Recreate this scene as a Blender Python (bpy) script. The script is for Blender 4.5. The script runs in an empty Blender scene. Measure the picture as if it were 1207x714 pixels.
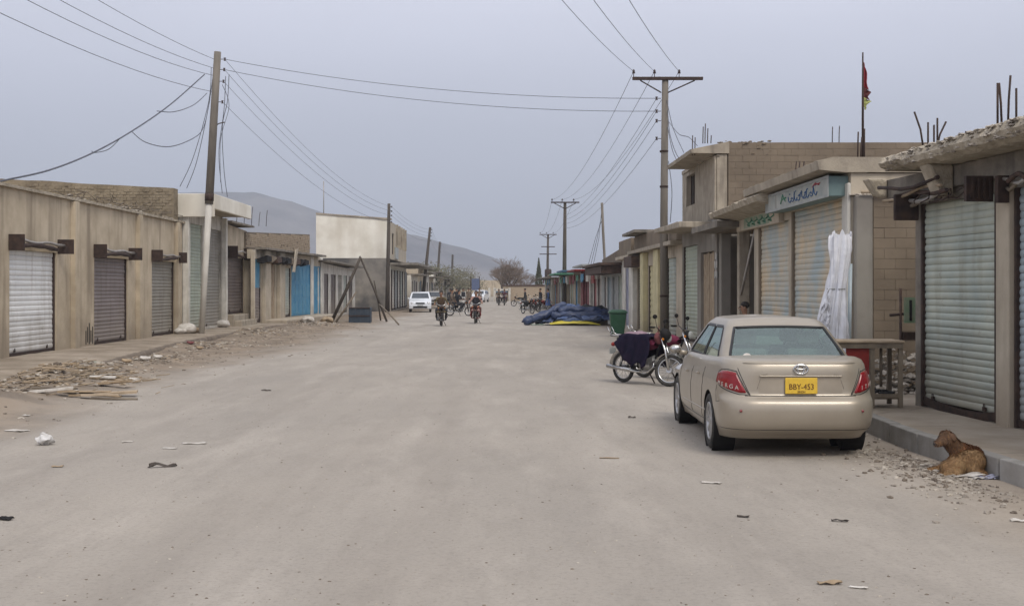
import bpy, bmesh, math, random
from mathutils import Vector, Matrix, noise
random.seed(7)
R = math.radians
scene = bpy.context.scene
col = scene.collection
# ------------------------------------------------------------------ camera
F, HC, CX, HY = 1400.0, 1.76, 603.5, 339.0       # focal length in photo px, eye height, optical centre, horizon row
cam_d = bpy.data.cameras.new("camera"); cam = bpy.data.objects.new("camera", cam_d); col.objects.link(cam)
cam_d.sensor_width = 36.0; cam_d.lens = F / 1207.0 * 36.0
cam_d.shift_y = -(357.0 - HY) / 1207.0
cam_d.clip_start = 0.1; cam_d.clip_end = 9000
cam.location = (0, 0, HC); cam.rotation_euler = (R(90), 0, 0)
scene.camera = cam
# ------------------------------------------------------------------ sky, sun, exposure
SUN_EL, SUN_AZ = R(50), R(200)
w = bpy.data.worlds.new("World"); scene.world = w; w.use_nodes = True
nt = w.node_tree; nt.nodes.clear()
def N(t, **k):
    n = nt.nodes.new(t)
    for a, v in k.items(): setattr(n, a, v)
    return n
out = N("ShaderNodeOutputWorld"); bg = N("ShaderNodeBackground"); bg.inputs[1].default_value = 0.105
sky = N("ShaderNodeTexSky", sky_type='NISHITA', sun_disc=False, sun_elevation=SUN_EL, sun_rotation=SUN_AZ)
sky.air_density = 1.2; sky.dust_density = 2.5
tc = N("ShaderNodeTexCoord"); sep = N("ShaderNodeSeparateXYZ"); nt.links.new(tc.outputs["Generated"], sep.inputs[0])
ramp = N("ShaderNodeValToRGB"); nt.links.new(sep.outputs["Z"], ramp.inputs[0])      # overcast deck: brighter towards the zenith
e = ramp.color_ramp.elements
e[0].position = 0.0; e[0].color = (.46, .495, .615, 1)
e[1].position = 1.0; e[1].color = (.86, .87, .95, 1)
for p_, c_ in ((.035, (.46, .495, .62, 1)), (.11, (.53, .555, .69, 1)), (.24, (.70, .71, .83, 1)), (.5, (.70, .71, .78, 1))):
    q = e.new(p_); q.color = c_
nz = N("ShaderNodeTexNoise"); nz.inputs["Scale"].default_value = 2.2; nz.inputs["Detail"].default_value = 4
mpn = N("ShaderNodeMapping"); mpn.inputs["Scale"].default_value = (1, 1, 3.2)
nt.links.new(tc.outputs["Generated"], mpn.inputs[0]); nt.links.new(mpn.outputs[0], nz.inputs["Vector"])
mr = N("ShaderNodeMapRange"); mr.inputs[3].default_value = 8.3; mr.inputs[4].default_value = 11.7
nt.links.new(nz.outputs[0], mr.inputs[0])
mul = N("ShaderNodeVectorMath", operation='SCALE'); nt.links.new(ramp.outputs[0], mul.inputs[0]); nt.links.new(mr.outputs[0], mul.inputs["Scale"])
mx = N("ShaderNodeMix", data_type='RGBA'); mx.inputs[0].default_value = 0.93
nt.links.new(sky.outputs[0], mx.inputs[6]); nt.links.new(mul.outputs[0], mx.inputs[7])
nt.links.new(mx.outputs[2], bg.inputs[0]); nt.links.new(bg.outputs[0], out.inputs[0])
sun_d = bpy.data.lights.new("sun", 'SUN'); sun_d.energy = 1.5; sun_d.angle = R(22); sun_d.color = (1, .945, .86)
sun = bpy.data.objects.new("sun", sun_d); col.objects.link(sun)
# sun azimuth: behind and slightly to the right of the camera
sd = Vector((math.sin(R(24)) * math.cos(SUN_EL), -math.cos(R(24)) * math.cos(SUN_EL), math.sin(SUN_EL)))
sun.rotation_euler = sd.to_track_quat('Z', 'Y').to_euler()
sky.sun_rotation = math.atan2(sd.x, sd.y)
scene.view_settings.view_transform = 'Standard'; scene.view_settings.look = 'None'
scene.view_settings.exposure = 0.40; scene.view_settings.gamma = 1.0
scene.cycles.max_bounces = 8; scene.cycles.volume_bounces = 0
scene.cycles.transparent_max_bounces = 16
scene.cycles.use_denoising = True
# ------------------------------------------------------------------ helpers
def X(px, Y): return (px - CX) / F * Y
def Z(py, Y): return HC - (py - HY) / F * Y
def D(py, z=0.0): return (HC - z) * F / (py - HY)

def mat(name, c1, c2=None, sc=2.0, rough=.9, bump=.25, bsc=30., streak=None, metal=0., rnd=0., dirt=None, coat=0., dist=.01, lo=.35, hi=.65, obj=False, spec=.3, aniso=(1, 1, 1), crack=0.):
    """procedural surface: two-tone cloud noise, optional vertical run-off stains, splash dirt above a height, per-piece variation, fine relief"""
    m = bpy.data.materials.new(name); m.use_nodes = True; t = m.node_tree; b = t.nodes["Principled BSDF"]; L = t.links.new
    def n(ty, **k):
        x = t.nodes.new(ty)
        for a, v in k.items(): setattr(x, a, v)
        return x
    if obj:
        tcn = n("ShaderNodeTexCoord"); P = tcn.outputs["Object"]
    else:
        g = n("ShaderNodeNewGeometry"); P = g.outputs["Position"]
    mp = n("ShaderNodeMapping"); mp.inputs["Scale"].default_value = aniso; L(P, mp.inputs[0])
    no = n("ShaderNodeTexNoise"); no.inputs["Scale"].default_value = sc; no.inputs["Detail"].default_value = 7; no.inputs["Roughness"].default_value = .62
    L(mp.outputs[0], no.inputs["Vector"])
    r = n("ShaderNodeMapRange"); r.inputs[1].default_value = lo; r.inputs[2].default_value = hi; L(no.outputs[0], r.inputs[0])
    c2 = c2 or tuple(x * .8 for x in c1)
    mx = n("ShaderNodeMix", data_type='RGBA'); mx.inputs[6].default_value = (*c1, 1); mx.inputs[7].default_value = (*c2, 1); L(r.outputs[0], mx.inputs[0])
    c = mx.outputs[2]
    if streak:                                   # (colour, strength, horizontal scale)
        ms = n("ShaderNodeMapping"); ms.inputs["Scale"].default_value = (streak[2], streak[2], streak[2] * .13); L(P, ms.inputs[0])
        ns = n("ShaderNodeTexNoise"); ns.inputs["Scale"].default_value = 1; ns.inputs["Detail"].default_value = 5; L(ms.outputs[0], ns.inputs["Vector"])
        rs = n("ShaderNodeMapRange"); rs.inputs[1].default_value = .53; rs.inputs[2].default_value = .70; rs.inputs[4].default_value = streak[1]; L(ns.outputs[0], rs.inputs[0])
        m2 = n("ShaderNodeMix", data_type='RGBA'); m2.inputs[7].default_value = (*streak[0], 1); L(c, m2.inputs[6]); L(rs.outputs[0], m2.inputs[0]); c = m2.outputs[2]
    if dirt:                                     # (colour, z0, z1, strength)
        sp = n("ShaderNodeSeparateXYZ"); g2 = n("ShaderNodeNewGeometry"); L(g2.outputs["Position"], sp.inputs[0])
        nd = n("ShaderNodeTexNoise"); nd.inputs["Scale"].default_value = 1.7; nd.inputs["Detail"].default_value = 6; L(g2.outputs["Position"], nd.inputs["Vector"])
        ad = n("ShaderNodeMath", operation='MULTIPLY_ADD'); ad.inputs[1].default_value = (dirt[2] - dirt[1]) * 1.6; L(nd.outputs[0], ad.inputs[0]); L(sp.outputs[2], ad.inputs[2])
        rd = n("ShaderNodeMapRange"); k = (dirt[2] - dirt[1]) * .8
        rd.inputs[1].default_value = dirt[1] + k; rd.inputs[2].default_value = dirt[2] + k; rd.inputs[3].default_value = dirt[3]; rd.inputs[4].default_value = 0; L(ad.outputs[0], rd.inputs[0])
        m3 = n("ShaderNodeMix", data_type='RGBA'); m3.inputs[7].default_value = (*dirt[0], 1); L(c, m3.inputs[6]); L(rd.outputs[0], m3.inputs[0]); c = m3.outputs[2]
    if name.endswith('shutter_steel'):
        nr = n("ShaderNodeTexNoise"); nr.inputs["Scale"].default_value = 5.5; nr.inputs["Detail"].default_value = 9; nr.inputs["Roughness"].default_value = .75; L(P, nr.inputs["Vector"])
        r4 = n("ShaderNodeMapRange"); r4.inputs[1].default_value = .60; r4.inputs[2].default_value = .70; r4.inputs[4].default_value = .55; L(nr.outputs[0], r4.inputs[0])
        m6 = n("ShaderNodeMix", data_type='RGBA'); m6.inputs[7].default_value = (.20, .145, .095, 1); L(c, m6.inputs[6]); L(r4.outputs[0], m6.inputs[0]); c = m6.outputs[2]
    if crack:
        vo = n("ShaderNodeTexVoronoi", feature='DISTANCE_TO_EDGE'); vo.inputs["Scale"].default_value = crack
        wv = n("ShaderNodeVectorMath", operation='MULTIPLY_ADD'); wv.inputs[1].default_value = (.5, .5, .5); L(no.outputs[1], wv.inputs[0]); L(P, wv.inputs[2]); L(wv.outputs[0], vo.inputs["Vector"])
        rc = n("ShaderNodeMapRange"); rc.inputs[1].default_value = 0; rc.inputs[2].default_value = .012; rc.inputs[3].default_value = .45; rc.inputs[4].default_value = 0; L(vo.outputs[0], rc.inputs[0])
        m5 = n("ShaderNodeMix", data_type='RGBA'); m5.inputs[7].default_value = (*(x * .35 for x in c1), 1); L(c, m5.inputs[6]); L(rc.outputs[0], m5.inputs[0]); c = m5.outputs[2]
    if rnd:
        oi = n("ShaderNodeObjectInfo"); rr = n("ShaderNodeMapRange"); rr.inputs[3].default_value = 1 - rnd; rr.inputs[4].default_value = 1 + rnd; L(oi.outputs["Random"], rr.inputs[0])
        hs = n("ShaderNodeHueSaturation"); L(rr.outputs[0], hs.inputs["Value"]); L(c, hs.inputs["Color"]); c = hs.outputs[0]
    L(c, b.inputs["Base Color"])
    b.inputs["Roughness"].default_value = rough; b.inputs["Metallic"].default_value = metal; b.inputs["Specular IOR Level"].default_value = spec
    if coat: b.inputs["Coat Weight"].default_value = coat; b.inputs["Coat Roughness"].default_value = .06
    if bump:
        nb = n("ShaderNodeTexNoise"); nb.inputs["Scale"].default_value = bsc; nb.inputs["Detail"].default_value = 6; L(mp.outputs[0], nb.inputs["Vector"])
        bp = n("ShaderNodeBump"); bp.inputs["Strength"].default_value = bump; bp.inputs["Distance"].default_value = dist; L(nb.outputs[0], bp.inputs["Height"]); L(bp.outputs[0], b.inputs["Normal"])
    return m

class MB:
    """collects shapes in world (or root-local) coordinates; build() links them as one mesh object"""
    def __init__(s, off=(0, 0, 0)): s.v = []; s.f = []; s.m = []; s.sm = []; s.off = Vector(off)
    def add(s, vs, fs, mi=0, smooth=False):
        k = len(s.v); s.v += [Vector(a) - s.off for a in vs]; s.f += [tuple(k + i for i in f) for f in fs]; s.m += [mi] * len(fs); s.sm += [smooth] * len(fs); return s
    def hexa(s, p, mi=0):       # p: 8 points, bottom ring 0-3, top ring 4-7
        return s.add(p, [(3, 2, 1, 0), (4, 5, 6, 7), (0, 1, 5, 4), (1, 2, 6, 5), (2, 3, 7, 6), (3, 0, 4, 7)], mi)
    def box(s, a, b, mi=0):
        x0, y0, z0 = a; x1, y1, z1 = b
        return s.hexa([(x0, y0, z0), (x1, y0, z0), (x1, y1, z0), (x0, y1, z0), (x0, y0, z1), (x1, y0, z1), (x1, y1, z1), (x0, y1, z1)], mi)
    def fbox(s, fr, u0, u1, d0, d1, z0, z1, mi=0, z0b=None, z1b=None):
        z0b = z0 if z0b is None else z0b; z1b = z1 if z1b is None else z1b      # heights at the far end
        p = fr.p
        ring = [(u0, d0), (u1, d0), (u1, d1), (u0, d1)]
        lo = [p(u, d, z0 if u == u0 else z0b) for u, d in ring]; hi = [p(u, d, z1 if u == u0 else z1b) for u, d in ring]
        return s.hexa(lo + hi, mi)
    def tube(s, pts, r, seg=6, mi=0, cap=True, closed=False):
        pts = [Vector(a) for a in pts]; n = len(pts); rs = r if isinstance(r, (list, tuple)) else [r] * n
        vs = []; up = None
        for i, p in enumerate(pts):
            if closed: d = pts[(i + 1) % n] - pts[i - 1]
            else: d = (pts[min(i + 1, n - 1)] - pts[max(i - 1, 0)])
            if d.length < 1e-9: d = Vector((0, 0, 1))
            d.normalize()
            if up is None: up = Vector((0, 0, 1)) if abs(d.z) < .9 else Vector((1, 0, 0))
            a = d.cross(up)
            if a.length < 1e-6: a = d.orthogonal()
            a.normalize(); b = d.cross(a).normalized(); up = -b if up.dot(b) < 0 else b
            a = d.cross(up).normalized()
            for k in range(seg):
                t = 2 * math.pi * k / seg; vs.append(p + (a * math.cos(t) + up * math.sin(t)) * rs[i])
        fs = []
        for i in range(n if closed else n - 1):
            j = (i + 1) % n
            for k in range(seg): fs.append((i * seg + k, i * seg + (k + 1) % seg, j * seg + (k + 1) % seg, j * seg + k))
        s.add(vs, fs, mi, True)
        if cap and not closed:
            k0 = len(s.v) - n * seg
            s.f += [tuple(k0 + k for k in range(seg))[::-1], tuple(k0 + (n - 1) * seg + k for k in range(seg))]; s.m += [mi, mi]; s.sm += [False, False]
        return s
    def lathe(s, prof, c=(0, 0, 0), axis='Z', seg=20, mi=0, smooth=True):   # prof: (radius, height)
        c = Vector(c); vs = []
        for r, h in prof:
            for k in range(seg):
                t = 2 * math.pi * k / seg; a, b = r * math.cos(t), r * math.sin(t)
                vs.append(c + (Vector((a, b, h)) if axis == 'Z' else Vector((h, a, b)) if axis == 'X' else Vector((a, h, b))))
        fs = [(i * seg + k, i * seg + (k + 1) % seg, (i + 1) * seg + (k + 1) % seg, (i + 1) * seg + k) for i in range(len(prof) - 1) for k in range(seg)]
        return s.add(vs, fs, mi, smooth)
    def ball(s, c, r, seg=10, mi=0):
        c = Vector(c); r = Vector(r) if not isinstance(r, (int, float)) else Vector((r, r, r)); vs = []; n = seg // 2 + 1
        for i in range(n + 1):
            ph = math.pi * i / n
            for k in range(seg):
                t = 2 * math.pi * k / seg; vs.append((c.x + r.x * math.sin(ph) * math.cos(t), c.y + r.y * math.sin(ph) * math.sin(t), c.z + r.z * math.cos(ph)))
        fs = [(i * seg + k, (i + 1) * seg + k, (i + 1) * seg + (k + 1) % seg, i * seg + (k + 1) % seg) for i in range(n) for k in range(seg)]
        return s.add(vs, fs, mi, True)
    def rock(s, c, r, mi=0, flat=.6):
        c = Vector(c); a = random.uniform(0, 6.3); base = [(1, 0, 0), (0, 1, 0), (-1, 0, 0), (0, -1, 0), (.6, .6, .5), (-.6, .5, .6), (-.5, -.7, .5), (.6, -.6, .6), (0, 0, .8)]
        vs = []
        for x, y, z in base:
            x *= random.uniform(.7, 1.3); y *= random.uniform(.6, 1.1); z = z * random.uniform(.7, 1.2) * flat
            vs.append((c.x + r * (x * math.cos(a) - y * math.sin(a)), c.y + r * (x * math.sin(a) + y * math.cos(a)), c.z + r * z - .15 * r))
        return s.add(vs, [(0, 1, 4), (1, 5, 4), (1, 2, 5), (2, 6, 5), (2, 3, 6), (3, 7, 6), (3, 0, 7), (0, 4, 7), (4, 5, 8), (5, 6, 8), (6, 7, 8), (7, 4, 8)], mi)
    def grid(s, fn, nu, nv, mi=0, smooth=True, skip=None):
        vs = [fn(i / nu, j / nv) for j in range(nv + 1) for i in range(nu + 1)]; w_ = nu + 1
        fs = [(j * w_ + i, j * w_ + i + 1, (j + 1) * w_ + i + 1, (j + 1) * w_ + i) for j in range(nv) for i in range(nu) if not (skip and skip(i, j))]
        return s.add(vs, fs, mi, smooth)
    def mesh(s, name, mats):
        me = bpy.data.meshes.new(name); me.from_pydata([tuple(a) for a in s.v], [], s.f)
        for m in (mats if isinstance(mats, (list, tuple)) else [mats]): me.materials.append(m)
        me.polygons.foreach_set("material_index", s.m); me.polygons.foreach_set("use_smooth", s.sm); me.update(); return me
    def build(s, name, mats, parent=None, loc=(0, 0, 0), **tags):
        o = bpy.data.objects.new(name, s.mesh(name, mats)); col.objects.link(o); o.location = loc
        if parent: o.parent = parent
        for k, v in tags.items(): o[k] = v
        return o

def tag(o, label=None, category=None, group=None, kind=None):
    if label: o['label'] = label
    if category: o['category'] = category
    if group: o['group'] = group
    if kind: o['kind'] = kind
    return o
def thing(name, label, category, loc=(0, 0, 0), rz=0, group=None):
    o = bpy.data.objects.new(name, None); col.objects.link(o); o.location = loc; o.rotation_euler = (0, 0, rz); o.empty_display_size = .2
    return tag(o, label, category, group)
def solo(mb, name, mats, label, category, group=None, loc=(0, 0, 0)):
    return tag(mb.build(name, mats, None, loc), label, category, group)
def inst(me, name, parent, loc, rz=0, scale=(1, 1, 1)):
    o = bpy.data.objects.new(name, me); col.objects.link(o); o.parent = parent; o.location = loc; o.rotation_euler = (0, 0, rz); o.scale = scale
    return o
def bevel(o, w_=.01, seg=2):
    m = o.modifiers.new("bevel", 'BEVEL'); m.width = w_; m.segments = seg; m.limit_method = 'ANGLE'; return o
def copy_tree(o, parent=None):
    c = o.copy(); col.objects.link(c); c.parent = parent
    for ch in list(o.children): copy_tree(ch, c)
    return c
class Fr:
    """facade frame: u runs along the street away from the camera, d out towards the street, z up"""
    def __init__(s, a, b, side):
        s.a = Vector((a[0], a[1], 0)); v = Vector((b[0] - a[0], b[1] - a[1], 0)); s.L = v.length; s.u = v.normalized()
        s.n = Vector((s.u.y, -s.u.x, 0)) if side == 'L' else Vector((-s.u.y, s.u.x, 0)); s.rz = math.atan2(s.u.y, s.u.x)
    def p(s, u, d, z): return s.a + s.u * u + s.n * d + Vector((0, 0, z))
    def u_at_px(s, px, d=0):       # distance along the facade of a sight line seen in the photograph
        k = (px - CX) / F; a = s.a + s.n * d; return (k * a.y - a.x) / (s.u.x - k * s.u.y)
def fbm(p, s=1., o=4): return noise.fractal(Vector(p) * s, 1., 2., o)
def wobble(me_obj, amp, s, only_z=None):
    for v in me_obj.data.vertices:
        v.co += noise.noise_vector(v.co * s) * amp
def text(s, name, parent, loc, size, m, rot=(R(90), 0, 0), ext=.002, sx=1):
    c = bpy.data.curves.new(name, 'FONT'); c.body = s; c.size = size; c.extrude = ext; c.align_x = 'CENTER'; c.align_y = 'CENTER'; c.materials.append(m)
    t_ = bpy.data.objects.new(name, c); col.objects.link(t_); dg = bpy.context.evaluated_depsgraph_get(); me = bpy.data.meshes.new_from_object(t_.evaluated_get(dg)); bpy.data.objects.remove(t_)
    o = bpy.data.objects.new(name, me); col.objects.link(o); o.parent = parent; o.location = loc; o.rotation_euler = rot; o.scale = (sx, 1, 1)
    return o
def sag(a, b, s, n=14):
    a, b = Vector(a), Vector(b); return [a.lerp(b, i / n) + Vector((0, 0, -4 * s * (i / n) * (1 - i / n))) for i in range(n + 1)]

# ------------------------------------------------------------------ materials
M = {}
M['ground'] = None
DUST = (.30, .262, .215)
M['plaster'] = mat('stained_tan_plaster', (.54, .455, .335), (.40, .33, .235), 1.3, streak=((.22, .175, .125), .72, 2.2), dirt=((.2, .16, .12), .2, 1.2, .55), bump=.35, bsc=18)
M['plaster2'] = mat('pale_plaster', (.50, .435, .34), (.39, .335, .255), 1.5, streak=((.2, .17, .13), .5, 3), dirt=((.26, .21, .16), .1, 1.2, .5), bump=.3, bsc=18)
M['cream'] = mat('cream_render', (.78, .745, .65), (.62, .575, .48), .6, streak=((.42, .35, .26), .25, .8), dirt=((.27, .22, .17), .3, 3.2, .5), bump=.2, bsc=10)
M['greywall'] = mat('grey_cement_render', (.27, .25, .215), (.2, .18, .155), .9, streak=((.1, .09, .08), .4, 2), bump=.3, bsc=20)
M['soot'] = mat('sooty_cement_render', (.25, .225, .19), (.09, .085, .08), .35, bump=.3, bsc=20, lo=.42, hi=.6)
M['white'] = mat('whitewash', (.68, .65, .58), (.48, .46, .41), 2.2, streak=((.28, .24, .19), .5, 4), dirt=((.3, .25, .2), .1, 1.0, .6), bump=.2)
M['concrete'] = mat('rough_concrete', (.40, .345, .265), (.27, .23, .18), 2.6, streak=((.13, .11, .09), .6, 5), bump=.5, bsc=26, dist=.015)
M['concrete_dk'] = mat('weathered_dark_concrete', (.25, .22, .18), (.13, .115, .095), 2.2, streak=((.06, .055, .05), .5, 4), bump=.5, bsc=22, dist=.015)
M['slab'] = mat('crumbling_slab_concrete', (.46, .40, .31), (.28, .24, .18), 5, bump=.8, bsc=24, dist=.03)
M['pavement'] = mat('dusty_pavement', (.37, .315, .25), (.25, .205, .155), 1.2, bump=.4, bsc=22, dist=.01, crack=.5)
M['kerb'] = mat('kerb_concrete', (.33, .315, .29), (.24, .225, .2), 3, bump=.4, bsc=28, rnd=.08, streak=((.17, .155, .13), .5, 6))
M['block'] = mat('sand_cement_block', (.215, .17, .122), (.155, .122, .088), 1.1, rnd=.03, bump=.6, bsc=60, dist=.006)
M['block2'] = mat('grey_cement_block', (.25, .2, .15), (.19, .15, .11), 3, rnd=.14, bump=.6, bsc=60, dist=.006)
M['mortar'] = mat('recessed_mortar', (.195, .155, .112), (.145, .115, .083), 2, bump=.4)
M['brick'] = mat('old_tan_brick', (.44, .35, .25), (.32, .25, .175), 7, rnd=.1, bump=.4, bsc=40)
M['mud'] = mat('mud_brick', (.27, .22, .15), (.17, .135, .09), 3, bump=.7, bsc=14, dist=.03)
M['steel_dk'] = mat('dark_painted_steel', (.035, .026, .024), (.07, .045, .035), 8, rough=.7, bump=.15, metal=.1, spec=.2)
M['rust'] = mat('rusty_steel', (.10, .062, .045), (.05, .035, .03), 9, rough=.85, bump=.4)
M['galv'] = mat('dull_galvanised_pipe', (.42, .4, .37), (.3, .27, .24), 8, rough=.5, metal=.5, bump=.1)
M['wood_grey'] = mat('weathered_timber', (.22, .18, .13), (.13, .105, .08), 4, bump=.5, bsc=30, aniso=(1, 1, .15))
M['wood_tan'] = mat('pale_planks', (.42, .33, .23), (.3, .23, .155), 5, bump=.4, bsc=30, rnd=.15)
M['pole'] = mat('grey_pole_concrete', (.20, .175, .145), (.13, .115, .095), 3, bump=.4, bsc=20, aniso=(1, 1, .2))
M['pole_dk'] = mat('dark_timber_pole', (.10, .082, .065), (.055, .045, .037), 4, bump=.4, bsc=20, aniso=(1, 1, .15))
M['wire'] = mat('wire', (.10, .105, .13), rough=.6, bump=0)
M['insul'] = mat('brown_porcelain', (.05, .03, .03), rough=.25, bump=0, spec=.5)
def shut(n, a, b, **k): return mat(n, a, b, 1.3, rough=.55, metal=.15, rnd=.035, bump=.12, bsc=30, streak=((a[0] * .55, a[1] * .5, a[2] * .45), .45, 5), dirt=((.28, .24, .19), .2, 1.3, .55), **k)
M['sh_white'] = shut('white_shutter_steel', (.76, .76, .74), (.66, .66, .64))
M['sh_mauve'] = shut('mauve_grey_shutter_steel', (.235, .20, .19), (.19, .16, .15))
M['sh_greige'] = shut('grey_beige_shutter_steel', (.29, .27, .23), (.24, .225, .19))
M['sh_green'] = shut('pale_green_shutter_steel', (.42, .46, .36), (.33, .37, .30))
M['sh_sage'] = shut('sage_grey_shutter_steel', (.46, .48, .40), (.34, .385, .35))
M['sh_blue'] = shut('blue_grey_shutter_steel', (.38, .44, .47), (.30, .36, .38))
M['sh_peach'] = mat('two_tone_faded_shutter_steel', (.60, .48, .32), (.38, .44, .44), .45, rough=.55, metal=.15, rnd=.03, bump=.12, streak=((.42, .38, .29), .35, 3), lo=.38, hi=.52)
M['sh_brown'] = shut('brown_shutter_steel', (.16, .125, .105), (.11, .09, .08))
M['bluedoor'] = mat('turquoise_blue_door_paint', (.04, .20, .36), (.10, .27, .38), 3, rough=.6, streak=((.2, .25, .25), .4, 6), bump=.2)
M['bluedk'] = mat('dark_blue_door_paint', (.035, .10, .18), (.06, .14, .2), 3, rough=.6, bump=.2)
M['lav'] = mat('lavender_grey_door_paint', (.34, .34, .42), (.26, .27, .34), 3, rough=.7, streak=((.18, .17, .19), .4, 6), bump=.2)
M['yellow'] = mat('pale_yellow_paint', (.58, .52, .31), (.46, .41, .25), 2.5, streak=((.3, .25, .15), .4, 5), dirt=((.3, .25, .18), .1, .9, .6), bump=.2)
M['maroon'] = mat('maroon_paint', (.22, .06, .065), (.15, .05, .05), 3, rough=.7, bump=.2)
M['redpanel'] = mat('dark_red_panel', (.25, .028, .022), (.17, .02, .018), 4, rough=.5, bump=.1)
M['greensign'] = mat('green_sign_paint', (.06, .22, .14), (.12, .27, .18), 3, rough=.7, bump=.2)
M['teal'] = mat('grey_teal_panel', (.17, .235, .225), (.13, .19, .19), 2.5, rough=.6, bump=.15)
M['silver'] = mat('silvery_sheet', (.37, .38, .36), (.27, .28, .27), 4, rough=.5, bump=.1)
M['bluepaint'] = mat('blue_lettering_paint', (.05, .12, .26), rough=.6, bump=0)
M['redpaint'] = mat('red_lettering_paint', (.36, .05, .06), rough=.6, bump=0)
M['void'] = mat('unlit_interior', (.07, .06, .052), (.045, .04, .035), 2, bump=.3)
M['litter'] = mat('off_white_litter', (.6, .57, .52), (.42, .38, .33), 9, bump=.3)
M['card'] = mat('torn_cardboard', (.36, .27, .175), (.27, .2, .13), 6, bump=.3, rnd=.15)
M['stone'] = mat('dusty_stones', (.33, .29, .24), (.2, .17, .14), 11, bump=.6, bsc=40)
M['paleRock'] = mat('pale_broken_stones', (.48, .43, .36), (.3, .26, .21), 9, bump=.6, bsc=40)
M['dirt'] = mat('heaped_dirt_and_kerb_shade', (.20, .16, .12), (.125, .10, .078), 3, bump=.8, bsc=20, dist=.03)
M['black'] = mat('matt_black', (.012, .0115, .012), (.022, .02, .02), 6, rough=.7, bump=.1, spec=.15)
M['rubber'] = mat('dusty_tyre_rubber', (.028, .027, .026), (.06, .055, .048), 12, rough=.85, bump=.3, obj=True)
M['chrome'] = mat('worn_chrome', (.62, .62, .62), (.5, .49, .47), 12, rough=.22, metal=1, bump=0)
M['alu'] = mat('alloy_metal', (.5, .5, .5), (.38, .37, .36), 8, rough=.4, metal=.8, bump=.05)
M['skin'] = mat('skin', (.30, .17, .11), (.25, .14, .09), 6, rough=.6, bump=.1)
M['hair'] = mat('black_hair', (.02, .016, .014), (.035, .028, .024), 20, rough=.7, bump=.4, bsc=80)
# ------------------------------------------------------------------ ground
def ground_mat():
    m = bpy.data.materials.new('dusty_road'); m.use_nodes = True; t = m.node_tree; b = t.nodes["Principled BSDF"]; L = t.links.new
    def n(ty, **k):
        x = t.nodes.new(ty)
        for a, v in k.items(): setattr(x, a, v)
        return x
    g = n("ShaderNodeNewGeometry"); P = g.outputs["Position"]
    def nse(scale, aniso=(1, 1, 1), det=7, ro=.6):
        mp = n("ShaderNodeMapping"); mp.inputs["Scale"].default_value = aniso; L(P, mp.inputs[0])
        x = n("ShaderNodeTexNoise"); x.inputs["Scale"].default_value = scale; x.inputs["Detail"].default_value = det; x.inputs["Roughness"].default_value = ro; L(mp.outputs[0], x.inputs["Vector"]); return x
    def rng(s, a, b_, c=0., d=1.):
        x = n("ShaderNodeMapRange"); x.inputs[1].default_value = a; x.inputs[2].default_value = b_; x.inputs[3].default_value = c; x.inputs[4].default_value = d; L(s, x.inputs[0]); return x.outputs[0]
    def mix(f, a, c):
        x = n("ShaderNodeMix", data_type='RGBA'); L(f, x.inputs[0])
        if isinstance(a, tuple): x.inputs[6].default_value = (*a, 1)
        else: L(a, x.inputs[6])
        if isinstance(c, tuple): x.inputs[7].default_value = (*c, 1)
        else: L(c, x.inputs[7])
        return x.outputs[2]
    c = mix(rng(nse(.35, (1, .45, 1)).outputs[0], .36, .66), (.362, .323, .276), (.298, .268, .232))       # broad worn patches
    c = mix(rng(nse(1.4, (1, .18, 1), 5).outputs[0], .50, .70, 0, .6), c, (.43, .385, .332))       # pale wheel-swept dust along the street
    c = mix(rng(nse(1.9, (1, .28, 1), 11, .78).outputs[0], .48, .72, 0, .62), c, (.25, .222, .19))
    c = mix(rng(nse(26, det=5, ro=.8).outputs[0], .5, .75, 0, .6), c, (.17, .155, .14))            # grit
    wv = n("ShaderNodeTexVoronoi"); wv.inputs["Scale"].default_value = 9; wv.inputs["Randomness"].default_value = 1; L(P, wv.inputs["Vector"])
    c = mix(rng(wv.outputs["Distance"], .02, .10, .55, 0), c, (.19, .172, .152))                   # embedded pebbles and chips
    tr = nse(.16, (6.5, .25, 1), 3, .5)
    c = mix(rng(tr.outputs[0], .52, .68, 0, .36), c, (.25, .22, .187))                            # wheel tracks along the street
    sp = n("ShaderNodeSeparateXYZ"); L(P, sp.inputs[0])
    nb = nse(.28, (1, .5, 1), 6)
    ma = n("ShaderNodeMath", operation='MULTIPLY_ADD'); ma.inputs[1].default_value = 5.; L(nb.outputs[0], ma.inputs[0]); L(sp.outputs[0], ma.inputs[2])
    left = rng(ma.outputs[0], -5.0, -3.3, 1, 0)                                                   # bare earth verge on the left
    brown = mix(rng(nse(1.1, det=8).outputs[0], .4, .66), (.27, .215, .16), (.165, .132, .10))
    c = mix(left, c, brown)
    mb2 = n("ShaderNodeMath", operation='MULTIPLY_ADD'); mb2.inputs[1].default_value = -3.; L(nb.outputs[0], mb2.inputs[0]); L(sp.outputs[0], mb2.inputs[2])
    right = rng(mb2.outputs[0], 1.9, 3.0, 0, .65)
    c = mix(right, c, mix(rng(nse(2.3, det=8).outputs[0], .4, .66), (.36, .295, .225), (.27, .215, .165)))
    L(c, b.inputs["Base Color"]); b.inputs["Roughness"].default_value = .95; b.inputs["Specular IOR Level"].default_value = .2
    bp = n("ShaderNodeBump"); bp.inputs["Strength"].default_value = .6; bp.inputs["Distance"].default_value = .012
    L(nse(34, det=8, ro=.75).outputs[0], bp.inputs["Height"])
    b2 = n("ShaderNodeBump"); b2.inputs["Strength"].default_value = .5; b2.inputs["Distance"].default_value = .04; L(nse(2.6, det=5).outputs[0], b2.inputs["Height"]); L(bp.outputs[0], b2.inputs["Normal"])
    L(b2.outputs[0], b.inputs["Normal"]); return m
M['ground'] = ground_mat()
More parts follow.
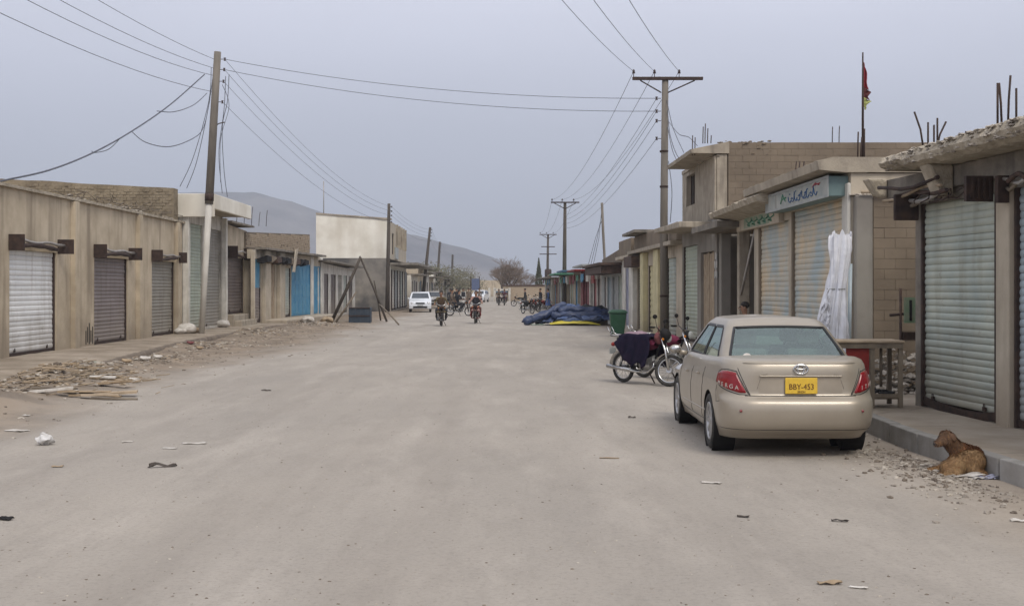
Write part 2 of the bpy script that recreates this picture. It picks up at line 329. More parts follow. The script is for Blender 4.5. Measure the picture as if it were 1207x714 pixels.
MOUNDS = [(-8.0, 16.6, 1.3, 2.0, .42), (-7.1, 20.2, 1.3, 1.6, .15), (-8.3, 22.2, 1.0, 2.8, .34), (-8.4, 27, .9, 3, .14), (-9.3, 34, .9, 3.5, .16), (-9.6, 44, 1.2, 4, .22), (-9.3, 53, 1.6, 4, .25),
          (3.9, 10.9, .8, 1.4, .05), (3.9, 44, 1.2, 4, .1), (4.3, 30, .6, 5, .07), (-7.5, 60, 2, 3, .2)]
def gz(x, y):
    if y < 2 or y > 75 or abs(x) > 16: return 0.
    h = .012 * noise.noise(Vector((x * .35, y * .25, 1))) + .005 * noise.noise(Vector((x * 1.3, y * 1.1, 5)))
    v = max(0, min(1, (-x - 4.6) / 2.5))
    h += v * (.022 * noise.noise(Vector((x * 1.1, y * .8, 9))) + .014 * noise.noise(Vector((x * 3, y * 2.6, 3))))
    for mx_, my, rx, ry, a in MOUNDS:
        d = ((x - mx_) / rx) ** 2 + ((y - my) / ry) ** 2
        if d < 5: h += a * math.exp(-d * 1.4) * (1 + .35 * noise.noise(Vector((x * 2.2, y * 2.2, 7))))
    return h
def ground():
    xs = [-2600, -1200, -500, -200, -80, -35, -20] + [-14 + .22 * i for i in range(101)] + [12, 20, 35, 80, 200, 500, 1200, 2600]
    ys = [-60, -20, -6] + [0 + .25 * i for i in range(260)] + [68, 74, 80, 95, 120, 150, 200, 300, 500, 900, 1500, 2300, 3000]
    mb = MB(); vs = [(x, y, gz(x, y)) for y in ys for x in xs]; w_ = len(xs)
    mb.add(vs, [(j * w_ + i, j * w_ + i + 1, (j + 1) * w_ + i + 1, (j + 1) * w_ + i) for j in range(len(ys) - 1) for i in range(w_ - 1)], 0, True)
    mb.build('ground', M['ground'], kind='structure')
ground()
# ------------------------------------------------------------------ hills
M['hill'] = mat('bare_rocky_hillside', (.21, .19, .19), (.10, .095, .11), .006, bump=.9, bsc=.016, dist=25, lo=.4, hi=.6)
def hills(name, y0, prof, depth, seed):
    """prof: (photo px, photo row) of the skyline; real terrain: a ridge with its slopes in front and behind"""
    def top(px):
        for (a, b), (c, d) in zip(prof, prof[1:]):
            if a <= px <= c: return b + (d - b) * (px - a) / (c - a)
        return prof[0][1] if px < prof[0][0] else prof[-1][1]
    def fn(u, v):
        px = prof[0][0] + (prof[-1][0] - prof[0][0]) * u; h = Z(top(px), y0) + 0
        x = X(px, y0); t = (v - .5) * 2; y = y0 + t * depth
        k = max(0, 1 - abs(t) ** 1.25)
        rid = fbm((x * .004, y * .004, seed), 1.3, 5)
        z = h * k * (1 + .22 * rid * (1 - k) * 2.2) + h * .012 * fbm((x * .03, y * .03, seed), 1, 3) * k
        return (x, y, max(z, -1) - (2 if k == 0 else 0))
    MB().grid(fn, 130, 40).build(name, M['hill'], kind='structure')
hills('hills', 2100, [(-900, 318), (-500, 270), (-200, 240), (60, 240), (180, 228), (262, 226), (300, 227), (345, 238), (400, 258), (450, 284), (500, 310), (540, 334), (570, 339)], 420, 2)
hills('hills', 1700, [(330, 338), (400, 300), (455, 272), (490, 277), (520, 286), (550, 293), (580, 303), (610, 317), (650, 331), (690, 339)], 300, 5)
hills('hills', 2500, [(560, 338), (640, 333), (760, 330), (900, 326), (1100, 328), (1400, 322), (1900, 330), (2300, 339)], 350, 8)
# ------------------------------------------------------------------ pavements
def pavement():
    # right: top sheet with a kerb of separate stones along its edge
    ke = [(4.75, 6.0), (4.62, 8.0), (4.50, 10.0), (4.40, 11.0), (4.30, 12.5), (4.28, 13.6), (4.33, 15), (4.36, 17), (4.34, 20), (4.25, 26), (4.15, 34), (4.05, 42)]
    zt = .22
    root = MB(); n = len(ke)
    vs = [(x + .14, y, zt - .012) for x, y in ke] + [(x + .14, y, -.1) for x, y in ke] + [(13, y, zt - .012) for x, y in ke]
    root.add(vs, [(i, 2 * n + i, 2 * n + i + 1, i + 1) for i in range(n - 1)] + [(i, i + 1, n + i + 1, n + i) for i in range(n - 1)])
    p = root.build('pavement', M['pavement'], kind='structure')
    # walk along the edge, one stone every 0.9 m
    pts = []; 
    for (x0, y0), (x1, y1) in zip(ke, ke[1:]):
        L_ = math.hypot(x1 - x0, y1 - y0); k = max(1, int(L_ / .1))
        pts += [(x0 + (x1 - x0) * i / k, y0 + (y1 - y0) * i / k) for i in range(k)]
    st = MB((0, 0, 0)); st.box((-.44, -.07, -.34), (.44, .07, 0)); me = st.mesh('kerb_stone', M['kerb'])
    i = 3
    while i < len(pts) - 9:
        (x0, y0), (x1, y1) = pts[i], pts[min(i + 9, len(pts) - 1)]; a = math.atan2(y1 - y0, x1 - x0)
        if y0 > 33: break
        o = inst(me, 'kerb_stone', p, ((x0 + x1) / 2 + .07, (y0 + y1) / 2, zt + random.uniform(-.006, .006)), a + random.uniform(-.008, .008)); bevel(o, .012, 2); i += 9
    # left: an uneven raised strip of trodden concrete and earth
    ke = [(-8.3, 8), (-8.55, 14), (-8.72, 20.2), (-8.72, 25.7), (-9.3, 31), (-9.65, 34.7), (-9.8, 40), (-9.95, 49.6), (-9.5, 52)]
    def edge(y):
        for (a, b), (c, d) in zip(ke, ke[1:]):
            if b <= y <= d: return a + (c - a) * (y - b) / (d - b)
        return ke[-1][0]
    def fn(u, v):
        y = 8 + 44 * v; xe = edge(y) + .07 * noise.noise(Vector((0, y * .9, 4))) + .03 * noise.noise(Vector((0, y * 4, 4)))
        prof = [(0, -.05), (.02, .1), (.06, .165), (.14, .19), (.5, .205), (1.5, .21), (5.0, .22)]
        k = u * 6; i = min(5, int(k)); t = k - i; d = prof[i][0] + (prof[i + 1][0] - prof[i][0]) * t; z = prof[i][1] + (prof[i + 1][1] - prof[i][1]) * t
        return (xe - d, y, z + .012 * noise.noise(Vector((d * 3, y * 2, 0))))
    mb = MB(); mb.grid(fn, 12, 260); mb.m = [1 if (k % 12) < 5 else 0 for k in range(len(mb.m))]; mb.build('pavement', [M['dirtpave'], M['dirt']], kind='structure')  # kerb-side faces in a darker earth tone, kerb shade painted into the colour
M['dirtpave'] = mat('earth_covered_pavement', (.36, .30, .235), (.22, .178, .13), 1.0, bump=.8, bsc=16, dist=.03, lo=.35, hi=.6)
pavement()

# ------------------------------------------------------------------ shop fronts
SL = {}
def slat_mesh(m, side, hs):
    k = (m.name, side, round(hs, 4))
    if k not in SL:
        s = -1 if side == 'L' else 1; mb = MB(); pr = [(0, 0), (.006, .12), (.0125, .38), (.011, .68), (.003, .93), (-.004, 1)]
        vs = [(x, s * d, h * hs) for x in (-.5, .5) for d, h in pr]; n = len(pr)
        mb.add(vs, [(i, n + i, n + i + 1, i + 1) for i in range(n - 1)], 0, True); SL[k] = mb.mesh('slat', m)
    return SL[k]
def shutter(fr, side, parent, off, u0, u1, z0, z1, m, hs=.095, d=-.07, slats=True, frame=None, plates=False, label=None, sagb=0, dent=.004):
    off = Vector(off); fm = frame or M['steel_dk']; mb = MB(off)
    mb.fbox(fr, u0, u0 + .05, d - .03, d + .05, z0, z1); mb.fbox(fr, u1 - .05, u1, d - .03, d + .05, z0, z1)
    if sagb:                                   # bent bottom rail
        nn = 8; prev = None
        for i in range(nn):
            ua, ub = u0 + .05 + (u1 - u0 - .1) * i / nn, u0 + .05 + (u1 - u0 - .1) * (i + 1) / nn
            za, zb_ = [z0 + .03 - sagb * math.sin(math.pi * ((x - u0) / (u1 - u0)) ** .8) for x in (ua, ub)]
            mb.fbox(fr, ua, ub, d - .02, d + .035, za, za + .1, 0, zb_, zb_ + .1)
    else: mb.fbox(fr, u0 + .05, u1 - .05, d - .02, d + .035, z0 + .01, z0 + .085)
    sh = mb.build('shutter', [fm], parent)
    if label: sh['label'] = label
    zb = z0 + .085; n = int((z1 - zb) / hs); hs = (z1 - zb) / n
    if slats and u1 - u0 > 1.2:
        for q_ in (.16, .84):
            mb = MB(off); uq = u0 + (u1 - u0) * q_; mb.fbox(fr, uq - .03, uq + .03, d + .02, d + .045, z0 + .10, z0 + .15); mb.tube([fr.p(uq - .02, d + .035, z0 + .15), fr.p(uq - .018, d + .035, z0 + .185), fr.p(uq + .018, d + .035, z0 + .185), fr.p(uq + .02, d + .035, z0 + .15)], .006, 5); mb.build('padlock', M['steel_dk'], sh)
    if slats:
        me = slat_mesh(m, side, hs)
        for i in range(n):
            c = fr.p((u0 + u1) / 2, d + random.uniform(-dent, dent), zb + i * hs) - off
            inst(me, 'slat', sh, c, fr.rz + random.uniform(-.003, .003), (u1 - u0 - .1, 1, 1))
    else:
        mb = MB(off); pr = [(0, 0), (.02, .4), (.012, .8), (0, 1)]; P = [(fr.p(u, d + a, zb + (i + h) * hs)) for u in (u0 + .05, u1 - .05) for i in range(n) for a, h in pr]; k = n * 4
        mb.add(P, [(i, k + i, k + i + 1, i + 1) for i in range(k - 1)]); mb.build('slats', m, sh, kind='stuff')
    if plates:
        for k_, ua in enumerate(plates[:2]):
            mb = MB(off); mb.fbox(fr, ua, ua + .035, 0.003, plates[2] * (1 + .12 * k_), z1 - plates[4], z1 - plates[4] + plates[3]); bevel(mb.build('end_plate', fm, sh), .008, 1)
        mb = MB(off); a, b = plates[0] + .04, plates[1]
        k = 7; pts = [fr.p(a + (b - a) * i / k, .16 + .02 * math.sin(i * 2.1), z1 - plates[4] + plates[3] * (.62 + .07 * math.sin(i * 1.7))) for i in range(k + 1)]
        mb.tube(pts, .035, 7); mb.build('roller_pipe', M['galv'], sh)
        mb = MB(off); k = 9; pts = [fr.p(a + (b - a) * (i / k), .12 + .04 * math.sin(i * 3.1), z1 - plates[4] + plates[3] * (.35 + .18 * math.sin(i * 2.3 + 1))) for i in range(k + 1)]
        mb.tube([fr.p(a + (b - a) * t, .15 + .02 * math.sin(5 * t + a), z1 + .07 + .05 * math.sin(4 * t + a)) for t in (0, .15, .3, .45, .6, .75, .9)], [.05, .06, .045, .07, .05, .065, .03], 7); mb.build('spring', M['steel_dk'], sh)
    return sh
def door(fr, side, parent, off, u0, u1, z0, z1, m, d=-.08, leaves=2, name='door', frame=None):
    off = Vector(off); mb = MB(off); w_ = .05
    mb.fbox(fr, u0, u0 + w_, d - .03, d + .04, z0, z1); mb.fbox(fr, u1 - w_, u1, d - .03, d + .04, z0, z1); mb.fbox(fr, u0 + w_, u1 - w_, d - .03, d + .04, z1 - w_, z1)
    o = mb.build(name, frame or m, parent); a, b = u0 + w_, u1 - w_; n = leaves
    for i in range(n):
        ua, ub = a + (b - a) * i / n + .01, a + (b - a) * (i + 1) / n - .01
        mb = MB(off); mb.fbox(fr, ua, ub, d - .03, d - .008, z0 + .02, z1 - w_)
        for k in range(3): mb.fbox(fr, ua + .05, ub - .05, d - .0079, d + .008, z0 + .1 + (z1 - z0) * .32 * k, z0 + (z1 - z0) * (.32 * k + .28))
        mb.build('door_leaf', m, o)
    return o
def planks(fr, parent, off, u0, u1, z0, z1, m, w_=.14, d=-.08, name='plank'):
    off = Vector(off); u = u0
    while u < u1 - .03:
        ub = min(u1, u + w_ * random.uniform(.85, 1.15)); mb = MB(off); mb.fbox(fr, u + .006, ub - .006, d - .02, d + random.uniform(0, .02), z0, z1 + random.uniform(-.06, 0)); mb.build(name, m, parent); u = ub
def row(name, label, cat, a, b, side, zr, depth, wall, bays, zb=0., slab=None, group=None, thick=.25, zr2=None, parapet=0, lintel_mat=None, body=True):
    """a block of shops: bays = (u0, u1, z0, z1, kind, material, options)"""
    fr = Fr(a, b, side); off = Vector((a[0], a[1], 0)); root = thing(name, label, cat, off, 0, group); zr2 = zr2 or zr
    zz = lambda u: zr + (zr2 - zr) * u / fr.L
    mb = MB(off); u = 0
    for q in sorted(bays, key=lambda q: q[0]):
        u0, u1, z0, z1 = q[:4]
        if u0 > u + .001: mb.fbox(fr, u, u0, -thick, 0, zb - .3, zz(u), 0, zb - .3, zz(u0))
        mb.fbox(fr, u0, u1, -thick, 0, z1, zz(u0), 0, z1, zz(u1))
        if z0 > zb + .001: mb.fbox(fr, u0, u1, -thick, 0, zb - .3, z0)
        u = u1
    if u < fr.L - .001: mb.fbox(fr, u, fr.L, -thick, 0, zb - .3, zz(u), 0, zb - .3, zz(fr.L))
    wl = mb.build('wall', wall, root)
    if body:
        mb = MB(off)
        mb.fbox(fr, 0, .2, -depth, -thick - .001, zb - .3, zr - .01); mb.fbox(fr, fr.L - .2, fr.L, -depth, -thick - .001, zb - .3, zr2 - .01)
        mb.fbox(fr, .2, fr.L - .2, -depth, -depth + .2, zb - .3, zr - .01, 0, zb - .3, zr2 - .01); mb.fbox(fr, .21, fr.L - .21, -depth + .21, -thick - .002, min(zr, zr2) - .22, min(zr, zr2) - .1)
        mb.build('wall', wall, root)
        mb = MB(off); mb.fbox(fr, .05, fr.L - .05, -thick - 1.2, -thick - 1.0, zb - .3, min(zr, zr2) - .25); mb.build('partition', M['void'], root)
    for q in bays:
        u0, u1, z0, z1, kind, m = q[:6]; o = q[6] if len(q) > 6 else {}
        if kind == 'S': shutter(fr, side, root, off, u0, u1, z0, z1, m, **o)
        elif kind == 's': shutter(fr, side, root, off, u0, u1, z0, z1, m, slats=False, **o)
        elif kind == 'D': door(fr, side, root, off, u0, u1, z0, z1, m, **o)
        elif kind == 'P': planks(fr, root, off, u0, u1, z0, z1, m, **o)
    if slab:                                  # (overhang, z0, z1, material, u0, u1, rough)
        for ov, s0, s1, m, ua, ub in slab:
            mb = MB(off); nn = max(2, int((ub - ua) / .35))
            for s_ in (0,):
                def sf(i, j):
                    pass
            k = max(4, int((ub - ua) / .12)); ring = []
            vs = []; fs = []
            for i in range(k + 1):
                uu = ua + (ub - ua) * i / k; e_ = .02 * noise.noise(Vector((uu * 5, s0, 1)))
                for dd, z_ in ((-depth * .98, s0), (ov + e_, s0 + .012 * noise.noise(Vector((uu * 7, 2, s0)))), (ov + e_ * .6, s1 + .015 * noise.noise(Vector((uu * 6, 5, s1)))), (-depth * .98, s1)): vs.append(fr.p(uu, dd, z_))
            for i in range(k):
                for j in range(4): fs.append((i * 4 + j, i * 4 + (j + 1) % 4, i * 4 + 4 + (j + 1) % 4, i * 4 + 4 + j))
            fs += [(0, 3, 2, 1), (k * 4, k * 4 + 1, k * 4 + 2, k * 4 + 3)]
            mb.add(vs, fs); mb.build('roof_slab', m, root)
    return root, fr, off
def rebars(root, off, pts, name='rebar'):
    for x, y, z0, h, lx, ly in pts:
        mb = MB(off); mb.tube([(x, y, z0), (x + lx * .35, y + ly * .4, z0 + h * .55), (x + lx, y + ly, z0 + h)], .013, 5); mb.build(name, M['steel_dk'], root)
def blocks(parent, off, P, nu, nz, bw, bh, m, uo=0, name='block', skip=None, depth=.05, joint=.012):
    """P(u, z) -> (point, angle about z, outward normal); one shared block mesh, half-bond courses"""
    mb = MB(); g = joint / 2; mb.box((g, -depth, g), (bw - g, .012, bh - g)); me = mb.mesh(name, m)
    mbh = MB(); mbh.box((g, -depth, g), (bw / 2 - g, .012, bh - g)); meh = mbh.mesh(name, m)
    for j in range(nz):
        u = 0
        if j % 2: P2 = P(0, j * bh); o = inst(meh, name, parent, P2[0] - off + P2[2] * random.uniform(-.004, .004), P2[1]); u = bw / 2
        while u < nu * bw - .01:
            if u + bw > nu * bw + .01: mm = meh
            else: mm = me
            if not (skip and skip(u, j * bh)):
                p, a, nn = P(u, j * bh); inst(mm, name, parent, p - off + nn * random.uniform(-.004, .004), a)
            u += bw
# ------------------------------------------------------------------ LEFT SIDE
kx = -.01464
def LZ(px, c=-10.80): return -c / ((CX - px) / F + kx)      # distance at which the sight line meets the left facade line
A0, A1 = 14.0, 41.05
frA = Fr((-10.8 + kx * A0, A0), (-10.8 + kx * A1, A1), 'L')
def ua(px): return frA.u_at_px(px)
bays = []
for (pa, pb, zt, m, n, pl) in ((11, 67, 2.62, 'sh_white', .112, (11, 69)), (111, 151, 2.6, 'sh_mauve', .105, (112, 150)), (179, 206, 2.62, 'sh_greige', .105, (179, 206))):
    u0, u1 = ua(pa), ua(pb); w_ = u1 - u0
    bays.append((u0, u1, .2, zt, 'S', M[m], dict(hs=n, d=-.10, plates=(u0 - .06, u1 + .03, .36, .36, .03), dent=.006)))
u9 = ua(8) - 3.6
bays.append((u9, u9 + 2.7, .2, 2.62, 's', M['sh_greige'], dict(d=-.10)))
rootA, frA, offA = row('shop_row', 'long low stained tan building with three separate roller shutters at the left edge', 'shop building', (-10.8 + kx * A0, A0), (-10.8 + kx * A1, A1), 'L', 3.98, 7, M['plaster'], bays,
    slab=[(.10, 3.982, 4.05, M['slab'], 0, A1 - A0)])
for px in (83, 160, 205.5):
    u = ua(px); mb = MB(offA); mb.fbox(frA, u, u + .30, .002, .13, .2, 3.96); mb.build('pilaster', M['plaster'], rootA)
mb = MB(offA)
for k in range(5): mb.fbox(frA, ua(100) + .05 + k * .13, ua(100) + .10 + k * .13, .002, .008, .26 + .05 * (k % 2), .62 + .1 * ((k * 7) % 3))
mb.build('paint_drips', M['black'], rootA, kind='stuff')
# rubble, straw and mud lumps on the roof
mb = MB(offA)
for i in range(420):
    u = ua(60) + random.random() ** .8 * (27 - ua(60)); d = -random.uniform(-.02, 1.3); mb.rock(frA.p(u, d, 4.07 + .12 * max(0, noise.noise(Vector((u * .7, d, 0))))), random.uniform(.03, .13), random.randint(0, 1))
for i in range(130):
    u = ua(90) + random.random() * (27 - ua(90)); p = frA.p(u, -random.uniform(0, 1), 4.08 + random.uniform(0, .25)); q = p + Vector((random.uniform(-.4, .4), random.uniform(-.4, .4), random.uniform(-.1, .18))); mb.tube([p, q], .012, 4, 2)
mb.build('roof_rubble', [M['mud'], M['stone'], M['wood_grey']], rootA, kind='stuff')
# ---- the mud-brick parapet block standing behind that roof
ym = 40.2
mw = thing('mud_brick_wall', 'rough brown mud brick wall rising behind the low roof at left', 'wall', (-13, ym + .5, 0))
off = Vector((-13, ym + .5, 0)); mb = MB(off)
zt = lambda x: 5.12 + .055 * (-11.5 - x) + .05 * noise.noise(Vector((x * .8, 0, 3)))
xs = [-11.45 - .45 * i for i in range(20)]
for x0, x1 in zip(xs, xs[1:]):
    mb.hexa([(x1, ym, 0), (x0, ym, 0), (x0, ym + .5, 0), (x1, ym + .5, 0), (x1, ym, zt(x1)), (x0, ym, zt(x0)), (x0, ym + .5, zt(x0)), (x1, ym + .5, zt(x1))])
mb.build('wall', M['mud'], mw)
mb = MB(off); z = 3.95; j = 0
while z < 5.6:
    x = -11.5 - .11 * (j % 2)
    while x > -19.5:
        if z + .1 < zt(x) - .02 and random.random() > .06:
            d_ = random.uniform(0, .035); mb.box((x - .21, ym - d_, z + .006), (x - .008, ym - .001, z + .088))
        x -= .22
    z += .095; j += 1
mb.build('bricks', M['mud'], mw, kind='stuff')
# ---- B: taller painted shop with projecting canopy
B0, B1 = 41.1, 47.2
frB = Fr((-10.8 + kx * B0, B0), (-10.8 + kx * B1, B1), 'L'); ub = frB.u_at_px
rootB, frB, offB = row('corner_shop', 'taller whitewashed shop with two tall pale green shutters under a deep canopy', 'shop building', (-10.8 + kx * B0, B0), (-10.8 + kx * B1, B1), 'L', 4.72, 6, M['white'],
    [(ub(221), ub(239), .22, 4.05, 'S', M['sh_green'], dict(hs=.12, frame=M['white'])), (ub(241.5), ub(261), .22, 4.0, 'S', M['sh_greige'], dict(hs=.12, frame=M['white']))])
mb = MB(offB); mb.fbox(frB, -.02, 6.05, -.9, 1.0, 4.55, 4.72); bevel(mb.build('canopy', M['concrete'], rootB), .02, 1)
mb = MB(offB); mb.fbox(frB, -.05, 6.1, 1.001, 1.13, 4.48, 5.0); mb.fbox(frB, -.16, -.051, -.5, 1.13, 4.20, 5.0); bevel(mb.build('fascia', M['cream'], rootB), .015, 1)
for q_ in (-.03, 5.75): mb = MB(offB); mb.fbox(frB, q_, q_ + .25, .001, .22, .1, 4.5); bevel(mb.build('pilaster', M['white'], rootB), .02, 1)
# ---- C: narrow shop with a brown shutter above a stepped plinth
C0, C1 = 47.25, 51.6
frC = Fr((-10.8 + kx * C0, C0), (-10.75 + kx * C1, C1), 'L'); uc = frC.u_at_px
rootC, frC, offC = row('narrow_shop', 'narrow weathered shop with a brown ribbed shutter beside the tall shop', 'shop building', (-10.8 + kx * C0, C0), (-10.75 + kx * C1, C1), 'L', 4.35, 6, M['plaster'],
    [(uc(268.5), uc(287), .68, 3.0, 'S', M['sh_brown'], dict(hs=.13, plates=(uc(268.5) - .05, uc(287) + .03, .42, .5, .05)))], slab=[(.35, 4.352, 4.43, M['concrete_dk'], 0, 4.2)], zr2=4.2)
for k in range(3):
    mb = MB(offC); mb.fbox(frC, .5, 3.6 - .2 * k, .001 + .32 * (2 - k), .32 * (3 - k), .1, .22 * (k + 1)); bevel(mb.build('step', M['concrete'], rootC), .02, 1)
rebars(rootC, offC, [(-11.6 + .25 * i, 50 + .3 * i, 4.4, .6 + .1 * (i % 3), .05, .02) for i in range(5)])
# ---- D: brick-topped shops with blue doors
frD = Fr((-11.0, 51.0), (-10.45, 64.0), 'L'); ud = frD.u_at_px
pz = .36
bays = [(ud(298), ud(307.5), .25, 3.0, 'V', None), (ud(317), ud(324.5), pz, 2.95, 'P', M['wood_tan'], dict(w_=.2)),
        (ud(335), ud(342.5), pz, 2.7, 'S', M['sh_sage'], dict(hs=.13)), (ud(343.5), ud(365.5), pz, 2.95, 'D', M['bluedoor'], dict(leaves=5, d=-.03)), (ud(369.5), ud(377), pz, 2.9, 'D', M['bluedoor'], dict(leaves=2, d=-.03))]
rootD, frD, offD = row('brick_shop_row', 'shops with turquoise blue doors under a tan brick parapet', 'shop building', (-11.0, 51.0), (-10.45, 64.0), 'L', 3.4, 6, M['plaster2'], bays, slab=[(.45, 3.402, 3.5, M['concrete_dk'], 0, 13.0)])
u0, u1 = bays[0][:2]
shutter(frD, 'L', rootD, offD, u0, u1, .25, 1.75, M['sh_mauve'], hs=.12)
mb = MB(offD); mb.fbox(frD, u0, u1, -.1, -.06, 1.76, 3.0); mb.build('painted_panel', M['bluedoor'], rootD)
mb = MB(offD); mb.fbox(frD, .01, 13.0, -.7, -.45, 3.5, 4.15, 0, 3.5, 4.62); mb.build('parapet', M['mortar'], rootD)
mb = MB(offD); j = 0
for j in range(13):
    z = 3.51 + j * .085; u = .0 + .12 * (j % 2)
    while u < 12.8:
        if z + .08 < 4.13 + (4.6 - 4.13) * u / 13 and random.random() > .03: mb.fbox(frD, u + .008, u + .232, -.449, -.449 + random.uniform(.015, .04), z + .007, z + .078)
        u += .24
mb.build('bricks', M['brick'], rootD, kind='stuff')
for k, (pa, pb, m) in enumerate(((288.5, 296, 'plaster2'), (308.5, 315, 'plaster2'), (326, 332, 'plaster2'), (366, 369, 'white'), (377.5, 380, 'white'))):
    mb = MB(offD); mb.fbox(frD, max(ud(pa), -.9), ud(pb), .001, .18 if k < 3 else .04, .05, 3.39 if k else 3.3); bevel(mb.build('pilaster', M[m], rootD), .02, 1)
mb = MB(offD); mb.fbox(frD, ud(309), 13.0, .0012, 1.1, -.1, pz - .01); bevel(mb.build('plinth', M['plaster2'], rootD), .03, 1)
for k in range(9):                                   # sagging awning scraps and boards under the lintel
    u = ud(300) + k * .95; mb = MB(offD); p = frD.p
    mb.hexa([p(u, .1, 2.85 + .1 * (k % 3)), p(u + .8, .1, 2.8), p(u + .8, .55, 2.9 + .15 * (k % 2)), p(u, .55, 2.85), p(u, .1, 3.0 + .1 * (k % 2)), p(u + .8, .1, 3.0), p(u + .8, .55, 3.1), p(u, .55, 3.15)])
    mb.build('awning_scrap', M[('black', 'wood_grey', 'rust', 'black')[k % 4]], rootD)
mb = MB(offD); p = frD.p; u = ud(332); mb.hexa([p(u, .5, 2.5), p(u + .45, .5, 2.5), p(u + .45, .54, 2.5), p(u, .54, 2.5), p(u + .35, .56, 3.55), p(u + .85, .56, 3.6), p(u + .85, .6, 3.6), p(u + .35, .6, 3.55)]); mb.build('leaning_board', M['plaster2'], rootD)
# ---- F: small white-pillared shops
frE = Fr((-10.45, 64.05), (-11.1, 84.0), 'L'); ue = frE.u_at_px
bays = []
for pa, pb, m, kd in ((382, 387, 'sh_brown', 's'), (390, 396, 'sh_brown', 'D'), (398.5, 403, 'void', 'V'), (405, 409, 'sh_sage', 's'), (411, 415.5, 'sh_brown', 'D')):
    bays.append((ue(pa), ue(pb), .15, 2.55, kd, M[m]))
rootF, frE, offE = row('small_shop_row', 'low row of shops with white pillars and dark doorways before the big cream block', 'shop building', (-10.45, 64.05), (-11.1, 84.0), 'L', 3.15, 5, M['white'], bays, slab=[(.7, 3.152, 3.25, M['concrete_dk'], 0, 19.9)], zr2=3.0)
# ---- E: big cream two-storey block
y0 = 88.0; xc = X(459.5, y0); xl = X(372.5, y0)
off = Vector((xc, y0, 0)); rootG = thing('cream_building', 'large two storey cream rendered building on the left with blank side wall', 'building', off)
mb = MB(off); x415 = X(414, y0)
mb.box((xl, y0, 3.95), (xc, y0 + .3, 6.75)); mb.build('wall', M['cream'], rootG)
mb = MB(off); mb.box((xl, y0 - .06, -.2), (xc, y0 + .3, 3.94)); mb.build('wall', M['soot'], rootG)
mb = MB(off); mb.hexa([(xl, y0, 6.751), (xc, y0, 6.751), (xc, y0 + .3, 6.751), (xl, y0 + .3, 6.751), (xl, y0, 7.2), (xc, y0, 6.76), (xc, y0 + .3, 6.76), (xl, y0 + .3, 7.2)]); mb.build('parapet', M['cream'], rootG)
mb = MB(off); mb.hexa([(xl, y0 - .08, 7.2), (xc + .1, y0 - .08, 6.78), (xc + .1, y0 + .5, 6.78), (xl, y0 + .5, 7.2), (xl, y0 - .08, 7.3), (xc + .1, y0 - .08, 6.9), (xc + .1, y0 + .5, 6.9), (xl, y0 + .5, 7.3)]); mb.build('coping', M['concrete'], rootG)
frG = Fr((xc, y0 + .31), (xc - .25, 105.0), 'L')
for ua_, ub_, z0_, z1_ in ((0, 1.6, 3.9, 6.7), (1.6, 3.4, 3.9, 4.3), (1.6, 3.4, 5.9, 6.7), (3.4, 16, 3.9, 6.7)):
    mb = MB(off); mb.fbox(frG, ua_, ub_, -.3, 0, z0_, z1_); mb.build('wall', M['plaster2'], rootG)
mb = MB(off); mb.fbox(frG, 1.6, 3.4, -.2, -.15, 4.3, 5.9); wn = mb.build('window', M['void'], rootG)
for k in range(4):
    mb = MB(off); mb.fbox(frG, 1.62 + k * .58, 1.68 + k * .58, -.14, -.08, 4.32, 5.88); mb.build('window_bar', M['steel_dk'], wn)
mb = MB(off); mb.fbox(frG, 3.7, 6.5, .01, .1, 4.0, 4.9); mb.build('wall_panel', M['silver'], rootG)
for k in range(5): 
    mb = MB(off); mb.fbox(frG, 5 + k * 2.2, 5.25 + k * 2.2, .002, .18, 4.9, 6.7); mb.build('pilaster', M['concrete'], rootG)
mb = MB(off); mb.fbox(frG, -.2, 16.5, -.3, 2.1, 3.45, 3.62); mb.build('canopy', M['concrete_dk'], rootG)
mb = MB(off); mb.fbox(frG, -.2, 16, -.3, .001, -.2, 3.44); mb.build('wall', M['cream'], rootG)
for k in range(6): shutter(frG, 'L', rootG, off, .4 + k * 2.6, 2.6 + k * 2.6, .1, 3.1, M[('white', 'silver', 'white', 'sh_sage', 'cream', 'silver')[k]], d=.06, slats=False, hs=.2)
mb = MB(off); mb.box((xl, y0 + 15.5, -.2), (xc - .3, y0 + 15.8, 6.7)); mb.box((xl, y0 + .3, -.2), (xl + .3, y0 + 15.5, 6.7)); mb.box((xl, y0 + .3, 6.3), (xc - .3, y0 + 15.5, 6.5)); mb.build('wall', M['cream'], rootG)
mb = MB(off); mb.tube([(X(380, y0) , y0 + .6, 7.2), (X(380, y0), y0 + .6, 9.7)], .035, 5); mb.build('mast', M['galv'], rootG)
mb = MB(off)
for i in range(60): mb.rock((random.uniform(xl, xc - 2), y0 + random.uniform(.2, 1.2), 7.05 - .4 * random.random()), random.uniform(.05, .25))
mb.build('roof_rubble', [M['bluedk']], rootG, kind='stuff')
